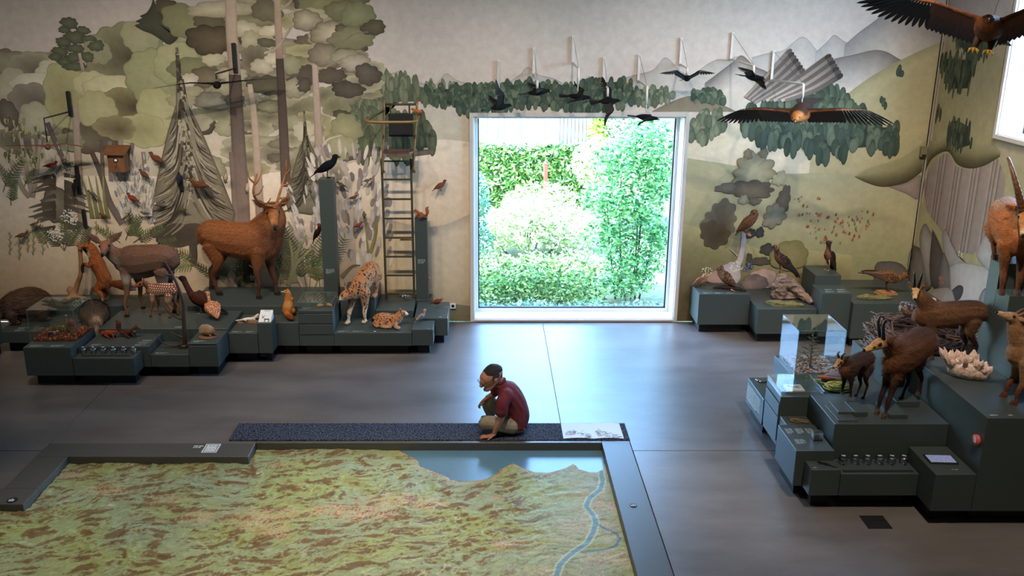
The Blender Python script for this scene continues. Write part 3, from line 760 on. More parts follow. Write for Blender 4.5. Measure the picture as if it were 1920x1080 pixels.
def hairs(o, n, l, zleg, skip=None, seed=1, w=.0021):
    """short guard hairs lying back along the body, one thin blade each"""
    me = o.data; m = len(me.vertices); r = np.random.RandomState(seed)
    co = np.empty(m * 3, np.float32); me.vertices.foreach_get('co', co); no = np.empty(m * 3, np.float32); me.vertices.foreach_get('normal', no)
    ca = np.empty(m * 4, np.float32); me.color_attributes['Col'].data.foreach_get('color', ca)
    k = r.randint(m, size=n); p = co.reshape(-1, 3)[k]; q = no.reshape(-1, 3)[k]; c = ca.reshape(-1, 4)[k, :3]
    if skip is not None: ok = np.linalg.norm(p - np.array(skip[0])[None], axis=1) > skip[1]; p, q, c = p[ok], q[ok], c[ok]
    leg = (p[:, 2] < zleg)[:, None]; fl = np.where(leg, np.array([-.15, 0, -1.0]), np.array([-1.0, 0, -.45])); fl = fl - (fl * q).sum(1)[:, None] * q; fl /= np.linalg.norm(fl, axis=1)[:, None] + 1e-6
    d = fl + q * .30 + r.normal(size=p.shape) * .16; ll = l * (.5 + .9 * r.rand(len(p), 1)) * np.where(leg, .4, 1); s = np.cross(d, q); s /= np.linalg.norm(s, axis=1)[:, None] + 1e-6; s *= w
    e = p + d * ll; e[:, 2] = np.maximum(e[:, 2], .002)
    V = np.stack([p - s, p + s, e], 1).reshape(-1, 3); cc = np.repeat(np.clip(c * (.55 + .85 * r.rand(len(p), 1)), 0, 1), 3, 0)
    h = bpy.data.meshes.new('guard_hairs'); h.from_pydata(V.tolist(), [], np.arange(len(V)).reshape(-1, 3).tolist())
    at = h.color_attributes.new('Col', 'FLOAT_COLOR', 'POINT'); at.data.foreach_set('color', np.hstack([cc, np.ones((len(cc), 1))]).astype(np.float32).ravel()); h.materials.append(M['attr'])
    ho = bpy.data.objects.new('guard_hairs', h); COL.objects.link(ho); ho.parent = o; tag(ho, kind='stuff')
def hn(p, seed=0):
    """cheap smooth 3-D noise 0..1"""
    n = Noise2(100 + seed)
    return np.clip(.5 + .75 * (n(p[:, 0] * 50, p[:, 1] * 50 + p[:, 2] * 37) + n(p[:, 1] * 50 + 7, p[:, 2] * 50)) * .8, 0, 1)
def C(*c): return np.array(lin(c))
def mixc(a, b, t): return a * (1 - t[:, None]) + b * t[:, None]
def base(co, c): return np.repeat(C(*c)[None, :], len(co), 0)
def near(co, p, r0, r1): return sstep(r1, r0, np.linalg.norm(co - np.array(p)[None, :], axis=1))

def leg(kind, hip, foot, t, bend=1.0):
    """front or hind leg chain from shoulder/hip down to the hoof"""
    hx, hy, hz = hip; fx, fy, fz = foot; h = hz - fz
    if kind == 'F': st = [(0, 0, 2.9, 3.6), (.30, -.03, 1.9, 2.4), (.50, -.035, 1.25, 1.5), (.70, .012, 1.05, 1.15), (.86, -.005, .72, .8), (.945, -.012, .80, .9), (.985, .02, .85, 1.0)]
    else: st = [(0, 0, 3.0, 4.6), (.26, .06, 2.2, 3.2), (.44, .03, 1.35, 1.8), (.62, -.085, .95, 1.25), (.80, -.055, .72, .85), (.935, -.03, .80, .9), (.985, .01, .85, 1.0)]
    out = []
    for f, ox, ra, rb in st:
        out.append((hx + (fx - hx) * f + ox * h * bend, hy + (fy - hy) * min(1, f * 1.25), hz - h * f, ra * t, rb * t))
    return out

def hdir(yaw, pitch):
    y, p = math.radians(yaw), math.radians(pitch)
    return Vector((math.cos(y) * math.cos(p), math.sin(y) * math.cos(p), math.sin(p)))
class Head:
    """long-muzzled head: back of skull B, direction, length"""
    def __init__(s, B, yaw, pitch, L, prof, roll=0):
        s.B = Vector(B); s.d = hdir(yaw, pitch); s.L = L
        s.side = Vector((0, 0, 1)).cross(s.d).normalized(); s.up = s.d.cross(s.side).normalized(); s.prof = prof
    def at(s, t, a=0, u=0): return s.B + s.d * s.L * t + s.side * s.L * a + s.up * s.L * u
    def chain(s): return {'c': [(*s.at(t, 0, u), ra * s.L, rb * s.L) for t, u, ra, rb in s.prof], 'ref': tuple(s.side)}
    def ear(s, sg, t=.08, a=.2, u=.14, out=.5, up=.6, back=.3, l=.5, w=.12, th=.05):
        b = s.at(t, sg * a, u); v = (s.side * sg * out + s.up * up - s.d * back).normalized()
        wide = v.cross(s.d).normalized()
        e = lambda k: b + v * s.L * l * k
        return {'c': [(*e(0), w * .55 * s.L, th * s.L), (*e(.35), w * s.L, th * .8 * s.L), (*e(.7), w * .8 * s.L, th * .6 * s.L), (*e(1), w * .15 * s.L, th * .4 * s.L)], 'ref': tuple((v.cross(s.d)).normalized()), 'seg': 8, 'sub': 2}
DEER = [(0.02, 0, .20, .23), (.22, .03, .235, .25), (.42, .01, .20, .22), (.65, -.03, .135, .155), (.86, -.05, .115, .125), (.97, -.06, .085, .09)]
FOXH = [(0.02, 0, .24, .22), (.25, .02, .29, .25), (.45, -.02, .23, .19), (.62, -.06, .13, .12), (.85, -.08, .085, .085), (.97, -.08, .05, .05)]
CATH = [(0.05, 0, .33, .33), (.35, .02, .40, .38), (.62, -.03, .34, .31), (.82, -.10, .22, .20), (.93, -.12, .12, .12)]
def sph(o_name, pts, r, m, parent, flat=1.0):
    for p in pts:
        b = bmesh.new(); bmesh.ops.create_icosphere(b, subdivisions=2, radius=r)
        me = bpy.data.meshes.new(o_name); b.to_mesh(me); b.free()
        me.polygons.foreach_set('use_smooth', [True] * len(me.polygons)); me.materials.append(M[m])
        o = bpy.data.objects.new(o_name, me); COL.objects.link(o); o.parent = parent; o.location = p
def eyes(h, parent, t=.36, a=.185, u=.10, r=.05): sph('eye', [h.at(t, s * a, u) for s in (-1, 1)], r * h.L, 'eye', parent)
def nose(h, parent, t=1.0, u=-.05, r=.06): sph('nose', [h.at(t, 0, u)], r * h.L, 'eye', parent)
def hooves(feet, t, parent, dark=(30, 24, 20)):
    for f in feet:
        mb = MB()
        for s in (-1, 1):
            mb.add([(f[0] - t * 1.1, f[1] + s * t * .1, 0.0005), (f[0] + t * 2.0, f[1] + s * t * .25, 0.0005), (f[0] + t * 1.6, f[1] + s * t * 1.0, 0.0005), (f[0] - t * 1.1, f[1] + s * t * 1.05, 0.0005),
                    (f[0] - t * .8, f[1] + s * t * .1, t * 1.6), (f[0] + t * 1.0, f[1] + s * t * .15, t * 1.7), (f[0] + t * .9, f[1] + s * t * .8, t * 1.6), (f[0] - t * .8, f[1] + s * t * .85, t * 1.5)],
                   [(0, 3, 2, 1), (4, 5, 6, 7), (0, 1, 5, 4), (1, 2, 6, 5), (2, 3, 7, 6), (3, 0, 4, 7)], tuple(C(*dark)))
        o = mb.build('hoof', 'attr', parent); o.location.z = f[2]
def horn(name, pts, r0, r1, m, parent, seg=10, rings=0, sub=6):
    mb = MB(); P, R = crom([Vector(p) for p in pts], [r0 + (r1 - r0) * (i / (len(pts) - 1)) ** .8 for i in range(len(pts))], sub)
    if rings:
        n = rings * 4; P2, R2 = [], []
        for k in range(n + 1):
            f = k / n * (len(P) - 1); i = min(int(f), len(P) - 2); q = f - i
            P2.append(P[i].lerp(P[i + 1], q)); R2.append((R[i] * (1 - q) + R[i + 1] * q) * (1 + .10 * math.cos(k * PI / 2) * (1 - k / n * .8)))
        P, R = P2, R2
    mb.tube([tuple(p) for p in P], R, seg); return mb.build(name, m, parent)
mat('antler', (150, 98, 62), .5, spec=.4, var=.35, scale=12, bump=.3)
mat('antler_dark', (62, 46, 38), .5, spec=.4, var=.35, scale=12, bump=.3)
mat('antler_tip', (214, 190, 160), .45, var=.1)
mat('horn_black', (26, 22, 22), .35, var=.2, scale=30, bump=.2)
mat('horn_brown', (104, 66, 40), .45, spec=.5, var=.3, scale=14, bump=.3)

# ---- red stag
fY = math.radians(-14)
T = thing('red_stag', 'large rust brown red deer stag with branched antlers standing on deck', 'stag', (-3.50, 12.60, .551), fY)
hd = Head((.555, -.03, 1.305), -58, -30, .40, DEER)
feetF = [(.30, -.13, 0), (.47, .10, 0)]; feetH = [(-.33, -.11, 0), (-.60, .14, 0)]
ch = [[(-.53, 0, .82, .13, .17), (-.44, 0, .86, .19, .22), (-.22, 0, .83, .215, .245), (.02, 0, .80, .225, .265), (.24, 0, .80, .215, .285), (.42, 0, .83, .18, .27), (.54, 0, .90, .12, .18)],
      [(.34, 0, .88, .17, .26), (.47, 0, 1.02, .145, .24), (.55, 0, 1.17, .12, .19), (.565, -.02, 1.30, .10, .13)], hd.chain(),
      [(-.57, 0, .93, .035, .04), (-.62, 0, .84, .04, .03), (-.615, 0, .76, .02, .02)]]
for f in feetF: ch.append(leg('F', (.36 if f[1] < 0 else .40, f[1] * .95, .72), f, .033))
for f in feetH: ch.append(leg('H', (-.38, f[1] * .95, .74), f, .034))
for s in (-1, 1): ch.append(hd.ear(s, l=.52, w=.15, out=.8, up=.35, back=.35))
def col(co, no):
    c = base(co, (134, 80, 46)); z = co[:, 2]
    c = mixc(c, C(156, 98, 58), sstep(.8, 1.05, z) * .6 * sstep(.45, .1, co[:, 0]))
    c = mixc(c, C(98, 60, 38), sstep(.30, .50, co[:, 0]) * sstep(.6, .8, z) * .75)
    c = mixc(c, C(78, 48, 34), sstep(.56, .30, z)); c = mixc(c, C(150, 112, 78), near(co, (0, 0, .53), .05, .3) * .6)
    c = mixc(c, C(168, 104, 58), near(co, hd.at(.5), .1, .26) * .7); c = mixc(c, C(196, 160, 130), near(co, hd.at(.7, -.1, -.1), .03, .10) * .8); c = mixc(c, C(60, 40, 32), near(co, hd.at(1.0), .02, .08))
    return c * (.82 + .36 * hn(co, 1))[:, None]
hairs(body('body', ch, .012, col, 'fur', T, 5), 26000, .034, .5, (hd.at(.6), .2))
eyes(hd, T); nose(hd, T, 1.0, -.05, .075); hooves(feetF + feetH, .030, T)
def antler(sg):
    a = lambda x, y, z: tuple(hd.at(.16, sg * .10, .2) + Vector((x, sg * y, z)))
    o = horn('antler', [a(0, 0, 0), a(-.02, .11, .06), a(-.05, .25, .14), a(-.04, .35, .27), a(.0, .37, .40), a(.03, .34, .52)], .026, .012, 'antler', T, 8)
    for p, q in (((-.01, .06, .04), [(.08, .07, .03), (.17, .04, .07), (.22, .0, .15)]), ((-.03, .16, .09), [(.06, .19, .09), (.13, .20, .17)]), ((-.045, .33, .23), [(.05, .36, .26), (.11, .34, .36)]), ((.0, .37, .40), [(-.03, .45, .48), (-.03, .47, .58)]), ((.0, .37, .38), [(.07, .37, .46), (.10, .32, .57)])):
        r0 = .018
        t = horn('tine', [a(*p)] + [a(*k) for k in q], r0, .006, 'antler', None, 7); t.parent = o
for sg in (-1, 1): antler(sg)

# ---- doe (looking at the viewer)
T = thing('red_deer_doe', 'grey brown deer doe with raised ears turning to look', 'doe', (-4.64, 11.97, .491), math.radians(167))
hd = Head((.50, .085, .955), 114, -12, .30, DEER)
feetF = [(.24, .22, 0), (.16, -.10, 0)]; feetH = [(-.28, .10, 0), (-.36, -.12, 0)]
feetF = [(.20, .24, 0), (.18, -.12, 0)]; feetH = [(-.22, -.30, 0), (-.33, -.06, 0)]
ch = [[(-.42, 0, .74, .10, .14), (-.34, 0, .79, .155, .19), (-.15, 0, .76, .175, .215), (.05, 0, .72, .185, .235), (.22, 0, .71, .165, .225), (.36, 0, .70, .11, .16)],
      [(.26, .02, .74, .12, .18), (.38, .05, .79, .085, .13), (.46, .075, .87, .068, .10), (.50, .085, .955, .06, .075)], hd.chain(),
      [(-.44, 0, .82, .03, .03), (-.48, 0, .76, .028, .02), (-.475, 0, .70, .012, .012)]]
ch.append(leg('F', (.24, .10, .62), feetF[0], .024)); ch.append(leg('F', (.24, -.09, .62), feetF[1], .024))
ch.append(leg('H', (-.27, -.10, .62), feetH[0], .024)); ch.append(leg('H', (-.30, .10, .62), feetH[1], .024))
for s in (-1, 1): ch.append(hd.ear(s, l=.75, w=.17, out=.75, up=.62, back=.1))
def col(co, no):
    c = base(co, (106, 80, 66)); z = co[:, 2]
    c = mixc(c, C(122, 86, 68), sstep(.75, .95, z) * .7); c = mixc(c, C(150, 138, 128), sstep(.62, .50, z) * sstep(.42, .5, z)); c = mixc(c, C(112, 76, 56), sstep(.42, .25, z))
    c = mixc(c, C(150, 140, 134), near(co, (.40, .08, .70), .05, .17) * .8)
    c = mixc(c, C(140, 92, 66), near(co, hd.at(.35, 0, .1), .06, .15)); c = mixc(c, C(170, 158, 148), near(co, hd.at(.75, 0, -.18), .02, .06)); c = mixc(c, C(50, 40, 36), near(co, hd.at(1.0), .01, .045))
    return c * (.86 + .28 * hn(co, 2))[:, None]
hairs(body('body', ch, .010, col, 'fur_fine', T, 4), 18000, .020, .42, (hd.at(.5), .19), 2, .0016)
eyes(hd, T, r=.062); nose(hd, T, 1.0, -.05, .075); hooves(feetF + feetH, .022, T)

# ---- spotted fawn
T = thing('spotted_fawn', 'small white spotted fawn beneath the doe', 'fawn', (-4.40, 11.80, .491), math.radians(170))
hd = Head((.20, .03, .46), 30, -6, .17, DEER)
feetF = [(.16, .05, 0), (.08, -.05, 0)]; feetH = [(-.12, .05, 0), (-.17, -.08, 0)]
ch = [[(-.20, 0, .37, .05, .065), (-.15, 0, .39, .075, .09), (-.02, 0, .375, .08, .095), (.10, 0, .36, .075, .095), (.17, 0, .355, .05, .07)],
      [(.12, 0, .37, .05, .075), (.17, .01, .42, .036, .05), (.20, .03, .47, .032, .04)], hd.chain(), [(-.21, 0, .41, .016, .016), (-.235, 0, .36, .012, .012)]]
for f in feetF: ch.append(leg('F', (.10, f[1], .31), f, .012))
for f in feetH: ch.append(leg('H', (-.14, f[1], .32), f, .0125))
for s in (-1, 1): ch.append(hd.ear(s, l=.62, w=.17, th=.06, out=.9, up=.4, back=.1))
SP = np.array([(x + .012 * (j % 2), z) for j, z in enumerate(np.arange(.33, .50, .028)) for x in np.arange(-.23, .17, .034)])
def col(co, no):
    c = base(co, (132, 80, 54)); z = co[:, 2]
    c = mixc(c, C(120, 66, 44), sstep(.38, .45, z) * .6); c = mixc(c, C(176, 140, 112), sstep(.33, .27, z) * sstep(.2, .26, z))
    d = np.min(np.hypot(co[:, None, 0] - SP[None, :, 0], co[:, None, 2] - SP[None, :, 1]), 1)
    c = mixc(c, C(226, 214, 200), sstep(.0090, .0055, d) * sstep(.17, .12, co[:, 0]) * sstep(.31, .33, z))
    c = mixc(c, C(40, 34, 30), near(co, hd.at(1.0), .006, .024)); return c
body('body', ch, .0046, col, 'fur_fine', T, 3)
eyes(hd, T, r=.07); nose(hd, T, 1.0, -.05, .08); hooves(feetF + feetH, .011, T)

# ---- fox standing upright, paws on the driftwood
T = thing('red_fox', 'orange red fox standing upright reaching up driftwood', 'fox', (-5.55, 12.64, .431), math.radians(180))
hd = Head((.075, .0, .83), 8, 8, .20, FOXH)
ch = [[(-.06, 0, .26, .085, .085), (-.045, 0, .34, .10, .10), (-.01, 0, .46, .088, .092), (.03, 0, .58, .09, .10), (.06, 0, .70, .075, .085), (.075, 0, .80, .06, .065)], hd.chain(),
      [(-.02, .06, .28, .055, .07), (.05, .065, .20, .04, .05), (-.01, .07, .10, .024, .026), (.0, .07, .03, .022, .022), (.05, .07, .016, .022, .016)],
      [(-.03, -.06, .28, .055, .07), (.04, -.065, .20, .04, .05), (-.03, -.07, .10, .024, .026), (-.02, -.07, .03, .022, .022), (.03, -.07, .016, .022, .016)],
      [(.06, .06, .62, .04, .05), (.12, .07, .56, .028, .03), (.19, .07, .58, .022, .022), (.22, .07, .54, .02, .02), (.225, .07, .47, .02, .02)],
      [(.07, -.05, .66, .04, .05), (.13, -.05, .66, .028, .03), (.19, -.05, .74, .022, .022), (.24, -.05, .82, .02, .02)],
      [(-.10, 0, .28, .035, .035), (-.19, 0, .27, .055, .055), (-.30, 0, .25, .072, .072), (-.40, 0, .22, .062, .062), (-.47, 0, .19, .025, .025)]]
for s in (-1, 1): ch.append(hd.ear(s, t=.2, a=.17, u=.2, l=.42, w=.15, th=.06, out=.35, up=.9, back=.05))
def col(co, no):
    c = base(co, (164, 90, 44)); c = mixc(c, C(206, 190, 176), near(co, (.13, 0, .72), .03, .10)); c = mixc(c, C(206, 188, 172), near(co, hd.at(.7, 0, -.25), .02, .055))
    c = mixc(c, C(52, 34, 26), sstep(.14, .19, co[:, 0]) * sstep(.84, .80, co[:, 2]) * (co[:, 2] < .78)); c = mixc(c, C(206, 180, 150), sstep(-.40, -.46, co[:, 0])); c = mixc(c, C(168, 130, 92), sstep(.10, .04, co[:, 2]))
    c = mixc(c, C(50, 34, 28), near(co, hd.at(.2, .22, .55), .02, .05)); c = mixc(c, C(50, 34, 28), near(co, hd.at(.2, -.22, .55), .02, .05)); return c * (.85 + .3 * hn(co, 3))[:, None]
hairs(body('body', ch, .0085, col, 'fur', T, 4), 9000, .026, .25, (hd.at(.6), .12), 3, .0016); eyes(hd, T, .42, .16, .10, .05); nose(hd, T, 1.0, -.08, .055)
# driftwood
mat('driftwood', (150, 108, 70), .7, var=.45, scale=9, stretch=(2, 2, .5), bump=.5)
T = thing('driftwood_branch', 'pale upright driftwood branch before the fox', 'branch', (-6.04, 12.70, .431))
me = remesh([[(-.06, -.15, .035, .035), (.0, -.05, .05, .045), (.05, 0, .12, .045), (.10, .02, .25, .038), (.16, .02, .38, .034), (.19, .02, .55, .03), (.20, .02, .72, .032), (.205, .02, .86, .028)],
             [(.0, -.04, .05, .04), (.12, -.05, .06, .035), (.25, -.07, .045, .022), (.32, -.08, .03, .012)], [(.02, .0, .08, .05), (-.03, .04, .15, .05), (-.04, .06, .17, .03)]], .012, 1)
me.materials.append(M['driftwood']); o = bpy.data.objects.new('branch', me); COL.objects.link(o); o.parent = T
# ---- boar rump behind the column
T = thing('wild_boar', 'shaggy dark brown boar lying beside the column', 'boar', (-6.42, 12.14, .311), math.radians(25))
hd = Head((-.30, -.05, .18), 200, -25, .28, FOXH)
ch = [[(-.26, 0, .20, .15, .15), (-.12, 0, .25, .19, .20), (.06, 0, .26, .21, .22), (.20, 0, .22, .17, .18), (.28, 0, .17, .09, .10)], hd.chain()]
for x, y in ((.18, .13), (.18, -.14), (-.2, .13), (-.2, -.14)): ch.append([(x, y, .16, .07, .07), (x + .03, y, .05, .035, .045), (x + .08, y, .03, .03, .03)])
def col(co, no): return base(co, (92, 66, 48)) * (.35 + 1.1 * hn(co * np.array([1, 1, 2]), 5))[:, None]
hairs(body('body', ch, .012, col, 'fur', T, 2, .02), 9000, .045, .02, None, 4)
# ---- badger seen from behind
T = thing('badger', 'round grey brown badger with pale tail seen from behind', 'badger', (-5.36, 11.65, .3115), math.radians(115))
T.location = (-5.32, 11.76, .3115); T.scale = (1.12,) * 3
hd = Head((.17, .0, .14), 10, -30, .18, FOXH)
ch = [[(-.20, 0, .17, .11, .11), (-.10, 0, .20, .165, .17), (.04, 0, .20, .165, .165), (.14, 0, .17, .11, .12)], hd.chain(), [(-.24, 0, .16, .03, .03), (-.30, 0, .09, .035, .025), (-.33, 0, .03, .02, .015)]]
for x, y in ((.12, .08), (.12, -.08), (-.14, .10), (-.14, -.10)): ch.append([(x, y, .12, .05, .05), (x, y, .05, .035, .04), (x + .04, y, .02, .03, .02)])
def col(co, no):
    c = base(co, (112, 88, 66)); c = mixc(c, C(60, 44, 36), sstep(.10, .05, co[:, 2])); c = mixc(c, C(190, 150, 116), sstep(-.23, -.28, co[:, 0])); c = mixc(c, C(70, 54, 44), sstep(.25, .34, co[:, 2]) * .7)
    return c * (.6 + .75 * hn(co * np.array([.6, 2, 1]), 6))[:, None]
hairs(body('body', ch, .010, col, 'fur', T, 3, .01), 9000, .040, .02, None, 5)
sph('ear', [hd.at(.12, s * .22, .18) for s in (-1, 1)], .022, 'driftwood', T)
# ---- hedgehog
T = thing('hedgehog', 'tan spiny hedgehog on a thin brown base', 'hedgehog', (-3.575, 11.06, .4705), math.radians(-25))
mat('brown_base', (120, 84, 56), .8, var=.3, scale=30); MB().lathe([(.12, 0), (.125, .006), (.115, .012)], 18).build('wood_base', 'brown_base', T)
hd = Head((.075, 0, .06), 0, -15, .07, FOXH)
ch = [[(-.09, 0, .07, .04, .045), (-.05, 0, .078, .062, .062), (.02, 0, .078, .064, .064), (.07, 0, .068, .045, .048)], hd.chain()]
for x, y in ((.06, .035), (.06, -.035), (-.06, .04), (-.06, -.04)): ch.append([(x, y, .04, .014, .014), (x + .01, y, .018, .010, .010)])
def col(co, no): return mixc(base(co, (150, 112, 80)), C(120, 78, 54), sstep(.07, .10, co[:, 0]))
bo = body('body', ch, .004, col, 'fur_fine', T, 3); eyes(hd, T, .45, .18, .12, .07); nose(hd, T, 1.0, -.07, .09)
mb = MB(); rr = random.Random(4)
for k in range(900):
    a = rr.uniform(-.2, PI + .2); x = rr.uniform(-.10, .075); sx = math.sqrt(max(.05, 1 - ((x + .01) / .105) ** 2))
    n = Vector((-.3 - x, math.cos(a), math.sin(a))).normalized(); p = Vector((x, math.cos(a) * .060 * sx, .076 + math.sin(a) * .060 * sx)); e = p + n * .024 + Vector((-.008, rr.uniform(-.006, .006), 0))
    s = n.orthogonal().normalized() * .0013; q = n.cross(s)
    mb.add([p + s, p - s * .5 + q, p - s * .5 - q, e], [(0, 1, 3), (1, 2, 3), (2, 0, 3)], [tuple(C(90, 62, 44))] * 3 + [tuple(C(214, 186, 150))])
tag(mb.build('spines', 'attr', T), kind='stuff')
# ---- squirrels
def squirrel(label, loc, yaw, up, colr, group=None):
    T = thing('red_squirrel', label, 'squirrel', loc, yaw, group)
    hd = Head((.09, 0, .085 + .06 * up), 20, -12, .075, FOXH)
    ch = [[(-.05, 0, .05, .032, .035), (-.01, 0, .06 + .01 * up, .036, .04), (.05, 0, .065 + .03 * up, .03, .033), (.09, 0, .085 + .05 * up, .024, .026)], hd.chain()]
    for x, y in ((.06, .022), (.06, -.022)): ch.append([(x, y, .06, .014, .014), (x + .015, y, .03, .009, .009), (x + .02, y, .008, .009, .007)])
    for x, y in ((-.03, .03), (-.03, -.03)): ch.append([(x, y, .04, .022, .024), (x + .03, y, .02, .012, .014), (x + .06, y, .008, .010, .007)])
    if up: ch.append([(-.07, 0, .05, .016, .016), (-.12, 0, .07, .026, .026), (-.14, 0, .13, .033, .033), (-.13, 0, .19, .03, .03), (-.16, 0, .22, .012, .012)])
    else: ch.append([(-.07, 0, .045, .016, .016), (-.11, .02, .04, .026, .024), (-.10, .09, .035, .03, .026), (-.03, .13, .03, .02, .02)])
    for s in (-1, 1): ch.append(hd.ear(s, t=.2, a=.15, u=.25, l=.45, w=.10, th=.06, out=.3, up=.9, back=.1))
    def col(co, no):
        c = base(co, colr); c = mixc(c, C(220, 206, 192), near(co, (.085, 0, .055 + .04 * up), .012, .03) * (no[:, 0] > .2)); return c * (.75 + .5 * hn(co * 3, 8))[:, None]
    body('body', ch, .0038, col, 'fur_fine', T, 3); eyes(hd, T, .42, .2, .1, .07); return T
squirrel('crouching bright red squirrel with flat tail', (-4.88, 11.13, .4275), math.radians(-15), 0, (140, 62, 34))
squirrel('dark brown squirrel with raised dark tail', (-4.62, 11.13, .4275), math.radians(-10), 1, (84, 46, 34))
t = squirrel('tiny reddish squirrel perched on the shorter post', (-.93, 12.68, 1.661), math.radians(160), 1, (150, 84, 52)); t.scale = (.75,) * 3
# ---- pine marten seen from behind, head turned
T = thing('pine_marten', 'orange brown marten sitting upright with bushy tail toward viewer', 'marten', (-2.70, 11.84, .4825), math.radians(75))
hd = Head((.02, .0, .33), 85, 5, .115, FOXH)
ch = [[(-.03, 0, .06, .065, .06), (-.01, 0, .13, .075, .07), (.015, .0, .21, .055, .055), (.02, .0, .28, .046, .046), (.02, 0, .33, .038, .04)], hd.chain(),
      [(-.06, 0, .05, .035, .035), (-.12, -.05, .055, .042, .042), (-.17, -.11, .045, .045, .042), (-.20, -.16, .035, .02, .02)]]
for y in (.05, -.05): ch.append([(.03, y, .24, .022, .024), (.06, y, .18, .014, .014), (.07, y, .10, .013, .012)])
for y in (.06, -.06): ch.append([(.0, y, .08, .04, .045), (.05, y, .03, .024, .024), (.09, y, .012, .018, .011)])
for s in (-1, 1): ch.append(hd.ear(s, t=.18, a=.18, u=.2, l=.26, w=.13, th=.06, out=.5, up=.8, back=.05))
def col(co, no):
    c = base(co, (176, 108, 52)); c = mixc(c, C(112, 58, 30), sstep(-.12, -.2, co[:, 0])); c = mixc(c, C(214, 184, 140), near(co, hd.at(.6), .02, .06)); c = mixc(c, C(204, 160, 100), near(co, (.0, 0, .15), .03, .10) * .7); return c * (.8 + .4 * hn(co * 2, 9))[:, None]
body('body', ch, .006, col, 'fur', T, 3); eyes(hd, T, .45, .17, .1, .06); nose(hd, T, 1.0, -.08, .07)
# ---- stoats: a white one and a brown one
def stoat(label, loc, yaw, c0, c1):
    T = thing('stoat', label, 'stoat', loc, yaw)
    hd = Head((.115, 0, .085), 15, 5, .05, FOXH)
    ch = [[(-.08, 0, .03, .016, .018), (-.02, 0, .036, .021, .023), (.05, 0, .035, .02, .022), (.09, 0, .06, .017, .018), (.112, 0, .085, .014, .015)], hd.chain(), [(-.09, 0, .03, .009, .009), (-.15, .02, .02, .009, .009), (-.20, .03, .014, .006, .006)]]
    for x in (.07, -.05):
        for y in (.015, -.015): ch.append([(x, y, .03, .009, .01), (x + .01, y, .007, .008, .006)])
    for s in (-1, 1): ch.append(hd.ear(s, t=.2, a=.2, u=.2, l=.2, w=.14, th=.08))
    def col(co, no): return mixc(mixc(base(co, c0), C(*c1), sstep(.0, -.4, no[:, 2])), C(36, 28, 26), sstep(-.16, -.19, co[:, 0]))
    body('body', ch, .0032, col, 'fur_fine', T, 3); eyes(hd, T, .45, .2, .1, .09); return T
mat('bark_slab', (136, 100, 70), .8, var=.4, scale=30, bump=.5)
t = tag(MB().tube([(-.13, -.02, .012), (-.03, .01, .018), (.07, -.01, .016), (.15, .02, .010)], [.03, .05, .045, .02], 8, 3, flat=.4).build('bark_slab', 'bark_slab'), 'pale bark slab under the white stoat', 'bark'); t.location = (-3.22, 11.66, .434)
stoat('white winter stoat on a bark slab', (-3.20, 11.66, .463), math.radians(12), (226, 214, 200), (236, 230, 222))
stoat('orange brown summer stoat with pale chest', (-3.14, 11.84, .4325), math.radians(20), (172, 96, 46), (226, 196, 150))
# ---- mice in the low glass box
def mouse(loc, yaw, label):
    T = thing('mouse', label, 'mouse', loc, yaw, 'mice in the low glass box')
    ch = [[(-.035, 0, .018, .012, .013), (-.01, 0, .022, .018, .019), (.02, 0, .02, .014, .015), (.04, 0, .016, .008, .008), (.05, 0, .014, .003, .003)], [(-.04, 0, .012, .003, .003), (-.07, .012, .006, .0025, .0025), (-.09, .0, .005, .002, .002)]]
    for y in (.012, -.012): ch.append([(.018, y, .034, .007, .003), (.016, y * 1.5, .042, .006, .003)]); ch.append([(.02, y, .01, .005, .005), (.026, y, .004, .005, .004)]); ch.append([(-.02, y, .01, .008, .008), (-.01, y, .004, .006, .004)])
    body('body', ch, .0024, lambda co, no: mixc(base(co, (196, 140, 84)), C(226, 206, 176), sstep(.0, -.5, no[:, 2])), 'fur_fine', T, 2); sph('eye', [(.03, s * .008, .022) for s in (-1, 1)], .003, 'eye', T); return T
mouse((-2.24, 11.72, .6565), math.radians(20), 'tan mouse in glass box, beside the printed note'); mouse((-2.13, 11.74, .6565), math.radians(150), 'tan mouse in glass box, beside the corner')
# ---- lynx walking down and lynx lying
def spots(co, sc, seed, thr=.66):
    n = Noise2(seed); v = n(co[:, 0] * sc, co[:, 2] * sc * 1.2 + co[:, 1] * sc * .8) + n(co[:, 1] * sc + 5, co[:, 0] * sc * .9 + co[:, 2] * sc * .4)
    return sstep(thr - .08, thr + .04, v + .5 * .75)
T = thing('lynx', 'spotted orange lynx stepping down off the plinth', 'lynx', (-1.72, 12.10, .3385), math.radians(-112))
hd = Head((.22, -.05, .44), -38, -12, .185, CATH)
fF = [(.27, -.13, 0), (.13, .08, 0)]
ch = [[(-.36, 0, .60, .09, .10), (-.27, 0, .64, .125, .135), (-.12, 0, .60, .125, .135), (.03, 0, .52, .12, .135), (.14, 0, .46, .105, .12)], [(.08, 0, .48, .09, .11), (.17, -.02, .45, .08, .09), (.22, -.04, .44, .075, .08)], hd.chain(),
      leg('F', (.11, -.085, .44), (.25, -.10, .02), .027), leg('F', (.09, .085, .44), (.12, .09, .02), .027),
      [(.24, -.10, .03, .035, .03), (.29, -.105, .022, .033, .02)], [(.11, .09, .03, .035, .03), (.16, .09, .022, .033, .02)],
      leg('H', (-.28, .085, .58), (-.18, .10, .312), .024), leg('H', (-.30, -.085, .58), (-.32, -.10, .312), .024), [(-.19, .10, .325, .035, .028), (-.12, .10, .318, .034, .022)], [(-.33, -.10, .325, .035, .028), (-.26, -.10, .318, .034, .022)],
      [(-.38, 0, .64, .032, .032), (-.44, 0, .60, .035, .035), (-.47, 0, .55, .022, .022)]]
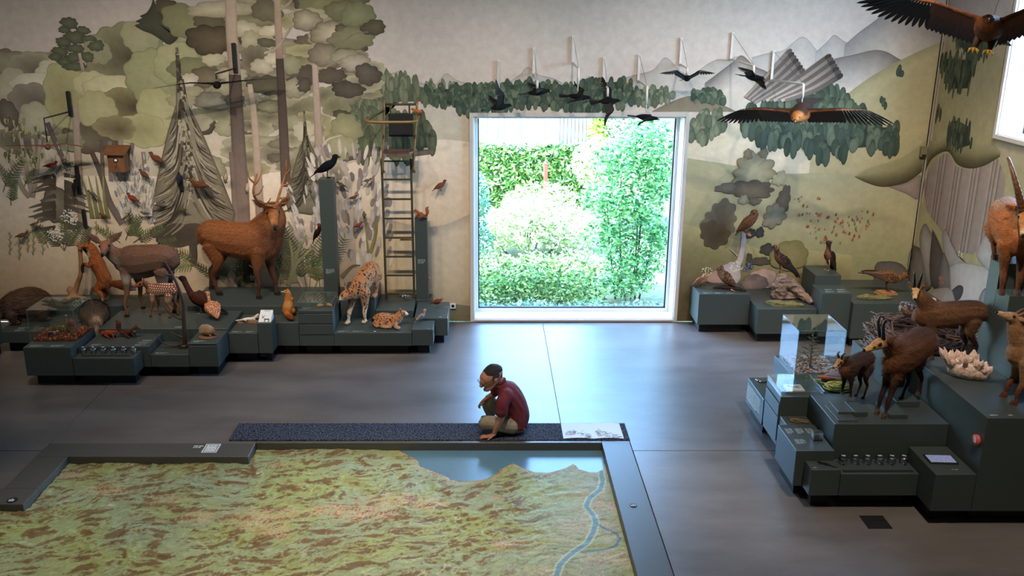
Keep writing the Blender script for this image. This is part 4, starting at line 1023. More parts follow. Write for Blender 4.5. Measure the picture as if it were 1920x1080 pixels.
for s in (-1, 1): ch.append(hd.ear(s, t=.22, a=.26, u=.30, l=.34, w=.15, th=.07, out=.35, up=.95, back=.05))
def lyncol(hd, zb):
    def col(co, no):
        c = base(co, (176, 120, 80)); c = mixc(c, C(206, 190, 170), sstep(-.1, -.7, no[:, 2])); c = mixc(c, C(214, 190, 160), sstep(.34, .15, co[:, 2]) * .8 if zb else np.zeros(len(co)))
        c = mixc(c, C(26, 20, 18), spots(co, 44, 31, .70)); c = mixc(c, C(226, 208, 186), near(co, hd.at(.85, 0, -.15), .02, .07)); return c * (.85 + .3 * hn(co * 2, 4))[:, None]
    return col
hairs(body('body', ch, .0075, lyncol(hd, 1), 'fur_fine', T, 3), 9000, .020, .2, (hd.at(.7), .12), 6, .0014); eyes(hd, T, .66, .17, .10, .06); nose(hd, T, .99, -.04, .06)
for s in (-1, 1):
    b = hd.at(.18, s * .38, .60); MB().tube([tuple(b), tuple(b + Vector((0, 0, .03))), tuple(b + Vector((-.004, 0, .055)))], [.006, .004, .001], 5).build('ear_tuft', 'black_print', T)
T = thing('lynx_kitten', 'spotted pale lynx kitten lying with head up', 'lynx', (-1.33, 11.84, .3385), math.radians(-8))
hd = Head((.13, .02, .17), 15, 5, .13, CATH)
ch = [[(-.17, 0, .08, .075, .075), (-.10, 0, .095, .095, .09), (.02, 0, .09, .085, .085), (.10, 0, .105, .07, .075), (.14, .01, .15, .055, .06)], hd.chain(),
      [(-.12, -.08, .06, .05, .05), (-.06, -.12, .035, .04, .033), (.0, -.135, .028, .03, .026)], [(-.18, -.06, .055, .045, .045), (-.14, -.12, .03, .04, .028)], [(.09, -.05, .06, .04, .04), (.12, -.12, .035, .032, .028), (.17, -.15, .026, .03, .024)], [(.02, -.07, .05, .04, .04), (.04, -.13, .03, .032, .026)], [(-.21, -.02, .10, .025, .025), (-.215, -.07, .10, .028, .028)]]
for s in (-1, 1): ch.append(hd.ear(s, t=.22, a=.26, u=.32, l=.32, w=.15, th=.07, out=.35, up=.95, back=.05))
def col(co, no):
    c = lyncol(hd, 0)(co, no); c = mixc(c, C(206, 168, 130), sstep(.06, .03, co[:, 2]) * .8); return mixc(c, C(24, 20, 18), near(co, (-.215, -.08, .10), .02, .04))
body('body', ch, .006, col, 'fur_fine', T, 3); eyes(hd, T, .66, .17, .10, .06); nose(hd, T, .99, -.04, .06)
# ---- chamois
def chamois(label, loc, yaw, S, hyaw, hpitch, neckp, feetF, feetH, hipF=None, hipH=None, cdark=(106, 68, 46), hornk=1.0, sx=1.0):
    T = thing('chamois', label, 'chamois', loc, yaw)
    s = lambda *p: (p[0] * S * sx,) + tuple(q * S for q in p[1:])
    hd = Head(s(*neckp), hyaw, hpitch, .235 * S, DEER)
    nx, ny, nz = neckp
    ch = [[s(-.37, 0, .60, .08, .11), s(-.29, 0, .64, .125, .15), s(-.12, 0, .62, .14, .165), s(.06, 0, .59, .145, .175), s(.20, 0, .58, .125, .165), s(.29, 0, .58, .085, .12)],
          [s(.17, 0, .62, .10, .15), s(.17 + (nx - .17) * .45, ny * .4, .64 + (nz - .64) * .45, .075, .105), s(.17 + (nx - .17) * .8, ny * .8, .64 + (nz - .64) * .8, .06, .08), s(nx, ny, nz, .05, .06)], hd.chain(),
          [s(-.39, 0, .68, .025, .025), s(-.43, 0, .62, .022, .018), s(-.43, 0, .57, .01, .01)]]
    for f in feetF: ch.append(leg('F', s(.19, f[1] * .8, .52), s(*f), .0215 * S))
    for f in feetH: ch.append(leg('H', s(-.26, f[1] * .85, .54), s(*f), .022 * S))
    for e in (-1, 1): ch.append(hd.ear(e, l=.46, w=.11, th=.05, out=.6, up=.55, back=.5))
    def col(co, no):
        q = co / np.array([S * sx, S, S]); c = base(co, cdark); c = mixc(c, C(140, 88, 52), sstep(.22, .34, q[:, 0]) * sstep(.85, .6, q[:, 2]) * .7); c = mixc(c, C(64, 42, 34), sstep(.70, .80, q[:, 2]) * sstep(.2, .0, q[:, 0]) * .8)
        c = mixc(c, C(52, 30, 22), sstep(.42, .30, q[:, 2])); c = mixc(c, C(120, 80, 52), sstep(.10, .03, q[:, 2]) * .8)
        c = mixc(c, C(196, 146, 96), near(co, hd.at(.55), .05 * S, .15 * S)); c = mixc(c, C(222, 200, 176), near(co, hd.at(.55, 0, -.35), .02 * S, .07 * S)); c = mixc(c, C(206, 160, 108), near(co, hd.at(.85), .02 * S, .06 * S))
        for e in (-1, 1): c = mixc(c, C(40, 24, 20), near(co, hd.at(.42, e * .20, .06), .008 * S, .030 * S)); c = mixc(c, C(48, 30, 24), near(co, hd.at(.62, e * .15, .0), .008 * S, .024 * S))
        return c * (.72 + .5 * hn(co * .8, 12))[:, None]
    hairs(body('body', ch, .0085 * S, col, 'fur', T, 4, .004), 20000, .034 * S, .38 * S, (hd.at(.6), .15 * S), 7, .0018 * S); eyes(hd, T, r=.06); nose(hd, T, 1.0, -.05, .07); hooves([s(*f) for f in feetF + feetH], .020 * S, T, (70, 50, 36))
    for e in (-1, 1):
        k = hornk
        horn('horn', [hd.at(.16, e * .09, .2), hd.at(.18, e * .13, .2 + .38 * k), hd.at(.16, e * .17, .2 + .70 * k), hd.at(.04, e * .20, .2 + .88 * k), hd.at(-.10, e * .21, .2 + .82 * k), hd.at(-.14, e * .21, .2 + .68 * k)], .042 * .235 * S * 2.2, .005 * S, 'horn_black', T, 8)
    return T, hd
def worldfeet(loc, yaw, S, pts):
    c, s = math.cos(-yaw), math.sin(-yaw); out = []
    for x, y, z in pts:
        dx, dy = x - loc[0], y - loc[1]; out.append(((dx * c - dy * s) / S, (dx * s + dy * c) / S, (z - loc[2]) / S))
    return out
yw = math.radians(212); L = (3.68, 8.50, .739)
ff = [(3.60, 8.49, .739), (3.655, 8.43, .739)]; hh = [(3.77, 8.55, .739), (3.80, 8.60, .739)]
ff = worldfeet(L, yw, .60, [(3.585, 8.49, .789), (3.64, 8.42, .789)]); hh = worldfeet(L, yw, .60, [(3.755, 8.56, .739), (3.80, 8.50, .739)])
chamois('small chamois kid with short horns beside the glass case', L, yw, .60, 2, -18, (.36, .0, .76), ff, hh, cdark=(76, 54, 46), hornk=.45)
yw = math.radians(217); L = (4.06, 8.26, .739)
ff = worldfeet(L, yw, .98, [(3.79, 8.13, .739), (3.815, 8.03, .739)]); hh = worldfeet(L, yw, .98, [(4.11, 8.36, .784), (4.33, 8.45, .799)])
chamois('brown chamois with hooked horns standing on the stepped deck', L, yw, .98, -22, -12, (.43, .0, .80), ff, hh)
yw = math.radians(178); L = (4.66, 8.77, 1.071); sxx = 1.22
ff = worldfeet(L, yw, .78, [(4.555, 8.72, 1.071), (4.44, 8.88, 1.071)]); hh = worldfeet(L, yw, .78, [(4.95, 8.69, 1.071), (4.84, 8.78, 1.071)])
chamois('largest chamois in front of the twig nest, facing ahead', L, yw, .78, 66, -12, (.36, .0, .93), [(a / sxx, b, c) for a, b, c in ff], [(a / sxx, b, c) for a, b, c in hh], cdark=(116, 78, 54), sx=sxx)
# ---- ibex buck and ibex kid
T = thing('ibex', 'rust coloured ibex buck with huge ridged horns on pedestal', 'ibex', (5.11, 8.60, 1.8505), math.radians(-106))
hd = Head((.24, .0, .83), -14, -32, .30, DEER)
fF = [(.16, -.075, 0), (.13, .07, 0)]; fH = [(-.22, -.09, .257), (-.40, .09, .257)]
ch = [[(-.56, 0, .62, .10, .13), (-.46, 0, .66, .155, .18), (-.25, 0, .64, .175, .20), (-.02, 0, .60, .185, .215), (.13, 0, .58, .155, .20), (.21, 0, .60, .10, .15)], [(.08, 0, .66, .13, .18), (.17, 0, .74, .10, .14), (.23, 0, .83, .085, .10)], hd.chain(), [(-.58, 0, .68, .03, .03), (-.62, 0, .60, .02, .02)]]
for f in fF: ch.append(leg('F', (.10, f[1] * 1.1, .50), f, .030))
for f in fH: ch.append(leg('H', (-.42, f[1], .54), f, .030))
for e in (-1, 1): ch.append(hd.ear(e, l=.42, w=.13, th=.05, out=.95, up=.2, back=.2))
def col(co, no):
    c = base(co, (166, 98, 52)); c = mixc(c, C(104, 60, 34), sstep(.50, .30, co[:, 2])); c = mixc(c, C(190, 128, 78), near(co, hd.at(.5), .06, .2) * .7); c = mixc(c, C(214, 178, 142), near(co, hd.at(.95), .02, .07)); c = mixc(c, C(188, 160, 140), sstep(.0, -.3, co[:, 0]) * sstep(.7, .8, co[:, 2]) * .6); return c * (.8 + .4 * hn(co, 14))[:, None]
hairs(body('body', ch, .0105, col, 'fur', T, 4), 15000, .028, .4, (hd.at(.6), .19), 8); eyes(hd, T, r=.05); nose(hd, T, 1.0, -.05, .07); hooves(fF + fH, .028, T, (70, 50, 36))
for e in (-1, 1):
    horn('horn', [hd.at(.14, e * .12, .18), hd.at(.12, e * .24, .60), hd.at(.0, e * .40, 1.05), hd.at(-.30, e * .58, 1.40), hd.at(-.72, e * .72, 1.45), hd.at(-1.0, e * .76, 1.25)], .042, .010, 'horn_brown', T, 10, 16)
T = thing('ibex_kid', 'pale tan ibex kid lifting its chin beside the quartz', 'ibex', (4.97, 7.68, 1.0705), math.radians(170), None, 1.36)
hd = Head((.175, .0, .56), 15, 26, .16, DEER)
fF = [(.15, -.05, 0), (.13, .08, 0)]; fH = [(-.20, .06, 0), (-.26, -.06, 0)]
ch = [[(-.30, 0, .34, .06, .08), (-.24, 0, .37, .09, .105), (-.10, 0, .36, .10, .115), (.04, 0, .34, .10, .12), (.14, 0, .34, .07, .10)], [(.06, 0, .36, .075, .11), (.13, 0, .44, .055, .08), (.17, 0, .52, .045, .06), (.18, 0, .57, .04, .05)], hd.chain(), [(-.33, 0, .38, .02, .02), (-.35, 0, .33, .012, .012)]]
for f in fF: ch.append(leg('F', (.09, f[1], .30), f, .0165))
for f in fH: ch.append(leg('H', (-.22, f[1], .31), f, .017))
for e in (-1, 1): ch.append(hd.ear(e, l=.46, w=.12, th=.06, out=.8, up=.1, back=.6))
def col(co, no):
    c = base(co, (150, 108, 72)); c = mixc(c, C(110, 62, 38), sstep(.20, .10, co[:, 2])); c = mixc(c, C(176, 140, 106), near(co, hd.at(.8), .03, .09)); return c * (.82 + .36 * hn(co, 15))[:, None]
hairs(body('body', ch, .0075, col, 'fur', T, 4), 9000, .018, .24, (hd.at(.6), .11), 9, .0015); eyes(hd, T, r=.06); nose(hd, T, 1.0, -.05, .06); hooves(fF + fH, .016, T, (90, 50, 36))
for e in (-1, 1): horn('horn', [hd.at(.14, e * .10, .18), hd.at(.02, e * .14, .42), hd.at(-.18, e * .2, .60)], .012, .004, 'horn_brown', T, 8, 6)
# ---- shed antler
T = thing('shed_antler', 'dark shed stag antler standing on the lowest plinth', 'antler', (-3.90, 11.05, .3175))
bm_ = horn('main_beam', [(0, 0, .0), (.02, 0, .12), (.035, 0, .40), (.05, 0, .62), (.0, 0, .84), (-.07, 0, 1.02), (-.13, 0, 1.15)], .032, .012, 'antler_dark', T, 9)
MB().lathe([(.045, 0), (.05, .02), (.04, .045)], 12).build('burr', 'antler_dark', T)
for p, q in (((.01, 0, .06), [(-.12, -.02, .03), (-.26, -.03, .08), (-.33, -.03, .20)]), ((.015, 0, .13), [(-.07, 0, .17), (-.15, 0, .21)]), ((.03, 0, .38), [(-.12, 0, .46), (-.24, 0, .62)]), ((-.05, 0, .97), [(-.14, 0, .98), (-.20, 0, 1.02)])):
    horn('tine', [p] + q, .019, .005, 'antler_dark', T, 7)
MB().lathe([(.07, 0.0003), (.07, .006)], 16).build('foot_plate', 'plinth_dark', T)
# ------------------------------------------------------------------ birds
def bird(name, label, cat, loc, yaw, L, tilt, cols, hyaw=0, hpitch=0, beak=(40, 36, 30), bl=1.0, legc=(120, 96, 60), fat=1.0, headk=1.0, tailk=1.0, legk=1.0, neckk=1.0, voxel=None, m='plumage', group=None, speck=None, hook=False, wingtone=None, tufts=False, parent_scale=1.0, legs=True):
    """perched bird; L body length, tilt = body axis angle above horizontal; cols = back, breast, head, tail"""
    T = thing(name, label, cat, loc, yaw, group, parent_scale)
    a = math.radians(tilt); ax = Vector((math.cos(a), 0, math.sin(a))); up = Vector((-math.sin(a), 0, math.cos(a)))
    lh = .16 * L * legk
    ctr = Vector((0, 0, lh + .15 * L * fat + .10 * L * abs(math.sin(a))))
    A = lambda f, y=0, u=0: ctr + ax * L * f + up * L * u + Vector((0, L * y, 0))
    hb = A(.34 + .06 * neckk, 0, .05 + .03 * neckk) + Vector((0, 0, .05 * L * neckk))
    d = hdir(hyaw, hpitch)
    ch = [[(*A(-.33, 0, .01), .05 * L * fat, .045 * L * fat), (*A(-.20), .115 * L * fat, .11 * L * fat), (*A(0), .165 * L * fat, .16 * L * fat), (*A(.18, 0, .0), .15 * L * fat, .15 * L * fat), (*A(.30, 0, .03), .10 * L * headk, .105 * L * headk), (*hb, .088 * L * headk, .09 * L * headk)],
          [(*(hb - d * .02 * L), .095 * L * headk, .095 * L * headk), (*(hb + d * .05 * L), .085 * L * headk, .085 * L * headk), (*(hb + d * .10 * L), .04 * L * headk, .04 * L * headk)],
          {'c': [(*A(-.25, 0, .03), .06 * L, .03 * L), (*A(-.25 - .22 * tailk, 0, .02), .075 * L, .018 * L), (*A(-.25 - .42 * tailk, 0, .0), .07 * L, .012 * L)], 'seg': 8}]
    for s in (-1, 1):
        ch.append({'c': [(*A(.20, s * .13 * fat, .05), .03 * L, .09 * L), (*A(.02, s * .165 * fat, .05), .03 * L, .12 * L), (*A(-.20, s * .12 * fat, .06), .025 * L, .08 * L), (*A(-.45, s * .05, .05), .015 * L, .03 * L)], 'seg': 8})
        if tufts: ch.append([(*(hb + up * .07 * L + Vector((0, s * .07 * L, 0)) + d * .03 * L), .02 * L, .02 * L), (*(hb + up * .13 * L + Vector((0, s * .10 * L, .02 * L)) + d * .03 * L), .008 * L, .008 * L)])
    back, breast, headc, tail = cols
    axn, upn = np.array(ax), np.array(up)
    def col(co, no):
        f = ((co - np.array(ctr)) @ axn) / L; u = ((co - np.array(ctr)) @ upn) / L
        c = mixc(base(co, breast), C(*back), sstep(-.06, .02, u + .25 * (np.abs(co[:, 1]) / L - .10)))
        if wingtone: c = mixc(c, C(*wingtone), sstep(.12, .15, np.abs(co[:, 1]) / L) * sstep(-.04, .0, u))
        c = mixc(c, C(*headc), near(co, hb, .07 * L * headk, .14 * L * headk)); c = mixc(c, C(*tail), sstep(-.30, -.40, f))
        if speck:
            n = Noise2(77); v = n(co[:, 0] / L * speck[1] + 3, co[:, 2] / L * speck[1] * 1.4 + co[:, 1] / L * speck[1]); c = mixc(c, C(*speck[0]), sstep(.12, .25, v) * (.9 if len(speck) < 3 else speck[2]))
        return c * (.75 + .5 * hn(co / L * .5, 20))[:, None]
    body('body', ch, voxel or L * .022, col, m, T, 2)
    sph('eye', [hb + d * .05 * L + Vector((-d.y, d.x, 0)) * s * .075 * L * headk + up * .02 * L for s in (-1, 1)], .018 * L * (1.6 if tufts else 1), 'eye', T)
    b0 = hb + d * .09 * L; b1 = b0 + d * .10 * L * bl + (Vector((0, 0, -.03 * L)) if hook else Vector())
    mb = MB(); mb.tube([tuple(b0), tuple(b0.lerp(b1, .6) + (Vector((0, 0, .012 * L)) if hook else Vector())), tuple(b1)], [.03 * L * headk, .02 * L, .003 * L], 8, col=tuple(C(*beak))); mb.build('beak', 'attr_gloss', T)
    if legs:
        for s in (-1, 1):
            mb = MB(); x0 = A(-.02, s * .07, -.08); ft = Vector((.02 * L, s * .07 * L, .006))
            mb.tube([tuple(x0), tuple((x0 + ft) / 2 + Vector((-.01 * L, 0, 0))), tuple(ft)], [.03 * L, .014 * L, .012 * L], 6, col=tuple(C(*legc)))
            for q in (-.5, 0, .5): mb.tube([tuple(ft), tuple(ft + Vector((math.cos(q), math.sin(q), 0)) * .10 * L + Vector((0, 0, -.003)))], [.011 * L, .004 * L], 5, col=tuple(C(*legc)))
            mb.tube([tuple(ft), tuple(ft + Vector((-.06 * L, 0, -.003)))], [.010 * L, .004 * L], 5, col=tuple(C(*legc)))
            mb.build('leg', 'attr', T)
    return T
def feather(mb, b, d, n, L, W, c0, c1, th=.0015, tipw=.55):
    """thin blade with quill ridge from b along d, flat side towards n"""
    b = Vector(b); d = Vector(d).normalized(); s = d.cross(Vector(n)).normalized(); n = s.cross(d).normalized()
    st = [(0, .25), (.15, .7), (.45, 1), (.75, .95), (.92, tipw), (1.0, .08)]
    vs = []; cs = []
    for t, w in st:
        p = b + d * L * t - n * (.04 * L * t * t)
        for e, k in ((-1, 0), (0, 1), (1, 0)): vs.append(p + s * e * W * .5 * w + n * th * k * 2); cs.append(tuple(np.array(c0) * (1 - t) + np.array(c1) * t))
        for e in (1, 0, -1): vs.append(p + s * e * W * .5 * w - n * th); cs.append(tuple(np.array(c0) * (1 - t) + np.array(c1) * t))
    fs = []
    for i in range(len(st) - 1):
        for k in range(6): k2 = (k + 1) % 6; fs.append((i * 6 + k, i * 6 + k2, (i + 1) * 6 + k2, (i + 1) * 6 + k))
    fs += [tuple(range(6))[::-1], tuple((len(st) - 1) * 6 + k for k in range(6))]
    mb.add(vs, fs, cs)
def folded_wing_feathers(T, pts, cols, L):
    """overlapping wing feathers on a perched raptor: pts = list of (pos, dir, normal, length, width)"""
    for p, d, n, l, w in pts:
        mb = MB(); feather(mb, p, d, n, l, w, *cols); mb.build('feather', 'attr', T)
mat('feather', (255, 255, 255), .5, spec=.35, var=.25, scale=60, attr=True)
# ---- birds on the plinths
bird('capercaillie', 'black capercaillie cock with brown back behind the pale hen', 'grouse', (-3.90, 11.93, .4905), math.radians(168), .60, 24, ((64, 38, 30), (20, 20, 22), (22, 22, 26), (24, 22, 22)), hyaw=5, hpitch=12, beak=(206, 198, 176), fat=.95, headk=.75, neckk=3.0, tailk=1.0, wingtone=(72, 36, 24), legk=.8)
bird('capercaillie_hen', 'orange brown speckled grouse hen with fanned tail', 'grouse', (-3.69, 11.70, .4905), math.radians(125), .40, 30, ((164, 88, 44), (190, 140, 96), (172, 112, 66), (172, 80, 40)), hyaw=45, hpitch=0, beak=(70, 60, 50), fat=1.45, headk=.7, neckk=2.4, tailk=.5, speck=((232, 214, 184), 60), legk=.5)
bird('raven', 'glossy black raven standing on the tall post', 'raven', (-2.21, 12.575, 2.2505), math.radians(5), .42, 32, ((16, 16, 19), (16, 16, 19), (16, 16, 19), (14, 14, 16)), hyaw=25, hpitch=-8, beak=(14, 14, 15), bl=1.2, legc=(14, 14, 14), fat=.85, legk=1.2)
bird('black_woodpecker', 'dark woodpecker with red cap clinging to tall post', 'woodpecker', (-2.375, 12.53, 1.38), math.radians(-15), .27, 62, ((34, 22, 20), (38, 24, 20), (120, 40, 28), (30, 20, 18)), hyaw=170, hpitch=8, beak=(190, 180, 160), bl=1.3, fat=.75, legs=False)
bird('jay', 'small jay with orange crest on square front plinth', 'jay', (-.90, 11.86, .3805), math.radians(15), .20, 40, ((150, 96, 70), (90, 70, 62), (196, 110, 76), (52, 60, 70)), hyaw=0, hpitch=5, speck=((226, 226, 226), 30), wingtone=(60, 74, 88), neckk=2.0)
bird('partridge', 'round chestnut partridge on end plinth beside wall socket', 'partridge', (-.70, 12.36, .4055), math.radians(10), .19, 15, ((110, 58, 34), (96, 64, 46), (160, 100, 60), (70, 48, 36)), hyaw=10, hpitch=0, fat=1.2, legk=2.4, neckk=.6)
bird('magpie', 'black and white bird on slatted plinth behind ladder', 'bird', (-1.17, 12.62, .4405), math.radians(195), .17, 8, ((28, 24, 26), (36, 30, 30), (24, 22, 24), (22, 20, 22)), speck=((220, 214, 206), 12), hpitch=0, legk=1.4)
bird('bullfinch', 'red bird perched on the armrest of the tree stand seat', 'bird', (-.925, 12.44, 3.122), math.radians(185), .17, 10, ((176, 96, 62), (200, 110, 70), (140, 84, 56), (120, 76, 50)), fat=.9)
# ---- owls and raptors of the right back plinths
bird('eagle_owl', 'brown eagle owl perched against mural, above the plinths', 'owl', (3.72, 12.72, 1.44), math.radians(-10), .44, 50, ((104, 70, 46), (126, 88, 60), (110, 78, 54), (92, 60, 40)), hyaw=-35, hpitch=-8, beak=(30, 26, 24), bl=.5, fat=1.05, headk=1.35, neckk=.4, tailk=.75, speck=((36, 24, 20), 46), hook=True, tufts=True, legk=.5)
t = thing('owl_perch', 'short stub perch under the wall mounted eagle owl', 'perch', (3.74, WY - .001, 1.42)); MB().tube([(0, 0, 0), (0, -.38, 0)], .02, 8).build('peg', 'driftwood', t)
bird('owl_chick', 'fluffy pale brown owl chick at plinth edge', 'owl', (3.10, 12.74, .6105), math.radians(-25), .32, 40, ((120, 84, 60), (168, 130, 100), (186, 140, 108), (96, 70, 52)), hyaw=-30, hpitch=-5, beak=(40, 36, 32), bl=.4, fat=1.15, headk=1.3, neckk=.3, tailk=.5, speck=((84, 56, 44), 36), hook=True, legk=.4)
t = bird('eagle_owl', 'dark eagle owl mantling over its prey on plinth', 'owl', (3.46, 12.66, .655), math.radians(150), .42, 42, ((70, 46, 34), (120, 82, 54), (92, 64, 46), (58, 40, 32)), hyaw=50, hpitch=-5, beak=(30, 26, 24), bl=.5, fat=1.05, headk=1.35, neckk=.4, tailk=.7, speck=((176, 136, 96), 44, .7), hook=True, tufts=True, legk=.4)
T = thing('prey_carcass', 'dark feathered prey lying under the eagle owl', 'prey', (3.50, 12.62, .6105), math.radians(-12))
body('body', [[(-.22, 0, .02, .01, .01), (-.12, 0, .035, .035, .025), (.0, 0, .04, .055, .03), (.14, 0, .03, .05, .02), (.24, -.02, .012, .03, .008)]], .006, lambda co, no: base(co, (50, 38, 34)) * (.6 + .9 * hn(co * 2, 4))[:, None], 'plumage', T, 2)
MB().tube([(.02, -.03, .03), (.05, -.07, .02), (.09, -.085, .012)], [.014, .009, .003], 6).build('leg', 'skin', T)
T = bird('golden_eagle', 'dark eagle with pale crown perched on the weathered stump', 'eagle', (4.20, 12.50, .87), math.radians(188), .52, 46, ((52, 36, 30), (96, 60, 42), (150, 110, 80), (34, 28, 28)), hyaw=8, hpitch=8, beak=(26, 24, 26), bl=.9, fat=.85, headk=.78, neckk=1.2, tailk=1.0, speck=((116, 84, 60), 38, .7), hook=True, wingtone=(38, 32, 34), legk=1.2, legc=(140, 84, 56))
def wing_rows(T, L, tilt, fat, c0, c1, lift, n=9):
    a = math.radians(tilt); ax = Vector((math.cos(a), 0, math.sin(a))); up = Vector((-math.sin(a), 0, math.cos(a)))
    for s in (-1, 1):
        for k in range(n):
            f = k / (n - 1)
            p = Vector((0, 0, lift)) + ax * L * (.10 - .28 * f) + up * L * (.10 - .16 * (1 - f)) * 1 + Vector((0, s * L * (.19 - .03 * f) * fat, 0))
            mb = MB(); feather(mb, p, -ax * 1.0 + up * (.10 - .2 * f) + Vector((0, -s * .14, 0)), Vector((0, s, .25)), L * (.42 + .12 * f), L * .085, C(*c0), C(*c1)); mb.build('feather', 'feather', T)
wing_rows(T, .52, 46, .85, (60, 46, 40), (26, 24, 28), .16 * .52 * 1.2 + .15 * .52 * .85 + .10 * .52 * .72)
T = bird('raptor', 'upright brown raptor with pale feathered legs on tallest pedestal', 'raptor', (4.90, 12.62, .9105), math.radians(205), .42, 66, ((52, 34, 30), (124, 84, 60), (74, 56, 46), (34, 26, 26)), hyaw=-20, hpitch=0, beak=(30, 28, 28), bl=.8, fat=.85, headk=.8, neckk=1.6, tailk=.7, hook=True, wingtone=(44, 30, 28), legk=1.5, legc=(164, 136, 108))
wing_rows(T, .42, 66, .85, (64, 42, 36), (28, 22, 24), .16 * .42 * 1.5 + .15 * .42 * .85 + .10 * .42 * .91)
T = bird('buzzard', 'stooping brown bird of prey with long dark tail on wooden foot', 'buzzard', (5.62, 12.27, .705), math.radians(-12), .52, -6, ((104, 68, 42), (140, 96, 58), (116, 72, 42), (60, 44, 38)), hyaw=0, hpitch=-40, beak=(40, 34, 30), fat=.9, headk=.8, neckk=1.0, tailk=1.25, speck=((176, 128, 80), 34, .6), hook=True, wingtone=(84, 54, 36), legk=1.5, legc=(96, 74, 56))
wing_rows(T, .52, -6, .9, (96, 62, 40), (48, 36, 32), .16 * .52 * 1.5 + .15 * .52 * .9 + .10 * .52 * .1)
t = thing('wood_foot', 'pale layered wood foot under the stooping bird', 'wood foot', (5.62, 12.27, .6605), .2)
mat('pale_wood', (170, 120, 78), .7, var=.35, scale=20, bump=.3)
for k in range(3): MB().box(-.14 + .015 * k, .13 - .01 * k, -.09 + .01 * k, .09, .0005 + .0145 * k, .0135 + .0145 * k, b=.004).build('wood_layer', 'pale_wood', t)
# vultures in the nest
bird('griffon_vulture', 'hunched grey vulture with white flecks behind the chamois', 'vulture', (4.80, 9.85, 1.06), math.radians(200), .44, 30, ((58, 52, 54), (150, 110, 84), (80, 66, 60), (44, 38, 38)), hyaw=40, hpitch=-30, fat=1.15, headk=.8, neckk=-.6, speck=((214, 204, 200), 30, .6), hook=True, legs=False)
bird('griffon_vulture', 'dark vulture with pale cream bald head in the nest', 'vulture', (5.10, 9.50, 1.04), math.radians(172), .52, 22, ((48, 36, 34), (70, 50, 42), (226, 206, 176), (36, 28, 28)), hyaw=5, hpitch=-4, beak=(110, 100, 90), fat=1.0, headk=.62, neckk=2.6, speck=((196, 178, 164), 34, .4), hook=True, legs=False)
# ---- songbirds mounted on the mural
KINDS = [((112, 66, 44), (150, 96, 66), (104, 60, 42), (80, 52, 40)), ((72, 56, 48), (176, 130, 100), (40, 34, 34), (54, 44, 42)), ((96, 84, 56), (170, 160, 110), (70, 64, 56), (60, 54, 46)), ((134, 62, 44), (176, 84, 56), (110, 52, 42), (70, 46, 42))]
protos = []
def peg(t, dist, z=.008):
    k = t.scale[0]; a = -t.rotation_euler[2]; v = Vector((-math.sin(a) * dist / k, math.cos(a) * dist / k, 0)); MB().tube([(0, 0, z), (v.x, v.y, z)], .004 / k, 5).build('pin', 'dark_steel', t)
def songbird(k, x, z, yaw, L, label, tilt_i=0):
    key = (k, tilt_i)
    pr = next((p for kk, p in protos if kk == key), None)
    loc = (x, WY - .085, z - .07)
    if pr is None:
        t = bird('songbird', label, 'songbird', loc, yaw, .17, (28, 12)[tilt_i], KINDS[k], hyaw=(10, -15)[tilt_i], hpitch=5, voxel=.0048, speck=((226, 210, 190), 26, .5) if k == 1 else None, group='songbirds pinned on the mural')
        protos.append((key, t))
    else:
        t = dup(pr, loc, yaw, label)
        for c in list(t.children):
            if c.name.startswith('pin'): bpy.data.objects.remove(c)
    t.scale = (L / .17,) * 3; peg(t, .085)
    t['label'] = label
    return t
SB = [(3, 0, .22, 'long tailed brown bird above the broken painted branch'), (0, 160, .26, 'brown bird at the upper edge of the painted spruce'), (0, 150, .20, 'brown bird beside the grey painted shrub'), (1, 170, .16, 'spotted bird above green painted blades'), (3, 165, .21, 'reddish bird on the grey painted shrub'), (1, 10, .17, 'speckled bird low on the painted spruce'), (0, 160, .15, 'brown bird over the pale painted ground'), (2, 20, .13, 'olive bird over the painted fern'), (1, 200, .14, 'spotted bird over the fern beside the spruce'), (0, 30, .19, 'brown bird above the yellow painted sprigs'), (2, 15, .13, 'tiny olive bird below the painted branch'), (2, 180, .14, 'olive bird in the middle of the spruce'),
      (2, 190, .15, 'olive bird beside the tall post top'), (0, 20, .14, 'brown bird on the pale painted reeds'), (1, 15, .13, 'spotted bird left of the tree stand'), (2, 100, .15, 'small bird with spread tail over the reeds'), (3, 10, .15, 'reddish bird low on the painted reeds'), (0, 25, .22, 'speckled thrush on a thin peg beside the window')]
SBW = [(-6.18, 2.37), (-4.67, 2.44), (-4.87, 2.24), (-5.64, 1.97), (-5.07, 1.89), (-4.70, 1.82), (-5.52, 1.66), (-5.20, 1.64), (-4.91, 1.70), (-6.74, 1.36), (-6.53, 1.55), (-4.37, 1.76), (-2.07, 2.11), (-1.91, 1.93), (-1.70, 2.18), (-1.76, 1.67), (-1.85, 1.52), (-0.66, 2.07)]
for (k, yw, L, lab), (x, z) in zip(SB, SBW): songbird(k, x, z, math.radians(yw), L, lab, (int(x * 10)) % 2)
PEG = bird('woodcock', 'large brown game bird in front of the painted spruce', 'bird', (-4.06, 12.80, 2.02), math.radians(170), .30, 12, ((110, 68, 44), (140, 92, 62), (120, 76, 50), (80, 54, 42)), bl=1.6, speck=((60, 40, 32), 40), legk=.8); peg(PEG, .19)
PEG = bird('pygmy_owl', 'small white faced owl beside the painted trunk', 'owl', (-3.70, 12.86, 2.12), math.radians(-60), .19, 62, ((96, 62, 44), (190, 160, 130), (150, 110, 84), (80, 54, 42)), bl=.4, headk=1.3, neckk=.3, tailk=.6, speck=((226, 214, 196), 26, .5), hook=True); peg(PEG, .13)
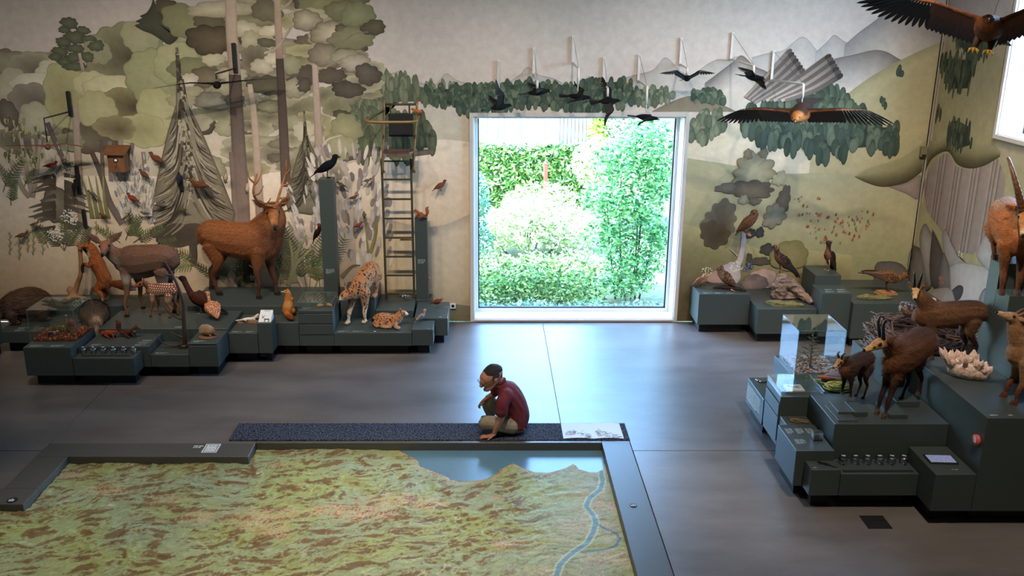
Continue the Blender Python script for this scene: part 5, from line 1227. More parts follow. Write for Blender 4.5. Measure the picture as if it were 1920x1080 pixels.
bird('small_owl', 'small speckled owl perched on the stag antler', 'owl', (-3.33, 12.58, 2.02), math.radians(-60), .18, 65, ((104, 72, 52), (200, 176, 150), (160, 124, 96), (80, 54, 42)), bl=.4, headk=1.35, neckk=.3, tailk=.5, speck=((226, 214, 196), 26, .5), hook=True)
bird('nuthatch', 'dark blue bird clinging to a thin plate before the spruce', 'bird', (-4.385, 12.925, 2.10), math.radians(80), .18, 70, ((44, 44, 52), (60, 52, 52), (36, 36, 44), (30, 30, 36)), legs=False)
# ---- gliding birds
def glider(name, label, cat, loc, rz, L, span, cols, wing_up=(.10, .18), sweep=-.12, pitch=0, roll=0, beak=(30, 28, 26), fingers=9, tail=.35, fat=1.0, hookb=False, headc=None, group=None, chord=.30, sub=None, droop=.0):
    """flying bird, x forward: body with arm bones in one mesh, feathers as parts; sub lists own angles for the two wings"""
    T = thing(name, label, cat, loc, rz, group)
    T.rotation_euler = (math.radians(roll), math.radians(-pitch), rz)
    h = span / 2
    ch = [[(-.36 * L, 0, 0, .03 * L, .03 * L), (-.18 * L, 0, -.01 * L, .10 * L * fat, .095 * L * fat), (.05 * L, 0, -.01 * L, .14 * L * fat, .13 * L * fat), (.24 * L, 0, .0, .11 * L * fat, .10 * L * fat), (.36 * L, 0, .02 * L, .075 * L, .075 * L), (.43 * L, 0, .02 * L, .068 * L, .068 * L), (.48 * L, 0, .01 * L, .035 * L, .035 * L)]]
    W = {}
    for i, s in ((0, -1), (1, 1)):
        e1, e2, sw = sub[i] if sub else (wing_up[0], wing_up[1], sweep)
        r0 = Vector((.14 * L, s * .08 * L, .05 * L)); r1 = r0 + Vector((.05 * h, s * .45 * h * math.cos(e1), .45 * h * math.sin(e1))); r2 = r1 + Vector((sw * h, s * .30 * h * math.cos(e2), .30 * h * math.sin(e2)))
        W[s] = (r0, r1, r2, e1, e2)
        ch.append([(*r0, .05 * L, .045 * L), (*r0.lerp(r1, .5), .035 * L, .03 * L), (*r1, .028 * L, .026 * L), (*r2, .014 * L, .012 * L)])
        ch[-1] = {'c': ch[-1], 'ref': (1, 0, 0), 'seg': 8}
    back, belly, hdc, flight = cols
    def col(co, no):
        c = mixc(base(co, belly), C(*back), sstep(-.2, .3, no[:, 2])); c = mixc(c, C(*hdc), sstep(.26 * L, .34 * L, co[:, 0])); return c * (.75 + .5 * hn(co / L * .4, 22))[:, None]
    body('body', ch, L * .02, col, 'plumage', T, 2)
    sph('eye', [(.44 * L, s * .055 * L, .035 * L) for s in (-1, 1)], .013 * L, 'eye', T)
    mb = MB(); mb.tube([(.46 * L, 0, .01 * L), (.52 * L, 0, .005 * L), (.56 * L, 0, -.03 * L if hookb else -.005 * L)], [.03 * L, .02 * L, .003 * L], 8, col=tuple(C(*beak))); mb.build('beak', 'attr_gloss', T)
    for s in (-1, 1):
        r0, r1, r2, e1, e2 = W[s]
        nrm1 = Vector((0, -s * math.sin(e1), math.cos(e1))); nrm2 = Vector((0, -s * math.sin(e2), math.cos(e2)))
        ns = fingers
        for k in range(ns):                                  # secondaries
            f = (k + .5) / ns; p = r0.lerp(r1, f) - nrm1 * .004
            mb = MB(); feather(mb, p, Vector((-math.cos(droop), s * .10 * f, -math.sin(droop))), nrm1 + Vector((-droop, 0, 0)), chord * h * (.95 + .1 * f), .62 * h / ns, C(*back), C(*flight), tipw=.75); mb.build('feather', 'feather', T)
            mb = MB(); feather(mb, p + nrm1 * .012 + Vector((.03 * L, 0, 0)), Vector((-math.cos(droop), s * .12 * f, -math.sin(droop))), nrm1 + Vector((-droop, 0, 0)), chord * h * .5, .62 * h / ns, C(*back), C(*back) * .8, tipw=.7); mb.build('feather', 'feather', T)
        for k in range(ns):                                  # primaries
            f = k / (ns - 1); p = r1.lerp(r2, f) - nrm2 * .004
            a = f * 1.15 + .1; d = Vector((-math.cos(a) * math.cos(droop), s * math.sin(a) * math.cos(e2), math.sin(a) * math.sin(e2) - math.cos(a) * math.sin(droop)))
            mb = MB(); feather(mb, p, d, nrm2 + Vector((-droop, 0, 0)), h * (chord + (.40 - chord) * min(1, f * 1.3)), .45 * h / ns * 1.25, C(*flight), C(*flight) * .8, tipw=.6); mb.build('feather', 'feather', T)
    nt = 7
    for k in range(nt):
        a = (k - (nt - 1) / 2) * .11
        mb = MB(); feather(mb, (-.30 * L, a * .12 * L, .0 - .003 * abs(k - 3)), (-math.cos(a), math.sin(a), 0), (0, 0, 1), tail * L, .10 * L, C(*flight), C(*flight), tipw=.8); mb.build('feather', 'feather', T)
    return T
BLK = ((18, 18, 21), (20, 20, 23), (18, 18, 21), (16, 16, 19))
def bracket(label, xw, zt, zb, arm, zarm, zbird, slack=.04, xo=0):
    T = thing('wall_bracket', label, 'bracket', (xw, WY - .001, zb))
    h = zt - zb
    MB().box(-.018, .018, -.016, 0, -.02, h + .02, b=.003).build('wall_bar', 'bracket_white', T)
    MB().tube([(0, -.01, 0), (xo * .95, -arm + .02, zarm - zb), (xo, -arm, zarm - zb - .03)], .014, 8).build('arm', 'bracket_white', T)
    MB().tube([(xo, -arm, zarm - zb - .01), (xo, -arm, (zarm + zbird) / 2 - zb - .05)], .016, 8).build('hanger_sleeve', 'bracket_white', T)
    MB().tube([(xo, -arm, (zarm + zbird) / 2 - zb - .05), (xo, -arm, zbird - zb + .012)], .006, 6).build('hanger_rod', 'bracket_white', T)
    MB().tube([(0, -.012, h), (xo, -arm + .01, zarm - zb + .01)], .0028, 5).build('stay_wire', 'wire', T)
for n, xw, zt, arm, zbird, rz, roll, pitch, wu, L, span, lab in [
    ('b1', .169, 3.80, .70, 3.27, 15, -25, 5, ((.9, 1.1, -.2), (.75, .9, -.2)), .34, .62, 'chough with wings raised steeply, on bracket at window corner'),
    ('b2', .653, 3.97, 1.0, 3.49, 8, 0, 4, ((.25, .25, -.28), (.35, .3, -.28)), .34, .60, 'chough with orange bill gliding level on a wall bracket'),
    ('b3', 1.191, 4.12, .85, 3.42, -12, 20, -6, ((.1, .1, -.55), (.3, .3, -.55)), .34, .46, 'chough with half folded wings hanging on the highest bracket'),
    ('b4', 1.626, 3.84, .5, 3.33, 5, 30, 0, ((-.5, -.6, -.3), (.5, .4, -.2)), .34, .62, 'chough banking with one wing dipped on wall bracket'),
    ('b5', 2.109, 3.88, .75, 3.14, -8, 0, -8, ((-.15, -.5, -.5), (.1, -.2, -.5)), .34, .50, 'chough gliding low over the window frame on a bracket'),
    ('b6', 2.676, 4.10, .5, 3.63, -92, 0, 8, ((.55, -.05, .0), (.55, -.05, .0)), .32, .64, 'chough flying head on with curved wings on a bracket'),
    ('b7', 3.373, 4.17, 1.15, 3.69, -52, -12, -6, ((.35, .1, -.1), (-.25, -.35, -.1)), .34, .60, 'chough diving beside the painted quills on a long bracket')]:
    bracket('white wall bracket holding the ' + lab.split(',')[0].split(' on ')[0], xw, zt, zt - .34, arm, zt - .36, zbird + .03)
    glider('chough', lab, 'chough', (xw, WY - arm, zbird - .02), math.radians(rz), L, span, BLK, pitch=pitch, roll=roll, sub=wu, beak=(206, 130, 50) if n == 'b2' else (30, 26, 24), fingers=7, tail=.42, chord=.34, droop=.3)
bracket('larger white wall bracket holding the bearded vulture', 3.955, 3.93, 3.55, 1.35, 3.60, 3.36)
T = glider('bearded_vulture', 'bearded vulture with orange head gliding on a wall bracket', 'vulture', (3.955, 11.62, 3.27), math.radians(-118), .80, 1.9, ((58, 42, 36), (160, 96, 54), (172, 112, 62), (52, 42, 42)), sub=((.12, -.22, -.18), (.05, -.36, -.30)), pitch=-12, roll=4, beak=(90, 50, 40), fingers=11, tail=.5, fat=1.15, hookb=True, chord=.32, droop=.80)
T = glider('golden_eagle', 'large rust golden eagle swooping with spread wings and yellow talons', 'eagle', (4.50, 8.50, 4.33), math.radians(-122), .72, 2.0, ((132, 72, 40), (104, 62, 38), (168, 92, 48), (50, 42, 40)), sub=((.20, .04, -.05), (.62, .50, -.05)), pitch=12, roll=-8, beak=(210, 150, 60), fingers=12, tail=.55, fat=1.25, hookb=True, chord=.30, droop=.62)
for s in (-1, 1):
    mb = MB(); f = Vector((.06, s * .06, -.20)); mb.tube([(.0, s * .05, -.08), (.02, s * .06, -.14), tuple(f)], [.05, .035, .016], 8, col=tuple(C(70, 46, 34)))
    for q in (-.7, 0, .7): mb.tube([tuple(f), tuple(f + Vector((.05 * math.cos(q), .05 * math.sin(q), -.015))), tuple(f + Vector((.06 * math.cos(q), .06 * math.sin(q), -.05)))], [.013, .011, .003], 6, col=tuple(C(214, 160, 60)))
    mb.build('talon', 'attr', T)
MB().tube([(0, 0, .10), (0, 0, .9), (0, 0, 1.835)], .0025, 5).build('suspension_wire', 'wire', T)
# left gliders on dark mounts
def dark_mount(label, x, z0, z1, dx, arm, zb):
    T = thing('wall_mount', label, 'wall mount', (x, WY - .001, z0))
    MB().box(-.032, .032, -.03, 0, 0, z1 - z0, b=.012).build('mount_plate', 'plinth_dark', T)
    MB().tube([(0, -.02, .07), (dx, -arm, .03), (dx, -arm, zb - z0)], [.012, .012, .008], 7, 1).build('arm', 'dark_steel', T)
dark_mount('dark plate with bent arm holding the brown hawk', -5.83, 3.05, 3.40, -.15, .5, 2.76)
glider('hawk', 'brown hawk gliding head on before the painted foliage', 'hawk', (-5.98, WY - .50, 2.70), math.radians(-72), .32, .92, ((120, 70, 48), (150, 96, 66), (130, 80, 54), (110, 66, 46)), sub=((.08, .02, -.05), (.10, -.25, -.05)), beak=(40, 34, 30), fingers=8, hookb=True, chord=.22)
dark_mount('dark plate with bent arm holding the black kite', -3.47, 3.64, 4.05, -.12, .55, 3.60)
glider('black_kite', 'dark kite gliding head on before the tall painted trunk', 'kite', (-3.59, WY - .55, 3.53), math.radians(-75), .40, 1.36, ((24, 20, 20), (26, 20, 20), (26, 22, 22), (20, 18, 18)), sub=((.05, -.12, -.05), (.10, .06, -.05)), beak=(40, 34, 30), fingers=9, hookb=True, chord=.18)
for x, z0, z1, lab in ((-5.85, 1.95, 2.36, 'dark mount plate below the hawk'), (-5.83, 1.45, 1.72, 'short dark mount plate above the fox'), (-4.38, 1.99, 2.22, 'thin dark mount plate behind the blue bird')):
    T = thing('wall_mount', lab, 'wall mount', (x, WY - .001, z0)); MB().box(-.03, .03, -.03, 0, 0, z1 - z0, b=.01).build('mount_plate', 'plinth_dark', T)
for k, (x, z, yw, c) in enumerate(((-5.80, 2.22, 100, 0), (-5.86, 2.08, 80, 0))):
    bird('woodpecker', ('dark woodpecker high on the mount plate below the hawk', 'dark woodpecker low on the mount plate below the hawk')[k], 'woodpecker', (x, WY - .12, z - .09), math.radians(yw), .20, 70, ((30, 26, 26), (56, 48, 44), (36, 28, 28), (24, 22, 22)), legs=False, group=None)
# ---- nest box
mat('nestbox_wood', (122, 76, 44), .7, var=.3, scale=14, stretch=(1, 1, .3), bump=.3)
T = thing('nest_box', 'wooden bird nest box with sloped roof on the mural', 'nest box', (-5.205, WY - .001, 2.29))
MB().box(-.115, .115, -.19, 0, 0, .26, b=.004).build('box_body', 'nestbox_wood', T)
MB().add([(-.16, -.25, .25), (.16, -.25, .25), (.16, 0, .34), (-.16, 0, .34), (-.16, -.25, .27), (.16, -.25, .27), (.16, 0, .36), (-.16, 0, .36)], [(0, 3, 2, 1), (4, 5, 6, 7), (0, 1, 5, 4), (2, 3, 7, 6), (1, 2, 6, 5), (3, 0, 4, 7)]).build('roof', 'nestbox_wood', T)
MB().tube([(0, -.1905, .17), (0, -.193, .17)], .035, 14).build('entrance_hole', 'plinth_dark', T)
MB().tube([(0, -.19, .10), (0, -.25, .10)], .008, 7).build('perch_rod', 'nestbox_wood', T)
sph('owlet_face', [(0, -.192, .17)], .022, 'white_print', T)
# ---- tree stand ladder
mat('stand_tube', (132, 104, 66), .45, metal=.3, var=.12); mat('stand_dark', (74, 68, 48), .5, metal=.3, var=.12); mat('seat_mesh', (22, 20, 20), .8, var=.1); mat('seat_brown', (84, 60, 52), .5, var=.1)
T = thing('ladder_stand', 'metal ladder tree stand with seat and shooting rail', 'ladder stand', (-1.26, 12.75, .441))
for s in (-1, 1):
    MB().box(-.205 * s - .016 + (.0 if s < 0 else 0), -.205 * s + .016, -.016, .016, 0, 2.05, b=.003).build('ladder_rail', 'stand_dark', T)
    MB().tube([(s * .215 + .025, -.03, 1.88), (s * .215 + .03, -.03, 2.10), (s * .22 + .05, -.01, 2.30), (s * .225 + .085, .0, 2.86)], .017, 8, 4).build('stand_post', 'stand_tube', T)
    MB().box(s * .215, s * .215 + .05, -.05, 0, 1.86, 1.885).build('foot_pin', 'stand_dark', T)
    MB().tube([(.305, .0, 2.72), (.33, -.20, 2.66)] if s > 0 else [(-.145, .0, 2.72), (-.34, -.26, 2.62)], .014, 7).build('rail_arm', 'stand_dark', T)
for k in range(7): MB().box(-.205, .205, -.015, .010, .06 + k * .281, .085 + k * .281, b=.003).build('rung', 'stand_dark', T)
MB().tube([(-.34, -.26, 2.62), (-.32, -.34, 2.60), (.26, -.34, 2.60), (.325, -.31, 2.63), (.335, -.20, 2.66)], .021, 8, 3).build('shooting_rail', 'stand_tube', T)
MB().tube([(-.135, 0, 2.80), (.305, 0, 2.80)], .016, 8).build('top_bar', 'stand_dark', T)
for x in (-.06, .20): MB().box(x - .012, x + .012, -.006, .006, 2.62, 2.80).build('back_strap', 'stand_dark', T)
MB().box(-.09, .25, -.03, -.012, 2.36, 2.67, b=.008).build('backrest', 'seat_mesh', T)
st = MB(); st.prism([(x + .05, y) for x, y in ((-.20, 0), (-.205, -.20), (-.16, -.30), (0, -.34), (.16, -.30), (.205, -.20), (.20, 0))], 2.16, 2.185); st.build('seat_pan', 'seat_brown', T)
for k in range(4): MB().box(-.11 + .004 * k, .21 - .004 * k, -.08 - k * .065, -.045 - k * .065, 2.186, 2.193, b=.002).build('seat_slat', 'seat_brown', T)
MB().tube([(-.22, -.02, 2.02), (.22, -.02, 2.02)], .012, 7).build('cross_bar', 'stand_dark', T)
MB().box(.02, .20, -.022, -.016, .875, .915).build('name_plate', 'stand_tube', T); caption(T, .04, -.0225, .885, .14, .02, 1, 'front', seed=3, m='black_print')
# ---- stump, lichen slabs, quartz, stone, rope, ice axe, snake, lizard
mat('weathered_wood', (136, 112, 96), .8, var=.5, scale=9, stretch=(1, 1, .5), bump=.7)
T = thing('weathered_stump', 'grey weathered tree stump under the pale crowned eagle', 'stump', (4.30, 12.47, .5175))
me = remesh([[(-.12, .05, .03, .10), (-.10, .02, .15, .10), (-.10, .0, .30, .09), (-.06, 0, .335, .05)], [(-.14, 0, .28, .07), (-.0, 0, .25, .08), (.12, -.02, .16, .075), (.22, -.06, .07, .06), (.25, -.16, .05, .05), (.26, -.26, .04, .03)], [(.0, .05, .05, .09), (.15, .05, .06, .08), (.22, .02, .05, .05)], [(-.22, .0, .20, .03), (-.14, 0, .22, .06)]], .012, 2)
cc = np.empty(len(me.vertices) * 3, np.float32); me.vertices.foreach_get('co', cc); cc = cc.reshape(-1, 3)
cc += (np.stack([hn(cc * .5, 31), hn(cc * .5, 32), hn(cc * .5, 33)], 1) - .5) * .035; cc[:, 2] = np.maximum(cc[:, 2], .001)
me.vertices.foreach_set('co', cc.astype(np.float32).ravel()); me.materials.append(M['weathered_wood']); o = bpy.data.objects.new('stump', me); COL.objects.link(o); o.parent = T
mat('lichen_rock', (116, 108, 66), .85, var=.55, scale=22, bump=.8)
def rock(name, label, cat, loc, pts, h, m, seed, rz=0):
    rr = random.Random(seed); n = len(pts); b = MB()
    ring = lambda k, z, j: [(x * k + rr.uniform(-j, j), y * k + rr.uniform(-j, j), max(0.0005, z + rr.uniform(-j, j) * (z > .005))) for x, y in pts]
    R = [ring(.9, 0, .004), ring(1.0, h * .35, .012), ring(.92, h * .8, .014), ring(.6, h, .016), ring(.25, h * 1.02, .012)]
    vs = [v for r in R for v in r]; fs = [tuple(range(n))[::-1], tuple(4 * n + k for k in range(n))]
    for i in range(4):
        for k in range(n): fs.append((i * n + k, i * n + (k + 1) % n, (i + 1) * n + (k + 1) % n, (i + 1) * n + k))
    o = b.add(vs, fs).build(name, m); o.location = loc; o.rotation_euler[2] = rz; return tag(o, label, cat)
rock('lichen_slab', 'flat yellow lichen covered slab beside the stump', 'slab', (4.17, 12.20, .5175), [(-.26, .04), (-.20, .09), (-.05, .10), (.06, .06), (.18, .03), (.27, -.05), (.26, -.09), (.05, -.09), (-.15, -.07)], .055, 'lichen_rock', 3)
rock('lichen_slab', 'flat yellow lichen slab below the stooping bird', 'slab', (5.36, 12.05, .6605), [(-.24, .03), (-.15, .06), (.0, .05), (.15, .04), (.25, -.03), (.12, -.06), (-.08, -.06), (-.2, -.02)], .045, 'lichen_rock', 4)
mat('grey_stone', (112, 96, 92), .7, var=.35, scale=10, bump=.5)
rock('grey_stone', 'brown grey angular stone beside the yellow rope', 'stone', (3.70, 8.99, .7005), [(-.15, -.01), (-.10, .06), (0, .08), (.10, .06), (.14, .0), (.08, -.06), (-.05, -.07)], .105, 'grey_stone', 8)
q_, nt, p = nodes('quartz'); p.inputs['Roughness'].default_value = .25; p.inputs['Specular IOR Level'].default_value = .6
nz = mk(nt, 'ShaderNodeTexNoise', Scale=9.0, Detail=4.0); cr = mk(nt, 'ShaderNodeValToRGB')
cr.color_ramp.elements[0].position = .35; cr.color_ramp.elements[0].color = (*lin((206, 150, 112)), 1); cr.color_ramp.elements[1].position = .6; cr.color_ramp.elements[1].color = (*lin((236, 218, 208)), 1)
nt.links.new(nz.outputs[0], cr.inputs[0]); nt.links.new(cr.outputs[0], p.inputs['Base Color']); p.inputs['Subsurface Weight'].default_value = .25; p.inputs['Subsurface Radius'].default_value = (.03, .02, .015)
T = thing('quartz_cluster', 'large pinkish white quartz crystal cluster', 'quartz', (4.67, 8.24, 1.0705), .3, None, .95)
rr = random.Random(12)
me = remesh([[(-.08, .08, .08, .10), (0, 0, .08, .11), (.10, -.10, .05, .07)]], .02, 2); me.materials.append(M['quartz']); o = bpy.data.objects.new('matrix_rock', me); COL.objects.link(o); o.parent = T; o.location.z = .012
for k in range(54):
    x = rr.uniform(-.15, .14); y = -.8 * x + rr.uniform(-.07, .07); b = Vector((x, y, .05 + .05 * (x < .07))); d = Vector((rr.gauss(x * 3, .5), rr.gauss(y * 2.5, .5), rr.uniform(.6, 2.2))).normalized()
    l = rr.uniform(.09, .19) * (1.15 if x < .05 else .8); r = rr.uniform(.018, .042); s = d.orthogonal().normalized(); q = d.cross(s); mb = MB(); vs = []
    for t, kx in ((0, 1), (.72, .95)): vs += [b + d * l * t + (s * math.cos(i * PI / 3) + q * math.sin(i * PI / 3)) * r * kx for i in range(6)]
    vs.append(b + d * l)
    vs = [Vector((v.x, v.y, max(v.z, .002))) for v in vs]
    mb.add(vs, [(i, (i + 1) % 6, 6 + (i + 1) % 6, 6 + i) for i in range(6)] + [(6 + i, 6 + (i + 1) % 6, 12) for i in range(6)] + [(5, 4, 3, 2, 1, 0)]); mb.build('crystal', 'quartz', T)
mat('rope', (176, 176, 96), .8, var=.35, scale=120, bump=.4)
T = thing('climbing_rope', 'coiled yellow green climbing rope beside chamois kid', 'rope', (3.66, 8.80, .7005))
rr = random.Random(6); pts = []
for k in range(15 * 14):
    a = k / 14 * 2 * PI; lay = k / 14; r = .085 + .03 * math.sin(lay * 1.7); pts.append((math.cos(a) * r * 1.15 + .02 * math.sin(lay), math.sin(a) * r * .8, .012 + .055 * (lay / 15) * (.6 + .4 * math.sin(a * 1.0 + lay))))
MB().tube(pts, .0075, 6).build('coil', 'rope', T)
MB().tube([(-.02, .06, .02), (-.08, .14, .012), (-.15, .20, .01), (-.17, .24, .01), (-.12, .25, .01), (-.04, .19, .012), (.05, .10, .03)], .0075, 6, 5).build('loose_loop', 'rope', T)
T = thing('ice_axe', 'wooden shafted ice axe with orange grip beside the rope', 'ice axe', (3.66, 8.965, .72), math.radians(-16))
T.location = (3.66, 8.90, .79)
mat('axe_wood', (128, 110, 96), .6, var=.2); mat('axe_orange', (206, 96, 44), .6, var=.08)
MB().tube([(-.06, 0, 0), (.20, 0, 0)], .010, 7).build('shaft', 'axe_wood', T); MB().tube([(-.17, 0, 0), (-.06, 0, 0)], .013, 7).build('grip', 'axe_orange', T)
mat('snake_skin', (122, 96, 60), .5, var=.5, scale=60)
T = tag(MB().tube([(-.09, .03, .008), (-.05, .05, .008), (.0, .03, .008), (.05, .0, .009), (.09, -.03, .008), (.06, -.05, .008), (.01, -.03, .012), (-.04, .0, .014), (-.08, .0, .01), (-.06, -.03, .008), (0, -.05, .008)], [.003, .007, .009, .010, .010, .010, .010, .010, .009, .008, .006], 7, 5).build('coiled_snake', 'snake_skin'), 'small brown coiled snake on the short plinth', 'snake'); T.location = (3.17, 8.49, .4905)
T = thing('lizard', 'dark long tailed lizard on lowest front plinth', 'lizard', (3.16, 7.70, .4205), math.radians(150))
ch = [[(.06, 0, .012, .006, .005), (.045, 0, .013, .010, .008), (.02, 0, .012, .009, .008), (-.02, 0, .012, .011, .009), (-.05, .005, .009, .006, .006), (-.09, .012, .006, .004, .004), (-.13, .0, .004, .002, .002)]]
for x in (.02, -.03):
    for s in (-1, 1): ch.append([(x, s * .006, .010, .004, .004), (x + .008, s * .022, .008, .003, .003), (x + .016, s * .028, .003, .003, .002)])
body('body', ch, .0022, lambda co, no: base(co, (38, 30, 28)), 'fur_fine', T, 1)
T = thing('metal_model', 'small silver metal tool on the info plinth', 'metal tool', (3.14, 9.62, .4505), .2)
for q in ((-.07, .0, .07, .02), (-.07, .03, .05, .05), (-.05, -.03, .08, -.01)): MB().box(q[0], q[2], q[1], q[3], .0, .015, b=.003).build('blade', 'steel', T)
# ---- young spruce and mountain ground inside the glass case
mat('needle', (62, 84, 44), .6, var=.3, scale=30); mat('gravel', (176, 168, 160), .8, var=.5, scale=60, bump=.6); mat('rust_leaf', (170, 92, 44), .7, var=.4, scale=40)
T = thing('young_spruce', 'small green young spruce tree inside glass case', 'spruce', (3.57, 9.40, .7015))
MB().tube([(0, 0, .0), (.005, 0, .20), (0, .004, .40)], [.010, .007, .002], 7).build('trunk', 'bark_slab', T)
nb = MB(); rr = random.Random(2)
for k in range(34):
    h = .05 + .34 * k / 34; r = .165 * (1 - (h - .05) / .40) + .012; a = k * 2.4; d = Vector((math.cos(a), math.sin(a), .25)).normalized(); b = Vector((0, 0, h))
    MBr = MB().tube([tuple(b), tuple(b + d * r * .6 + Vector((0, 0, .0))), tuple(b + d * r)], [.004, .003, .001], 5).build('branch', 'bark_slab', T)
    for j in range(int(30 * r / .1)):
        t = rr.uniform(.1, 1.0); p = b + d * r * t; n = Vector((rr.gauss(0, 1), rr.gauss(0, 1), rr.gauss(.3, .7))).normalized(); e = p + (n * .8 + d * .7).normalized() * .026; s = n.orthogonal().normalized() * .0016
        nb.add([p - s, p + s, e], [(0, 1, 2)])
tag(nb.build('needles', 'needle', T), kind='stuff')
T = thing('mountain_litter', 'gravel and rust leaf ground around the young spruce', 'ground', (3.60, 9.49, .7012)); tag(T, kind='stuff')
gb = MB(); lb = MB()
for k in range(420):
    x = rr.uniform(-.235, .235); y = rr.uniform(-.245, .255); s = rr.uniform(.005, .014); (gb if rr.random() < .55 else lb).box(x - s, x + s, y - s, y + s * .8, .0005, s * rr.uniform(.5, 1.6))
gb.build('gravel', 'gravel', T); lb.build('rust_leaves', 'rust_leaf', T)
# ---- forest floor in the wide glass case
mat('litter', (255, 255, 255), .6, var=.3, scale=30, attr=True)
T = thing('leaf_litter', 'red brown leaf litter with green sprigs in glass case', 'leaf litter', (-5.40, 10.98, .521)); tag(T, kind='stuff')
lb = MB(); rr = random.Random(9)
LC = [(150, 62, 30), (176, 90, 40), (120, 48, 28), (206, 140, 76), (96, 44, 28), (190, 70, 34)]
for k in range(1500):
    x = rr.uniform(-.27, .275); y = rr.uniform(-.245, .25); z = rr.uniform(.002, .03); r = rr.uniform(.008, .018); a = rr.uniform(0, 6.3); u = Vector((math.cos(a), math.sin(a), rr.uniform(-.5, .5))).normalized() * r; v = Vector((-math.sin(a), math.cos(a), rr.uniform(-.5, .5))).normalized() * r * .6; p = Vector((x, y, z + r * .6))
    lb.add([p - u, p - v, p + u, p + v], [(0, 1, 2, 3)], tuple(C(*rr.choice(LC))))
lb.box(-.275, .28, -.25, .255, 0, .004, col=tuple(C(80, 40, 26))); lb.build('leaves', 'litter', T)
gb = MB()
for k in range(420):
    cx, cy = rr.choice(((-.02, .0), (.06, .06), (.10, -.02), (-.08, .08), (-.14, .02))); x = cx + rr.gauss(0, .035); y = cy + rr.gauss(0, .035); z = abs(rr.gauss(.05, .035)) + .01; r = rr.uniform(.008, .016); a = rr.uniform(0, 6.3)
    u = Vector((math.cos(a), math.sin(a), rr.uniform(-.4, .8))).normalized() * r; v = Vector((-math.sin(a), math.cos(a), rr.uniform(-.4, .4))).normalized() * r * .6; p = Vector((x, y, z)); gb.add([p - u, p - v, p + u, p + v], [(0, 1, 2, 3)], tuple(C(*rr.choice(((64, 84, 34), (84, 100, 40), (46, 62, 30))))))
for k in range(30):
    x, y = rr.uniform(-.16, .16), rr.uniform(-.06, .14); gb.tube([(x, y, .01), (x + rr.uniform(-.02, .02), y, .08 + rr.random() * .07)], [.003, .001], 4, col=tuple(C(74, 86, 40)))
gb.build('sprigs', 'litter', T)
mat('red_stump', (120, 56, 36), .8, var=.5, scale=14, bump=.8)
T = thing('rotten_stump', 'small red brown rotten stump in the litter case', 'stump', (-5.33, 11.06, .5215))
me = remesh([[(0, 0, .01, .06, .055), (0, .01, .08, .052, .045), (.01, .01, .14, .045, .04), (.01, .02, .165, .03, .025)], [(.04, .03, .02, .04, .03), (.05, .04, .10, .025, .02)]], .008, 1); me.materials.append(M['red_stump']); o = bpy.data.objects.new('stump', me); COL.objects.link(o); o.parent = T
bird('jay', 'pinkish jay lying in the leaf litter glass case', 'jay', (-5.48, 10.86, .545), math.radians(-8), .19, 6, ((150, 112, 100), (160, 120, 108), (170, 134, 118), (30, 28, 30)), wingtone=(60, 52, 56), legk=.15, hpitch=-12)
T = thing('mushroom', 'tall thin mushroom in the litter case', 'mushroom', (-5.40, 11.12, .523)); MB().tube([(0, 0, 0), (.004, 0, .12), (0, 0, .20)], [.004, .003, .003], 6).build('stem', 'pale_wood', T); MB().lathe([(.003, .197), (.018, .20), (.014, .215), (.003, .222)], 10).build('cap', 'pale_wood', T)
# ---- twig nest
mat('twig', (108, 80, 66), .8, var=.35, scale=20)
T = thing('twig_nest', 'huge nest of brown twigs behind the chamois', 'nest', (4.90, 9.66, .7012))
nb = MB(); rr = random.Random(21)
for k in range(1500):
    a = rr.uniform(0, 2 * PI); lay = rr.random(); r = .56 - .10 * lay + rr.gauss(0, .06); z = .02 + .36 * lay
    p = Vector((math.cos(a) * r * .98, math.sin(a) * r * 1.05, z)); tdir = Vector((-math.sin(a) + rr.gauss(0, .35), math.cos(a) + rr.gauss(0, .35), rr.gauss(0, .14))).normalized(); l = rr.uniform(.12, .36)
    p0, p1 = p - tdir * l / 2, p + tdir * l / 2; p0.z = max(p0.z, .012); p1.z = max(p1.z, .012)
    p0.y = max(p0.y, -.60); p1.y = max(p1.y, -.60); p0.x = max(p0.x, -.51); p1.x = max(p1.x, -.51)
    nb.tube([tuple(p0), tuple((p0 + p1) / 2 + Vector((rr.gauss(0, .015), rr.gauss(0, .015), rr.gauss(0, .012)))), tuple(p1)], [.007, .006, .003], 5)
tag(nb.build('twigs', 'twig', T), kind='stuff')
me = remesh([[(-.40, -.3, .10, .10), (-.42, .1, .12, .12), (-.2, .45, .12, .12), (.2, .48, .12, .12), (.1, .2, .12, .2), (-.05, -.2, .12, .2), (-.1, -.45, .12, .12)]], .04, 2); me.materials.append(M['twig']); o = bpy.data.objects.new('nest_core', me); COL.objects.link(o); o.parent = T
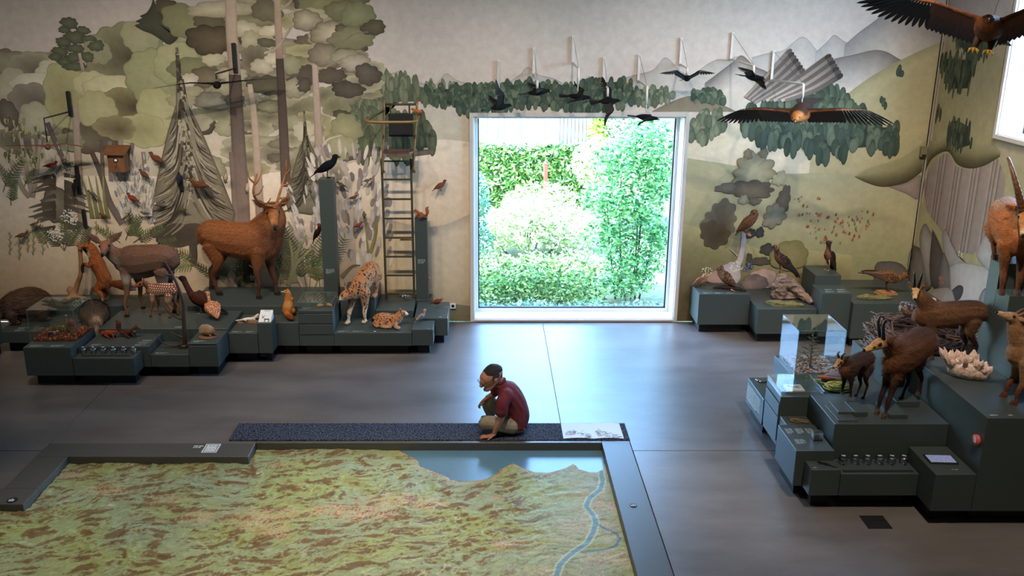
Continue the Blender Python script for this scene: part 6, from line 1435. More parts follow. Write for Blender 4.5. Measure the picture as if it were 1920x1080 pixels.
# ------------------------------------------------------------------ the seated visitor
mat('shirt_maroon', (112, 36, 44), .8, var=.18, scale=24, detail=4, bump=.35); mat('trousers', (158, 142, 122), .8, var=.12, scale=20, bump=.2); mat('shoe', (60, 56, 54), .6, var=.1); mat('skin_attr', (255, 255, 255), .5, spec=.35, var=.08, scale=30, bump=.05, attr=True); mat('hair', (50, 36, 30), .7, var=.4, scale=90, bump=.6)
T = thing('person', 'man in maroon polo shirt sitting on the mat, leaning on one hand', 'person', (.25, 9.24, .0145))
hd = Head((-.135, -.02, .705), 208, -22, .205, [(0, .02, .34, .40), (.3, .06, .385, .46), (.62, .03, .37, .44), (.82, -.04, .30, .37), (.90, -.06, .22, .28)])
jaw = {'c': [(*hd.at(.30, 0, -.28), .055, .05), (*hd.at(.62, 0, -.42), .054, .046), (*hd.at(.88, 0, -.50), .044, .036), (*hd.at(.96, 0, -.50), .026, .024)], 'ref': tuple(hd.side)}
def finger(p, d, l, r=.0085, curl=-.02):
    p = Vector(p); d = Vector(d).normalized(); return [(*p, r * 1.1), (*(p + d * l * .45 + Vector((0, 0, .006))), r), (*(p + d * l * .8 + Vector((0, 0, curl * .3))), r * .9), (*(p + d * l + Vector((0, 0, curl))), r * .75)]
ch = [[(.06, .01, .11, .15, .10), (.07, .01, .24, .14, .10), (.035, .01, .37, .155, .105), (-.03, .005, .47, .15, .10), (-.08, 0, .545, .09, .07), (-.11, -.005, .60, .055, .055), (-.135, -.01, .66, .052, .055)], hd.chain(), jaw,
      {'c': [(*hd.at(.97, 0, .04), .010), (*hd.at(1.12, 0, -.15), .016), (*hd.at(1.04, 0, -.22), .015)], 'ref': tuple(hd.side)}]
for s in (-1, 1): ch.append({'c': [(*hd.at(.36, s * .37, .04), .010, .024), (*hd.at(.36, s * .40, -.10), .010, .022), (*hd.at(.40, s * .38, -.2), .008, .012)], 'ref': tuple(hd.side)})
ch += [[(-.05, -.15, .50, .06), (-.075, -.195, .42, .05), (-.085, -.205, .30, .042), (-.095, -.20, .25, .040), (-.125, -.19, .17, .036), (-.155, -.175, .085, .027), (-.165, -.172, .055, .026)],
       {'c': [(-.16, -.172, .045, .032, .018), (-.205, -.170, .026, .040, .015), (-.245, -.172, .020, .040, .012)], 'ref': (0, 1, 0)}]
for y, dy, l in ((-.205, -.10, .070), (-.185, -.03, .082), (-.165, .03, .078), (-.147, .10, .062)): ch.append(finger((-.245, y, .017), (-1, dy, -.03), l, .0082, -.004))
ch.append(finger((-.190, -.205, .022), (-.65, -.6, -.06), .062, .0098, -.004))
ch += [[(-.09, .14, .50, .06), (-.135, .19, .43, .048), (-.165, .215, .35, .041), (-.20, .20, .335, .036), (-.245, .165, .325, .028)], {'c': [(-.245, .162, .323, .036, .018), (-.285, .140, .308, .040, .015), (-.305, .130, .285, .036, .013)], 'ref': (.4, 1, 0)}]
for k in range(4): ch.append([(-.305 - .004 * k, .155 - .016 * k, .285, .0085), (-.325 - .004 * k, .147 - .016 * k, .262, .008), (-.325 - .004 * k, .142 - .016 * k, .232 + .006 * k, .0075), (-.318 - .004 * k, .140 - .016 * k, .212 + .008 * k, .0065)])
ch.append([(-.275, .115, .30, .010), (-.295, .095, .285, .009), (-.315, .09, .262, .008)])
legs = [[(.05, -.08, .11, .105, .10), (-.10, -.10, .135, .09, .085), (-.24, -.10, .155, .070, .072), (-.275, -.085, .13, .062, .062), (-.20, -.02, .085, .058, .055), (-.08, .06, .065, .05, .05), (.0, .10, .06, .042, .042)],
        [(.05, .10, .11, .105, .10), (-.09, .16, .19, .09, .088), (-.21, .20, .255, .070, .070), (-.245, .215, .235, .062, .060), (-.215, .23, .13, .055, .055), (-.19, .24, .06, .045, .045)]]
def col(co, no):
    c = base(co, (196, 136, 108)); c = mixc(c, C(176, 110, 84), near(co, (-.21, -.17, .03), .03, .10) * .6)
    c = mixc(c, C(74, 52, 44), near(co, hd.at(.98, 0, -.54), .018, .038) * .85); c = mixc(c, C(92, 66, 54), near(co, hd.at(1.02, 0, -.34), .006, .018) * .8); c = mixc(c, C(120, 88, 72), near(co, hd.at(.5, -.3, -.4), .02, .05) * .6)
    c = mixc(c, C(170, 96, 84), near(co, hd.at(1.05, 0, -.42), .004, .012) * .8); return c
body('body', ch + [[(a, b, c_, r * .8, q * .8) for a, b, c_, r, q in l] for l in legs], .0062, col, 'skin_attr', T, 2)
sph('eye', [hd.at(.86, s * .17, .02) for s in (-1, 1)], .010, 'eye', T)
def part(name, chains, vox, m, sm=3):
    me = remesh(chains, vox, sm); me.materials.append(M[m]); me.name = name; o = bpy.data.objects.new(name, me); COL.objects.link(o); o.parent = T; return o
sh = part('polo_shirt', [[(.095, .01, .085, .178, .115), (.105, .01, .17, .172, .122), (.085, .01, .28, .168, .125), (.04, .01, .39, .178, .125), (-.025, .005, .48, .175, .118), (-.07, 0, .545, .105, .082), (-.085, 0, .575, .07, .064)],
     [(-.03, -.13, .49, .085), (-.07, -.19, .44, .074), (-.082, -.205, .37, .066), (-.086, -.207, .325, .066)], [(-.07, .13, .49, .082), (-.125, .185, .44, .068), (-.15, .20, .39, .062)]], .0085, 'shirt_maroon', 3)
cv = np.empty(len(sh.data.vertices) * 3, np.float32); sh.data.vertices.foreach_get('co', cv); cv = cv.reshape(-1, 3); nv = np.empty_like(cv).ravel(); sh.data.vertices.foreach_get('normal', nv); nv = nv.reshape(-1, 3)
cv += nv * ((hn(np.stack([cv[:, 0] * .12, cv[:, 1] * .12, cv[:, 2] * .22 + cv[:, 0] * .3], 1), 44) - .5) * .012)[:, None]; sh.data.vertices.foreach_set('co', cv.ravel())
o = MB().tube([(-.11 + .070 * math.cos(a) * .9 + .028 * math.sin(a) * 0, .066 * math.sin(a), .592 + .030 * math.cos(a)) for a in [k * 2 * PI / 20 for k in range(21)]], .013, 7, ref=(-.35, 0, 1), cap=False).build('collar', 'shirt_maroon', T)
part('trousers', [[(a, b, c_ , r, q) for a, b, c_, r, q in l] for l in legs] + [[(.10, -.07, .10, .105, .092), (.10, .09, .10, .105, .092)]], .0085, 'trousers', 3)
for p0, p1 in (((.0, .10, .045), (.09, .17, .035)), ((-.19, .24, .04), (-.29, .27, .035))):
    part('shoe', [[(*p0, .045, .04), (*((Vector(p0) + Vector(p1)) / 2), .045, .036), (*p1, .038, .026)]], .008, 'shoe')
part('hair', [{'c': [(*hd.at(-.08, 0, .10), .060, .075), (*hd.at(.16, 0, .20), .078, .088), (*hd.at(.40, 0, .27), .077, .072), (*hd.at(.58, 0, .32), .064, .044), (*hd.at(.66, 0, .33), .05, .026)], 'ref': tuple(hd.side)}] + [[(*hd.at(.12, s * .30, .05), .026), (*hd.at(.42, s * .36, .06), .016), (*hd.at(.46, s * .36, -.12), .008)] for s in (-1, 1)] + [{'c': [(*hd.at(.0, 0, -.15), .058, .06), (*hd.at(.05, 0, .1), .066, .06)], 'ref': tuple(hd.side)}], .006, 'hair', 2)
g = MB()
for s in (-1, 1):
    c = hd.at(1.06, s * .19, .0); g.tube([tuple(c + hd.side * .026 * math.cos(a) + hd.up * .021 * math.sin(a)) for a in [k * 2 * PI / 16 for k in range(17)]], .0026, 6, cap=False)
    g.tube([tuple(hd.at(1.06, s * .32, .04)), tuple(hd.at(.70, s * .41, .07)), tuple(hd.at(.36, s * .42, .08))], .0026, 6)
g.tube([tuple(hd.at(1.07, -.06, .02)), tuple(hd.at(1.09, 0, .04)), tuple(hd.at(1.07, .06, .02))], .0026, 6); g.build('eyeglasses', 'black_print', T)
# ------------------------------------------------------------------ the garden behind the window
mat('leaf', (255, 255, 255), .5, spec=.3, var=.2, scale=6, attr=True); mat('soil', (96, 100, 66), .9, var=.4); mat('paving', (172, 174, 172), .8, var=.08); mat('boards', (150, 154, 154), .8, var=.2, stretch=(6, 6, .4)); mat('bark', (72, 60, 52), .9, var=.3, scale=20, bump=.5); mat('red_post', (196, 70, 52), .6)
def leaves(name, parent, blobs, size, cols, seed, mname='leaf', flat=0.0):
    """many small leaf blades through the given ellipsoids (cx,cy,cz,rx,ry,rz,n)"""
    r = np.random.RandomState(seed); V = []; Cc = []; pal = np.array([lin(c) for c in cols])
    for cx, cy, cz, rx, ry, rz, n in blobs:
        d = r.normal(size=(n, 3)); d /= np.linalg.norm(d, axis=1)[:, None]; q = d * (r.rand(n, 1) ** .45); p = q * np.array([rx, ry, rz]) + np.array([cx, cy, cz])
        a = r.normal(size=(n, 3)) * np.array([1, 1, .6]); a /= np.linalg.norm(a, axis=1)[:, None]; b = np.cross(a, d + r.normal(size=(n, 3)) * .7); b /= np.linalg.norm(b, axis=1)[:, None] + 1e-9
        s = size * (.6 + .8 * r.rand(n, 1)); V.append(np.stack([p - a * s, p - b * s * .42, p + a * s, p + b * s * .42], 1).reshape(-1, 3)); Cc.append(np.repeat(pal[r.randint(len(pal), size=n)] * (.8 + .4 * r.rand(n, 1)), 4, 0))
    V = np.concatenate(V); Cc = np.concatenate(Cc); me = bpy.data.meshes.new(name); me.from_pydata(V.tolist(), [], np.arange(len(V)).reshape(-1, 4).tolist())
    at = me.color_attributes.new('Col', 'FLOAT_COLOR', 'POINT'); at.data.foreach_set('color', np.hstack([np.clip(Cc, 0, 1), np.ones((len(V), 1))]).astype(np.float32).ravel()); me.materials.append(M[mname])
    o = bpy.data.objects.new(name, me); COL.objects.link(o); o.parent = parent; return tag(o, kind='stuff')
gd = tag(MB().add([(-9, 13.42, -.55), (14, 13.42, -.55), (14, 19, -.45), (-9, 19, -.45), (14, 24, .0), (-9, 24, .0), (14, 60, .6), (-9, 60, .6)], [(0, 1, 2, 3), (3, 2, 4, 5), (5, 4, 6, 7)]).build('garden_ground', 'soil'), 'sunlit garden ground outside the window', kind='structure')
def bush(name, label, cat, loc, blobs, size, cols, seed, stems=5):
    t = thing(name, label, cat, loc); leaves('foliage', t, blobs, size, cols, seed); rr = random.Random(seed); mb = MB()
    for k in range(stems):
        b = rr.choice(blobs); mb.tube([(b[0] * .5, b[1] * .5, .01), (b[0] * .8 + rr.uniform(-.05, .05), b[1] * .8, b[2] * .6), (b[0], b[1], b[2])], [.02, .014, .006], 5)
    mb.build('stems', 'bark', t); return t
GR = [(70, 120, 50), (110, 150, 70), (50, 96, 46), (140, 170, 90)]; PALE = [(200, 206, 160), (176, 190, 130), (214, 214, 190), (150, 170, 100)]; TEAL = [(84, 130, 100), (120, 160, 130), (60, 104, 84), (150, 180, 150)]  # the pale set puts the glare of sunlit leaves into their colour
hg = thing('ivy_hedge', 'low ivy covered wall in the garden behind red post', 'hedge', (1.30, 22.2, -.12))
MB().box(-1.5, 1.45, -.12, .25, 0, 1.2).build('hedge_wall', 'soil', hg); leaves('foliage', hg, [(-1.5 + .33 * k, -.14, .15 + .38 * j, .28, .12, .26, 230) for k in range(10) for j in range(4)], .075, [(96, 140, 60), (140, 170, 84), (70, 110, 50), (190, 200, 150)], 3)
bush('maple_tree', 'slender green maple tree close outside the window', 'tree', (2.55, 15.7, -.53), [(.25, 0, 2.9, .5, .5, .5, 1300), (-.2, .1, 2.5, .55, .5, .4, 1300), (.45, .1, 2.2, .4, .5, .5, 1200), (-.45, 0, 1.85, .5, .5, .35, 1200), (.1, 0, 1.75, .5, .5, .4, 1200), (-.35, 0, 1.2, .5, .45, .35, 1000), (.4, 0, 1.2, .4, .4, .4, 900), (.1, 0, .7, .6, .4, .3, 1000), (-.1, -.1, .35, .6, .4, .25, 900)], .047, [(84, 150, 84), (120, 180, 110), (60, 120, 76), (150, 200, 130)], 4, 7)
bush('pale_shrub', 'sun bleached pale flowering shrub in the garden', 'shrub', (.9, 18.6, -.46), [(-.9, 0, .5, .7, .6, .5, 1700), (0, 0, .7, .8, .6, .6, 2200), (.8, .1, .5, .8, .6, .5, 1900), (.3, .8, .9, .9, .5, .5, 1800)], .05, PALE, 5)
bush('green_shrub', 'low dark green shrub row below the window pane', 'shrub', (.55, 14.9, -.53), [(-.7, 0, .45, .6, .5, .42, 1700), (.1, .1, .5, .6, .5, .42, 1700), (.9, 0, .42, .6, .5, .4, 1600)], .04, GR, 6)
bush('silver_shrub', 'silvery blue green ground shrub at the window foot', 'shrub', (1.1, 14.0, -.53), [(-1.2, 0, .25, .55, .35, .28, 1300), (-.3, 0, .26, .6, .35, .28, 1400), (.6, 0, .26, .6, .35, .28, 1400), (1.4, 0, .26, .6, .35, .28, 1300)], .035, TEAL, 7)
bush('mixed_shrub', 'loose mid green shrub between the pale shrub and the shrub row', 'shrub', (1.15, 16.6, -.5), [(-1.1, 0, .3, .6, .6, .32, 1500), (-.2, .1, .3, .6, .6, .3, 1500), (.6, 0, .32, .6, .6, .32, 1500)], .045, [(120, 150, 84), (150, 176, 110), (96, 130, 70), (190, 200, 150)], 12)
bush('teal_bush', 'tall blue green bush at the window side', 'shrub', (-.15, 17.2, -.48), [(-.1, 0, .7, .4, .5, .6, 1300), (-.15, 0, 1.5, .4, .5, .6, 1200)], .05, TEAL, 8)
bush('white_shrub', 'pale leafy shrub beyond the maple tree', 'shrub', (3.0, 20.5, -.3), [(0, 0, .8, .8, .6, .8, 1900), (-.5, 0, 1.5, .6, .5, .6, 1400), (.9, 0, 1.4, .7, .5, .8, 1500)], .06, PALE, 9)
bush('conifer', 'yellow green conifer beside the far railing', 'conifer', (3.1, 25.2, .381), [(0, 0, .8, .35, .35, .7, 900), (0, 0, 1.5, .28, .28, .7, 800), (0, 0, 2.3, .18, .18, .5, 500)], .07, [(150, 180, 60), (180, 200, 80), (110, 150, 50)], 10)
bush('conifer', 'pale grey green conifer behind the maple tree', 'conifer', (3.7, 25.0, .381), [(0, 0, .95, .5, .4, .8, 1200), (0, 0, 1.7, .4, .35, .8, 1000), (.15, 0, 1.2, .5, .4, .9, 1000)], .07, [(170, 190, 160), (140, 170, 130), (200, 210, 180)], 11)
t = thing('garden_post', 'thin red post standing before ivy hedge', 'post', (1.385, 21.2, -.25)); MB().box(-.045, .045, -.045, .045, 0, 1.28, b=.008).build('shaft', 'red_post', t); MB().box(-.05, .05, -.05, .05, 1.28, 1.30).build('cap', 'red_post', t)
hs = thing('garden_house', 'pale boarded house wall across the garden', 'house', (-.6, 27.4, .05)); MB().box(-4, 2.0, .1, 3, 0, 4.5).build('wall', 'paving', hs)
for k in range(26): MB().box(-2.6 + k * .17, -2.45 + k * .17, .05, .1 + .02 * (k % 2), 0, 4.4).build('board', 'boards', hs)
tr = tag(MB().box(-.4, 4.4, 23.2, 27.2, .0, .36).build('garden_terrace', 'paving'), 'bright white terrace behind the ivy hedge', 'terrace'); tr.location.z = .02
rl = thing('garden_railing', 'dark railing on the white terrace', 'railing', (2.6, 26.4, .382)); MB().box(-.5, .4, -.02, .02, .02, .06).build('rail', 'dark_steel', rl); MB().box(-.5, .4, -.02, .02, 1.15, 1.2).build('rail', 'dark_steel', rl)
for k in range(9): MB().box(-.5 + k * .108, -.48 + k * .108, -.015, .015, 0, 1.2).build('baluster', 'dark_steel', rl)
MURAL = [
('painted_mountain',[
('H',[(-1.649,3.442),(-1.234,3.666),(-1.015,3.55),(-.831,3.492),(-.72,3.478),(-.562,3.637),(-.422,3.55),(-.237,3.5),(-.052,3.456)],None,[(.0,(139,132,127)),(.02,(170,162,156)),(.31,(186,177,168))]),
('H',[(.134,3.391),(.356,3.55),(.466,3.623),(.576,3.724),(.725,3.623),(.948,3.565),(1.211,3.42)],None,[(.0,(134,129,126)),(.02,(164,158,154)),(.31,(186,177,168))]),
('H',[(1.657,3.42),(1.838,3.55),(2.057,3.616),(2.312,3.688),(2.472,3.853),(2.682,3.681),(2.873,3.579),(3.101,3.492)],None,[(.0,(131,126,122)),(.02,(160,154,150)),(.46,(186,177,168))]),
('H',[(2.765,3.536),(3.011,3.731),(3.188,3.824),(3.335,3.824),(3.517,3.853),(3.838,3.55)],None,[(.0,(131,127,124)),(.02,(160,155,152)),(.39,(186,177,168))]),
('H',[(3.664,3.853),(3.88,3.91),(4.096,3.952),(4.335,4.129),(4.535,3.967),(4.747,3.709)],None,[(.0,(129,126,126)),(.02,(158,154,154)),(.46,(186,177,168))]),
('H',[(4.54,3.924),(4.673,4.052),(4.772,4.151),(4.927,4.066),(5.119,3.995),(5.419,3.938)],None,[(.0,(119,118,119)),(.02,(146,144,146)),(.46,(186,177,168))]),
('H',[(4.932,4.023),(5.097,4.179),(5.297,4.333),(5.506,4.514),(5.629,4.569),(5.855,4.507),(6.051,4.403),(6.252,4.319)],None,[(.0,(98,98,100)),(.02,(120,120,122)),(.69,(186,177,168))]),
('H',[(3.041,3.507),(3.237,3.659),(3.411,3.795),(3.53,3.881),(3.711,3.738),(3.903,3.652),(4.083,3.463)],None,[(.0,(91,85,83)),(.02,(112,104,102)),(.31,(186,177,168))]),
('H',[(4.597,3.731),(4.771,3.824),(5.058,3.888),(5.344,3.952),(5.531,3.924),(5.728,3.824),(5.955,3.781),(6.226,3.945)],None,[(.0,(91,88,86)),(.02,(112,108,106)),(.46,(186,177,168))]),
]),
('painted_hill',[
('H',[(-7.578,2.206),(-6.508,2.206),(-5.439,2.206),(-3.758,2.206),(-2.071,2.36),(-1.607,2.542),(-1.074,2.663),(-.619,2.724),(-.197,2.679)],.0,[(.0,(218,204,184)),(.46,(214,194,168)),(1.16,(208,184,150)),(1.93,(176,150,116))]),
('H',[(-1.64,1.645),(-1.179,1.502),(-.714,1.463),(-.201,1.661)],.0,[(.0,(176,160,138)),(.19,(206,188,156)),(.92,(196,176,138)),(1.54,(160,138,102))]),
('H',[(-.892,.312),(-.534,.279),(-.207,.237)],.0,[(.0,(120,112,80)),(.31,(110,98,70))]),
('H',[(2.204,3.045),(2.378,3.148),(2.56,3.237),(2.852,3.332),(3.193,3.259),(3.58,3.082),(3.815,2.963)],3.11,[(.0,(116,106,86)),(.23,(130,120,98)),(.69,(180,170,144))]),
('H',[(2.845,2.633),(3.151,2.799),(3.668,2.918),(3.964,2.978),(4.27,2.918),(4.842,3.185),(5.113,3.42),(5.385,3.623),(5.66,3.781),(5.935,3.924),(6.295,4.08)],.0,[(.0,(144,138,100)),(.15,(166,158,116)),(1.16,(172,162,116)),(2.31,(140,136,92))]),
('H',[(2.839,2.724),(3.148,2.844),(3.591,2.948),(3.815,2.963),(4.055,2.799),(4.289,2.724),(4.621,2.436)],1.0,[(.0,(196,186,152)),(.31,(206,194,164)),(.69,(196,184,148))]),
('H',[(2.825,2.466),(3.332,2.39),(3.873,2.298),(4.336,2.237),(4.945,2.252),(5.563,2.191),(5.958,2.09),(6.279,1.88)],.0,[(.0,(160,158,118)),(.46,(172,164,118)),(1.16,(148,146,98)),(2.0,(116,110,72))]),
('H',[(2.871,1.502),(3.171,1.423),(3.65,1.263),(4.133,1.102),(4.759,1.102),(5.395,1.021)],.0,[(.0,(166,156,100)),(.31,(132,124,74)),(.92,(104,92,58))]),
]),
('painted_slope',[
('H',[(6.326,4.334),(6.691,4.285),(7.383,4.22),(8.225,4.18),(8.966,4.117)],.0,[(.0,(172,160,140)),(.31,(160,150,112)),(1.54,(156,148,104)),(3.23,(150,140,96))]),
('H',[(6.214,1.873),(6.922,1.582),(7.447,1.341),(8.24,1.416),(9.041,1.512)],.0,[(.0,(156,148,104)),(.46,(170,160,112)),(1.54,(150,140,98))]),
]),
('painted_cliff',[
('K',[(6.265,2.093),(6.433,2.405),(6.734,2.601),(6.85,2.618),(7.098,2.485),(7.38,2.49),(7.752,2.594),(8.058,2.749),(8.283,2.565),(8.355,2.252),(8.26,1.764),(7.833,1.459),(7.426,1.409),(6.922,1.582),(6.47,1.748)],14,[(168,148,138),(112,96,90)]),
('P',[(5.748,2.059),(5.959,2.083),(6.104,2.145),(6.233,2.206),(6.25,1.865),(6.055,1.943)],(112,98,92),(146,130,120)),
]),
('painted_brow',[
('D',[(5.279,2.198),(5.435,2.298),(5.654,2.375),(5.909,2.466),(6.082,2.588),(6.229,2.724)],[(5.28,2.191),(5.459,2.106),(5.696,2.044),(5.959,2.083),(6.117,2.16),(6.236,2.268)],[(150,146,104),(140,134,92),(104,98,64),(62,56,36)]),
('D',[(6.27,2.726),(6.453,2.707),(6.772,2.824),(7.021,2.829),(7.543,2.846),(7.889,2.895),(8.105,2.835)],[(6.277,2.272),(6.424,2.486),(6.813,2.642),(7.117,2.517),(7.442,2.514),(7.775,2.604),(8.1,2.769)],[(150,144,104),(136,128,88),(98,90,60),(58,52,36)]),
]),
('painted_tree_clump',[
('C',[(-2.029,3.259),(-1.642,3.623),(-1.272,3.623),(-.831,3.478),(-.238,3.442),(-.239,3.259),(-.835,3.259),(-1.432,3.259),(-1.595,2.889),(-2.067,2.436)],.032,.1,210,[(104,112,86),(120,126,98),(92,104,80),(84,96,76)],1),
('C',[(-.906,3.442),(-.238,3.463),(.393,3.478),(.396,3.148),(-.052,3.097),(-.315,3.074),(-.463,3.185),(-.761,3.222)],.035,.065,210,[(58,74,60),(74,90,72),(92,106,84),(66,82,70)],2),
('C',[(-.126,3.442),(.541,3.55),(1.098,3.492),(1.468,3.536),(2.06,3.55),(2.184,3.295),(1.706,3.111),(.733,3.148),(.134,3.222)],.037,.065,280,[(58,74,60),(74,90,72),(92,106,84),(66,82,70)],3),
('C',[(2.102,3.442),(2.511,3.442),(2.653,3.295),(2.45,3.207),(2.135,3.222)],.038,.062,40,[(104,112,86),(120,126,98),(92,104,80),(84,96,76)],4),
('C',[(2.835,3.369),(3.181,3.42),(3.376,3.295),(3.344,3.229),(2.892,3.288)],.038,.062,40,[(58,74,60),(74,90,72),(92,106,84),(66,82,70)],5),
('C',[(2.851,2.889),(3.055,3.097),(3.369,3.097),(3.385,2.889),(3.156,2.724),(2.865,2.679)],.046,.092,42,[(104,112,86),(120,126,98),(92,104,80),(84,96,76)],6),
('C',[(3.521,3.074),(4.006,3.332),(4.329,3.456),(4.97,3.369),(5.284,3.111),(5.627,2.889),(5.853,2.889),(5.817,2.588),(5.291,2.55),(4.807,2.466),(4.302,2.588),(3.682,2.754)],.054,.131,260,[(58,74,60),(74,90,72),(92,106,84),(66,82,70)],7),
('C',[(5.701,3.695),(5.797,3.695),(5.813,3.579),(5.716,3.579)],.031,.062,5,[(58,74,60),(74,90,72),(92,106,84),(66,82,70)],8),
('C',[(5.515,3.295),(5.59,3.295),(5.604,3.185),(5.529,3.185)],.023,.062,4,[(58,74,60),(74,90,72),(92,106,84),(66,82,70)],9),
('C',[(-1.742,2.963),(-1.441,3.0),(-.84,3.0),(-.708,2.814),(-.757,2.588),(-1.152,2.55),(-1.761,2.497)],.062,.2,46,[(96,104,76),(84,92,68),(112,116,86)],10),
('S',[(-2.067,2.436),(-1.608,2.527),(-1.153,2.512),(-.758,2.558)],.077,.077,(96,84,70),(104,92,76)),
]),
('painted_slope_trees',[
('C',[(6.519,4.185),(6.716,4.204),(7.403,4.156),(7.465,3.952),(7.025,3.878),(6.615,4.064)],.028,.1,50,[(58,70,52),(70,82,60),(84,92,66)],11),
('C',[(6.242,3.838),(6.448,3.884),(7.225,3.888),(7.213,3.486),(6.663,3.426),(6.44,3.564)],.028,.1,70,[(58,70,52),(70,82,60),(84,92,66)],12),
('C',[(6.709,2.982),(6.91,3.098),(7.318,3.055),(7.424,2.795),(7.041,2.669),(6.795,2.798)],.028,.1,40,[(58,70,52),(70,82,60),(84,92,66)],13),
('C',[(6.326,3.12),(6.468,3.171),(6.5,3.066),(6.383,3.038)],.028,.1,5,[(58,70,52),(70,82,60),(84,92,66)],14),
('C',[(8.043,1.64),(8.245,1.895),(8.43,2.005),(8.653,1.664),(8.221,1.48)],.028,.1,26,[(58,70,52),(70,82,60),(84,92,66)],15),
]),
('painted_foliage',[
('Z',-7.047,2.663,-2.593,3.803,44,.22,.42,8,1),
('Z',-4.111,3.332,-1.594,4.885,64,.15,.32,8,2),
('Z',-3.911,2.206,-2.022,3.405,48,.12,.26,5,3),
('B',-6.574,3.781,.423,.169,9,.09,(120,114,92),(150,144,118),0,0,0),
('B',-6.29,3.709,.385,.231,10,.09,(160,154,130),(92,84,72),.25,-.2,0),
('B',-5.965,3.659,.323,.185,8,.09,(176,168,142),(196,188,162),0,0,0),
('B',-6.617,3.405,.277,.323,8,.09,(160,154,124),(182,176,148),0,0,0),
('B',-6.284,3.492,.4,.154,7,.09,(186,178,156),(206,198,178),0,0,0),
('B',-6.355,3.259,.354,.262,8,.09,(150,140,124),(96,86,76),.25,-.2,0),
('B',-6.33,3.023,.293,.231,8,.09,(160,154,126),(186,180,154),0,0,0),
('B',-6.719,3.074,.154,.216,7,.09,(90,80,72),(120,110,98),0,0,0),
('B',-5.861,3.332,.37,.462,9,.09,(168,164,114),(150,144,100),0,0,0),
('B',-4.975,3.91,.601,.447,12,.09,(136,134,102),(70,62,46),.25,-.2,0),
('B',-4.753,4.122,.277,.231,9,.09,(142,140,106),(150,148,114),0,0,0),
('B',-5.36,3.945,.2,.2,8,.09,(134,132,102),(140,138,108),0,0,0),
('B',-5.492,3.478,.262,.216,9,.09,(170,164,120),(190,184,140),0,0,0),
('B',-5.177,3.442,.477,.185,8,.09,(176,170,126),(198,190,150),0,0,0),
('B',-5.017,3.222,.447,.262,8,.09,(150,142,96),(76,64,46),.25,-.2,0),
('B',-5.474,3.148,.293,.277,9,.09,(162,158,108),(180,174,126),0,0,0),
('B',-4.609,3.55,.431,.447,11,.09,(140,140,100),(156,154,112),0,0,0),
('B',-4.289,3.781,.339,.308,10,.09,(150,148,108),(168,164,122),0,0,0),
('B',-4.584,3.074,.339,.4,9,.09,(162,160,108),(178,174,124),0,0,0),
('B',-4.134,3.709,.293,.154,8,.09,(112,112,76),(132,130,92),0,0,0),
('B',-4.871,2.851,.385,.262,8,.09,(176,172,118),(150,142,98),0,0,0),
('B',-5.243,2.889,.308,.185,8,.09,(150,140,98),(96,82,58),.25,-.2,0),
('B',-5.7,4.312,.123,.085,8,.13,(66,70,54),(96,100,78),0,0,0),
('B',-5.523,4.214,.1,.062,8,.13,(66,70,54),(96,100,78),0,0,0),
('B',-5.778,4.221,.085,.054,8,.13,(66,70,54),(96,100,78),0,0,0),
('B',-5.645,4.122,.169,.085,8,.13,(66,70,54),(96,100,78),0,0,0),
('B',-5.464,4.108,.108,.046,8,.13,(66,70,54),(96,100,78),0,0,0),
('B',-5.814,4.059,.123,.062,8,.13,(66,70,54),(96,100,78),0,0,0),
('B',-5.367,4.009,.116,.085,8,.13,(66,70,54),(96,100,78),0,0,0),
('B',-5.664,3.974,.131,.069,8,.13,(66,70,54),(96,100,78),0,0,0),
('B',-5.876,3.931,.116,.077,8,.13,(66,70,54),(96,100,78),0,0,0),
('B',-5.944,3.86,.092,.069,8,.13,(66,70,54),(96,100,78),0,0,0),
('B',-5.821,3.795,.108,.069,8,.13,(66,70,54),(96,100,78),0,0,0),
('B',-5.695,3.853,.108,.077,8,.13,(66,70,54),(96,100,78),0,0,0),
('B',-5.51,3.86,.108,.069,8,.13,(66,70,54),(96,100,78),0,0,0),
('B',-5.696,3.731,.169,.069,8,.13,(66,70,54),(96,100,78),0,0,0),
]),
('painted_trunk',[
('S',[(-5.614,3.91),(-5.592,3.681)],.038,.054,(176,156,140),(150,132,116)),
]),
('painted_spruce_top',[
('P',[(-4.514,4.652),(-4.495,4.555),(-4.425,4.458),(-4.329,4.403),(-4.377,4.361),(-4.267,4.305),(-4.329,4.263),(-4.246,4.221),(-4.297,4.151),(-4.226,4.122),(-4.353,4.023),(-4.478,4.094),(-4.587,4.165),(-4.7,4.207),(-4.809,4.277),(-4.733,4.305),(-4.788,4.333),(-4.696,4.375),(-4.722,4.403),(-4.63,4.444),(-4.554,4.542)],(52,54,42),(70,72,56)),
]),
('painted_foliage',[
('B',-4.36,4.528,.185,.1,8,.12,(64,58,48),(90,82,66),.061450847444850965,-.13380414516732825,0),
('B',-4.089,4.333,.37,.246,8,.12,(112,112,78),(132,130,92),.14759678278284832,-.22410262769967265,0),
('B',-3.784,4.333,.231,.123,8,.12,(88,78,60),(104,96,76),.11994928736996535,-.21504624849943765,0),
('B',-3.566,4.493,.554,.116,8,.12,(140,130,106),(190,180,150),-.23549738585819263,-.009530194470147413,0),
('B',-3.783,4.087,.354,.231,8,.12,(62,52,40),(106,92,70),.22167835849915685,-.09203854891161589,0),
('B',-3.216,4.333,.385,.092,8,.12,(110,102,78),(140,132,104),.20045024587531135,.14905731590608504,0),
('B',-3.297,4.228,.231,.123,8,.12,(150,140,112),(196,186,160),-.01546547610891813,.08904222532107636,0),
('B',-2.988,4.472,.216,.169,8,.12,(96,88,68),(120,112,88),.021880429617965214,-.058273534567645335,0),
('B',-3.235,4.087,.139,.139,8,.12,(150,142,112),(176,168,138),-.2434429052055489,.10247158979126834,0),
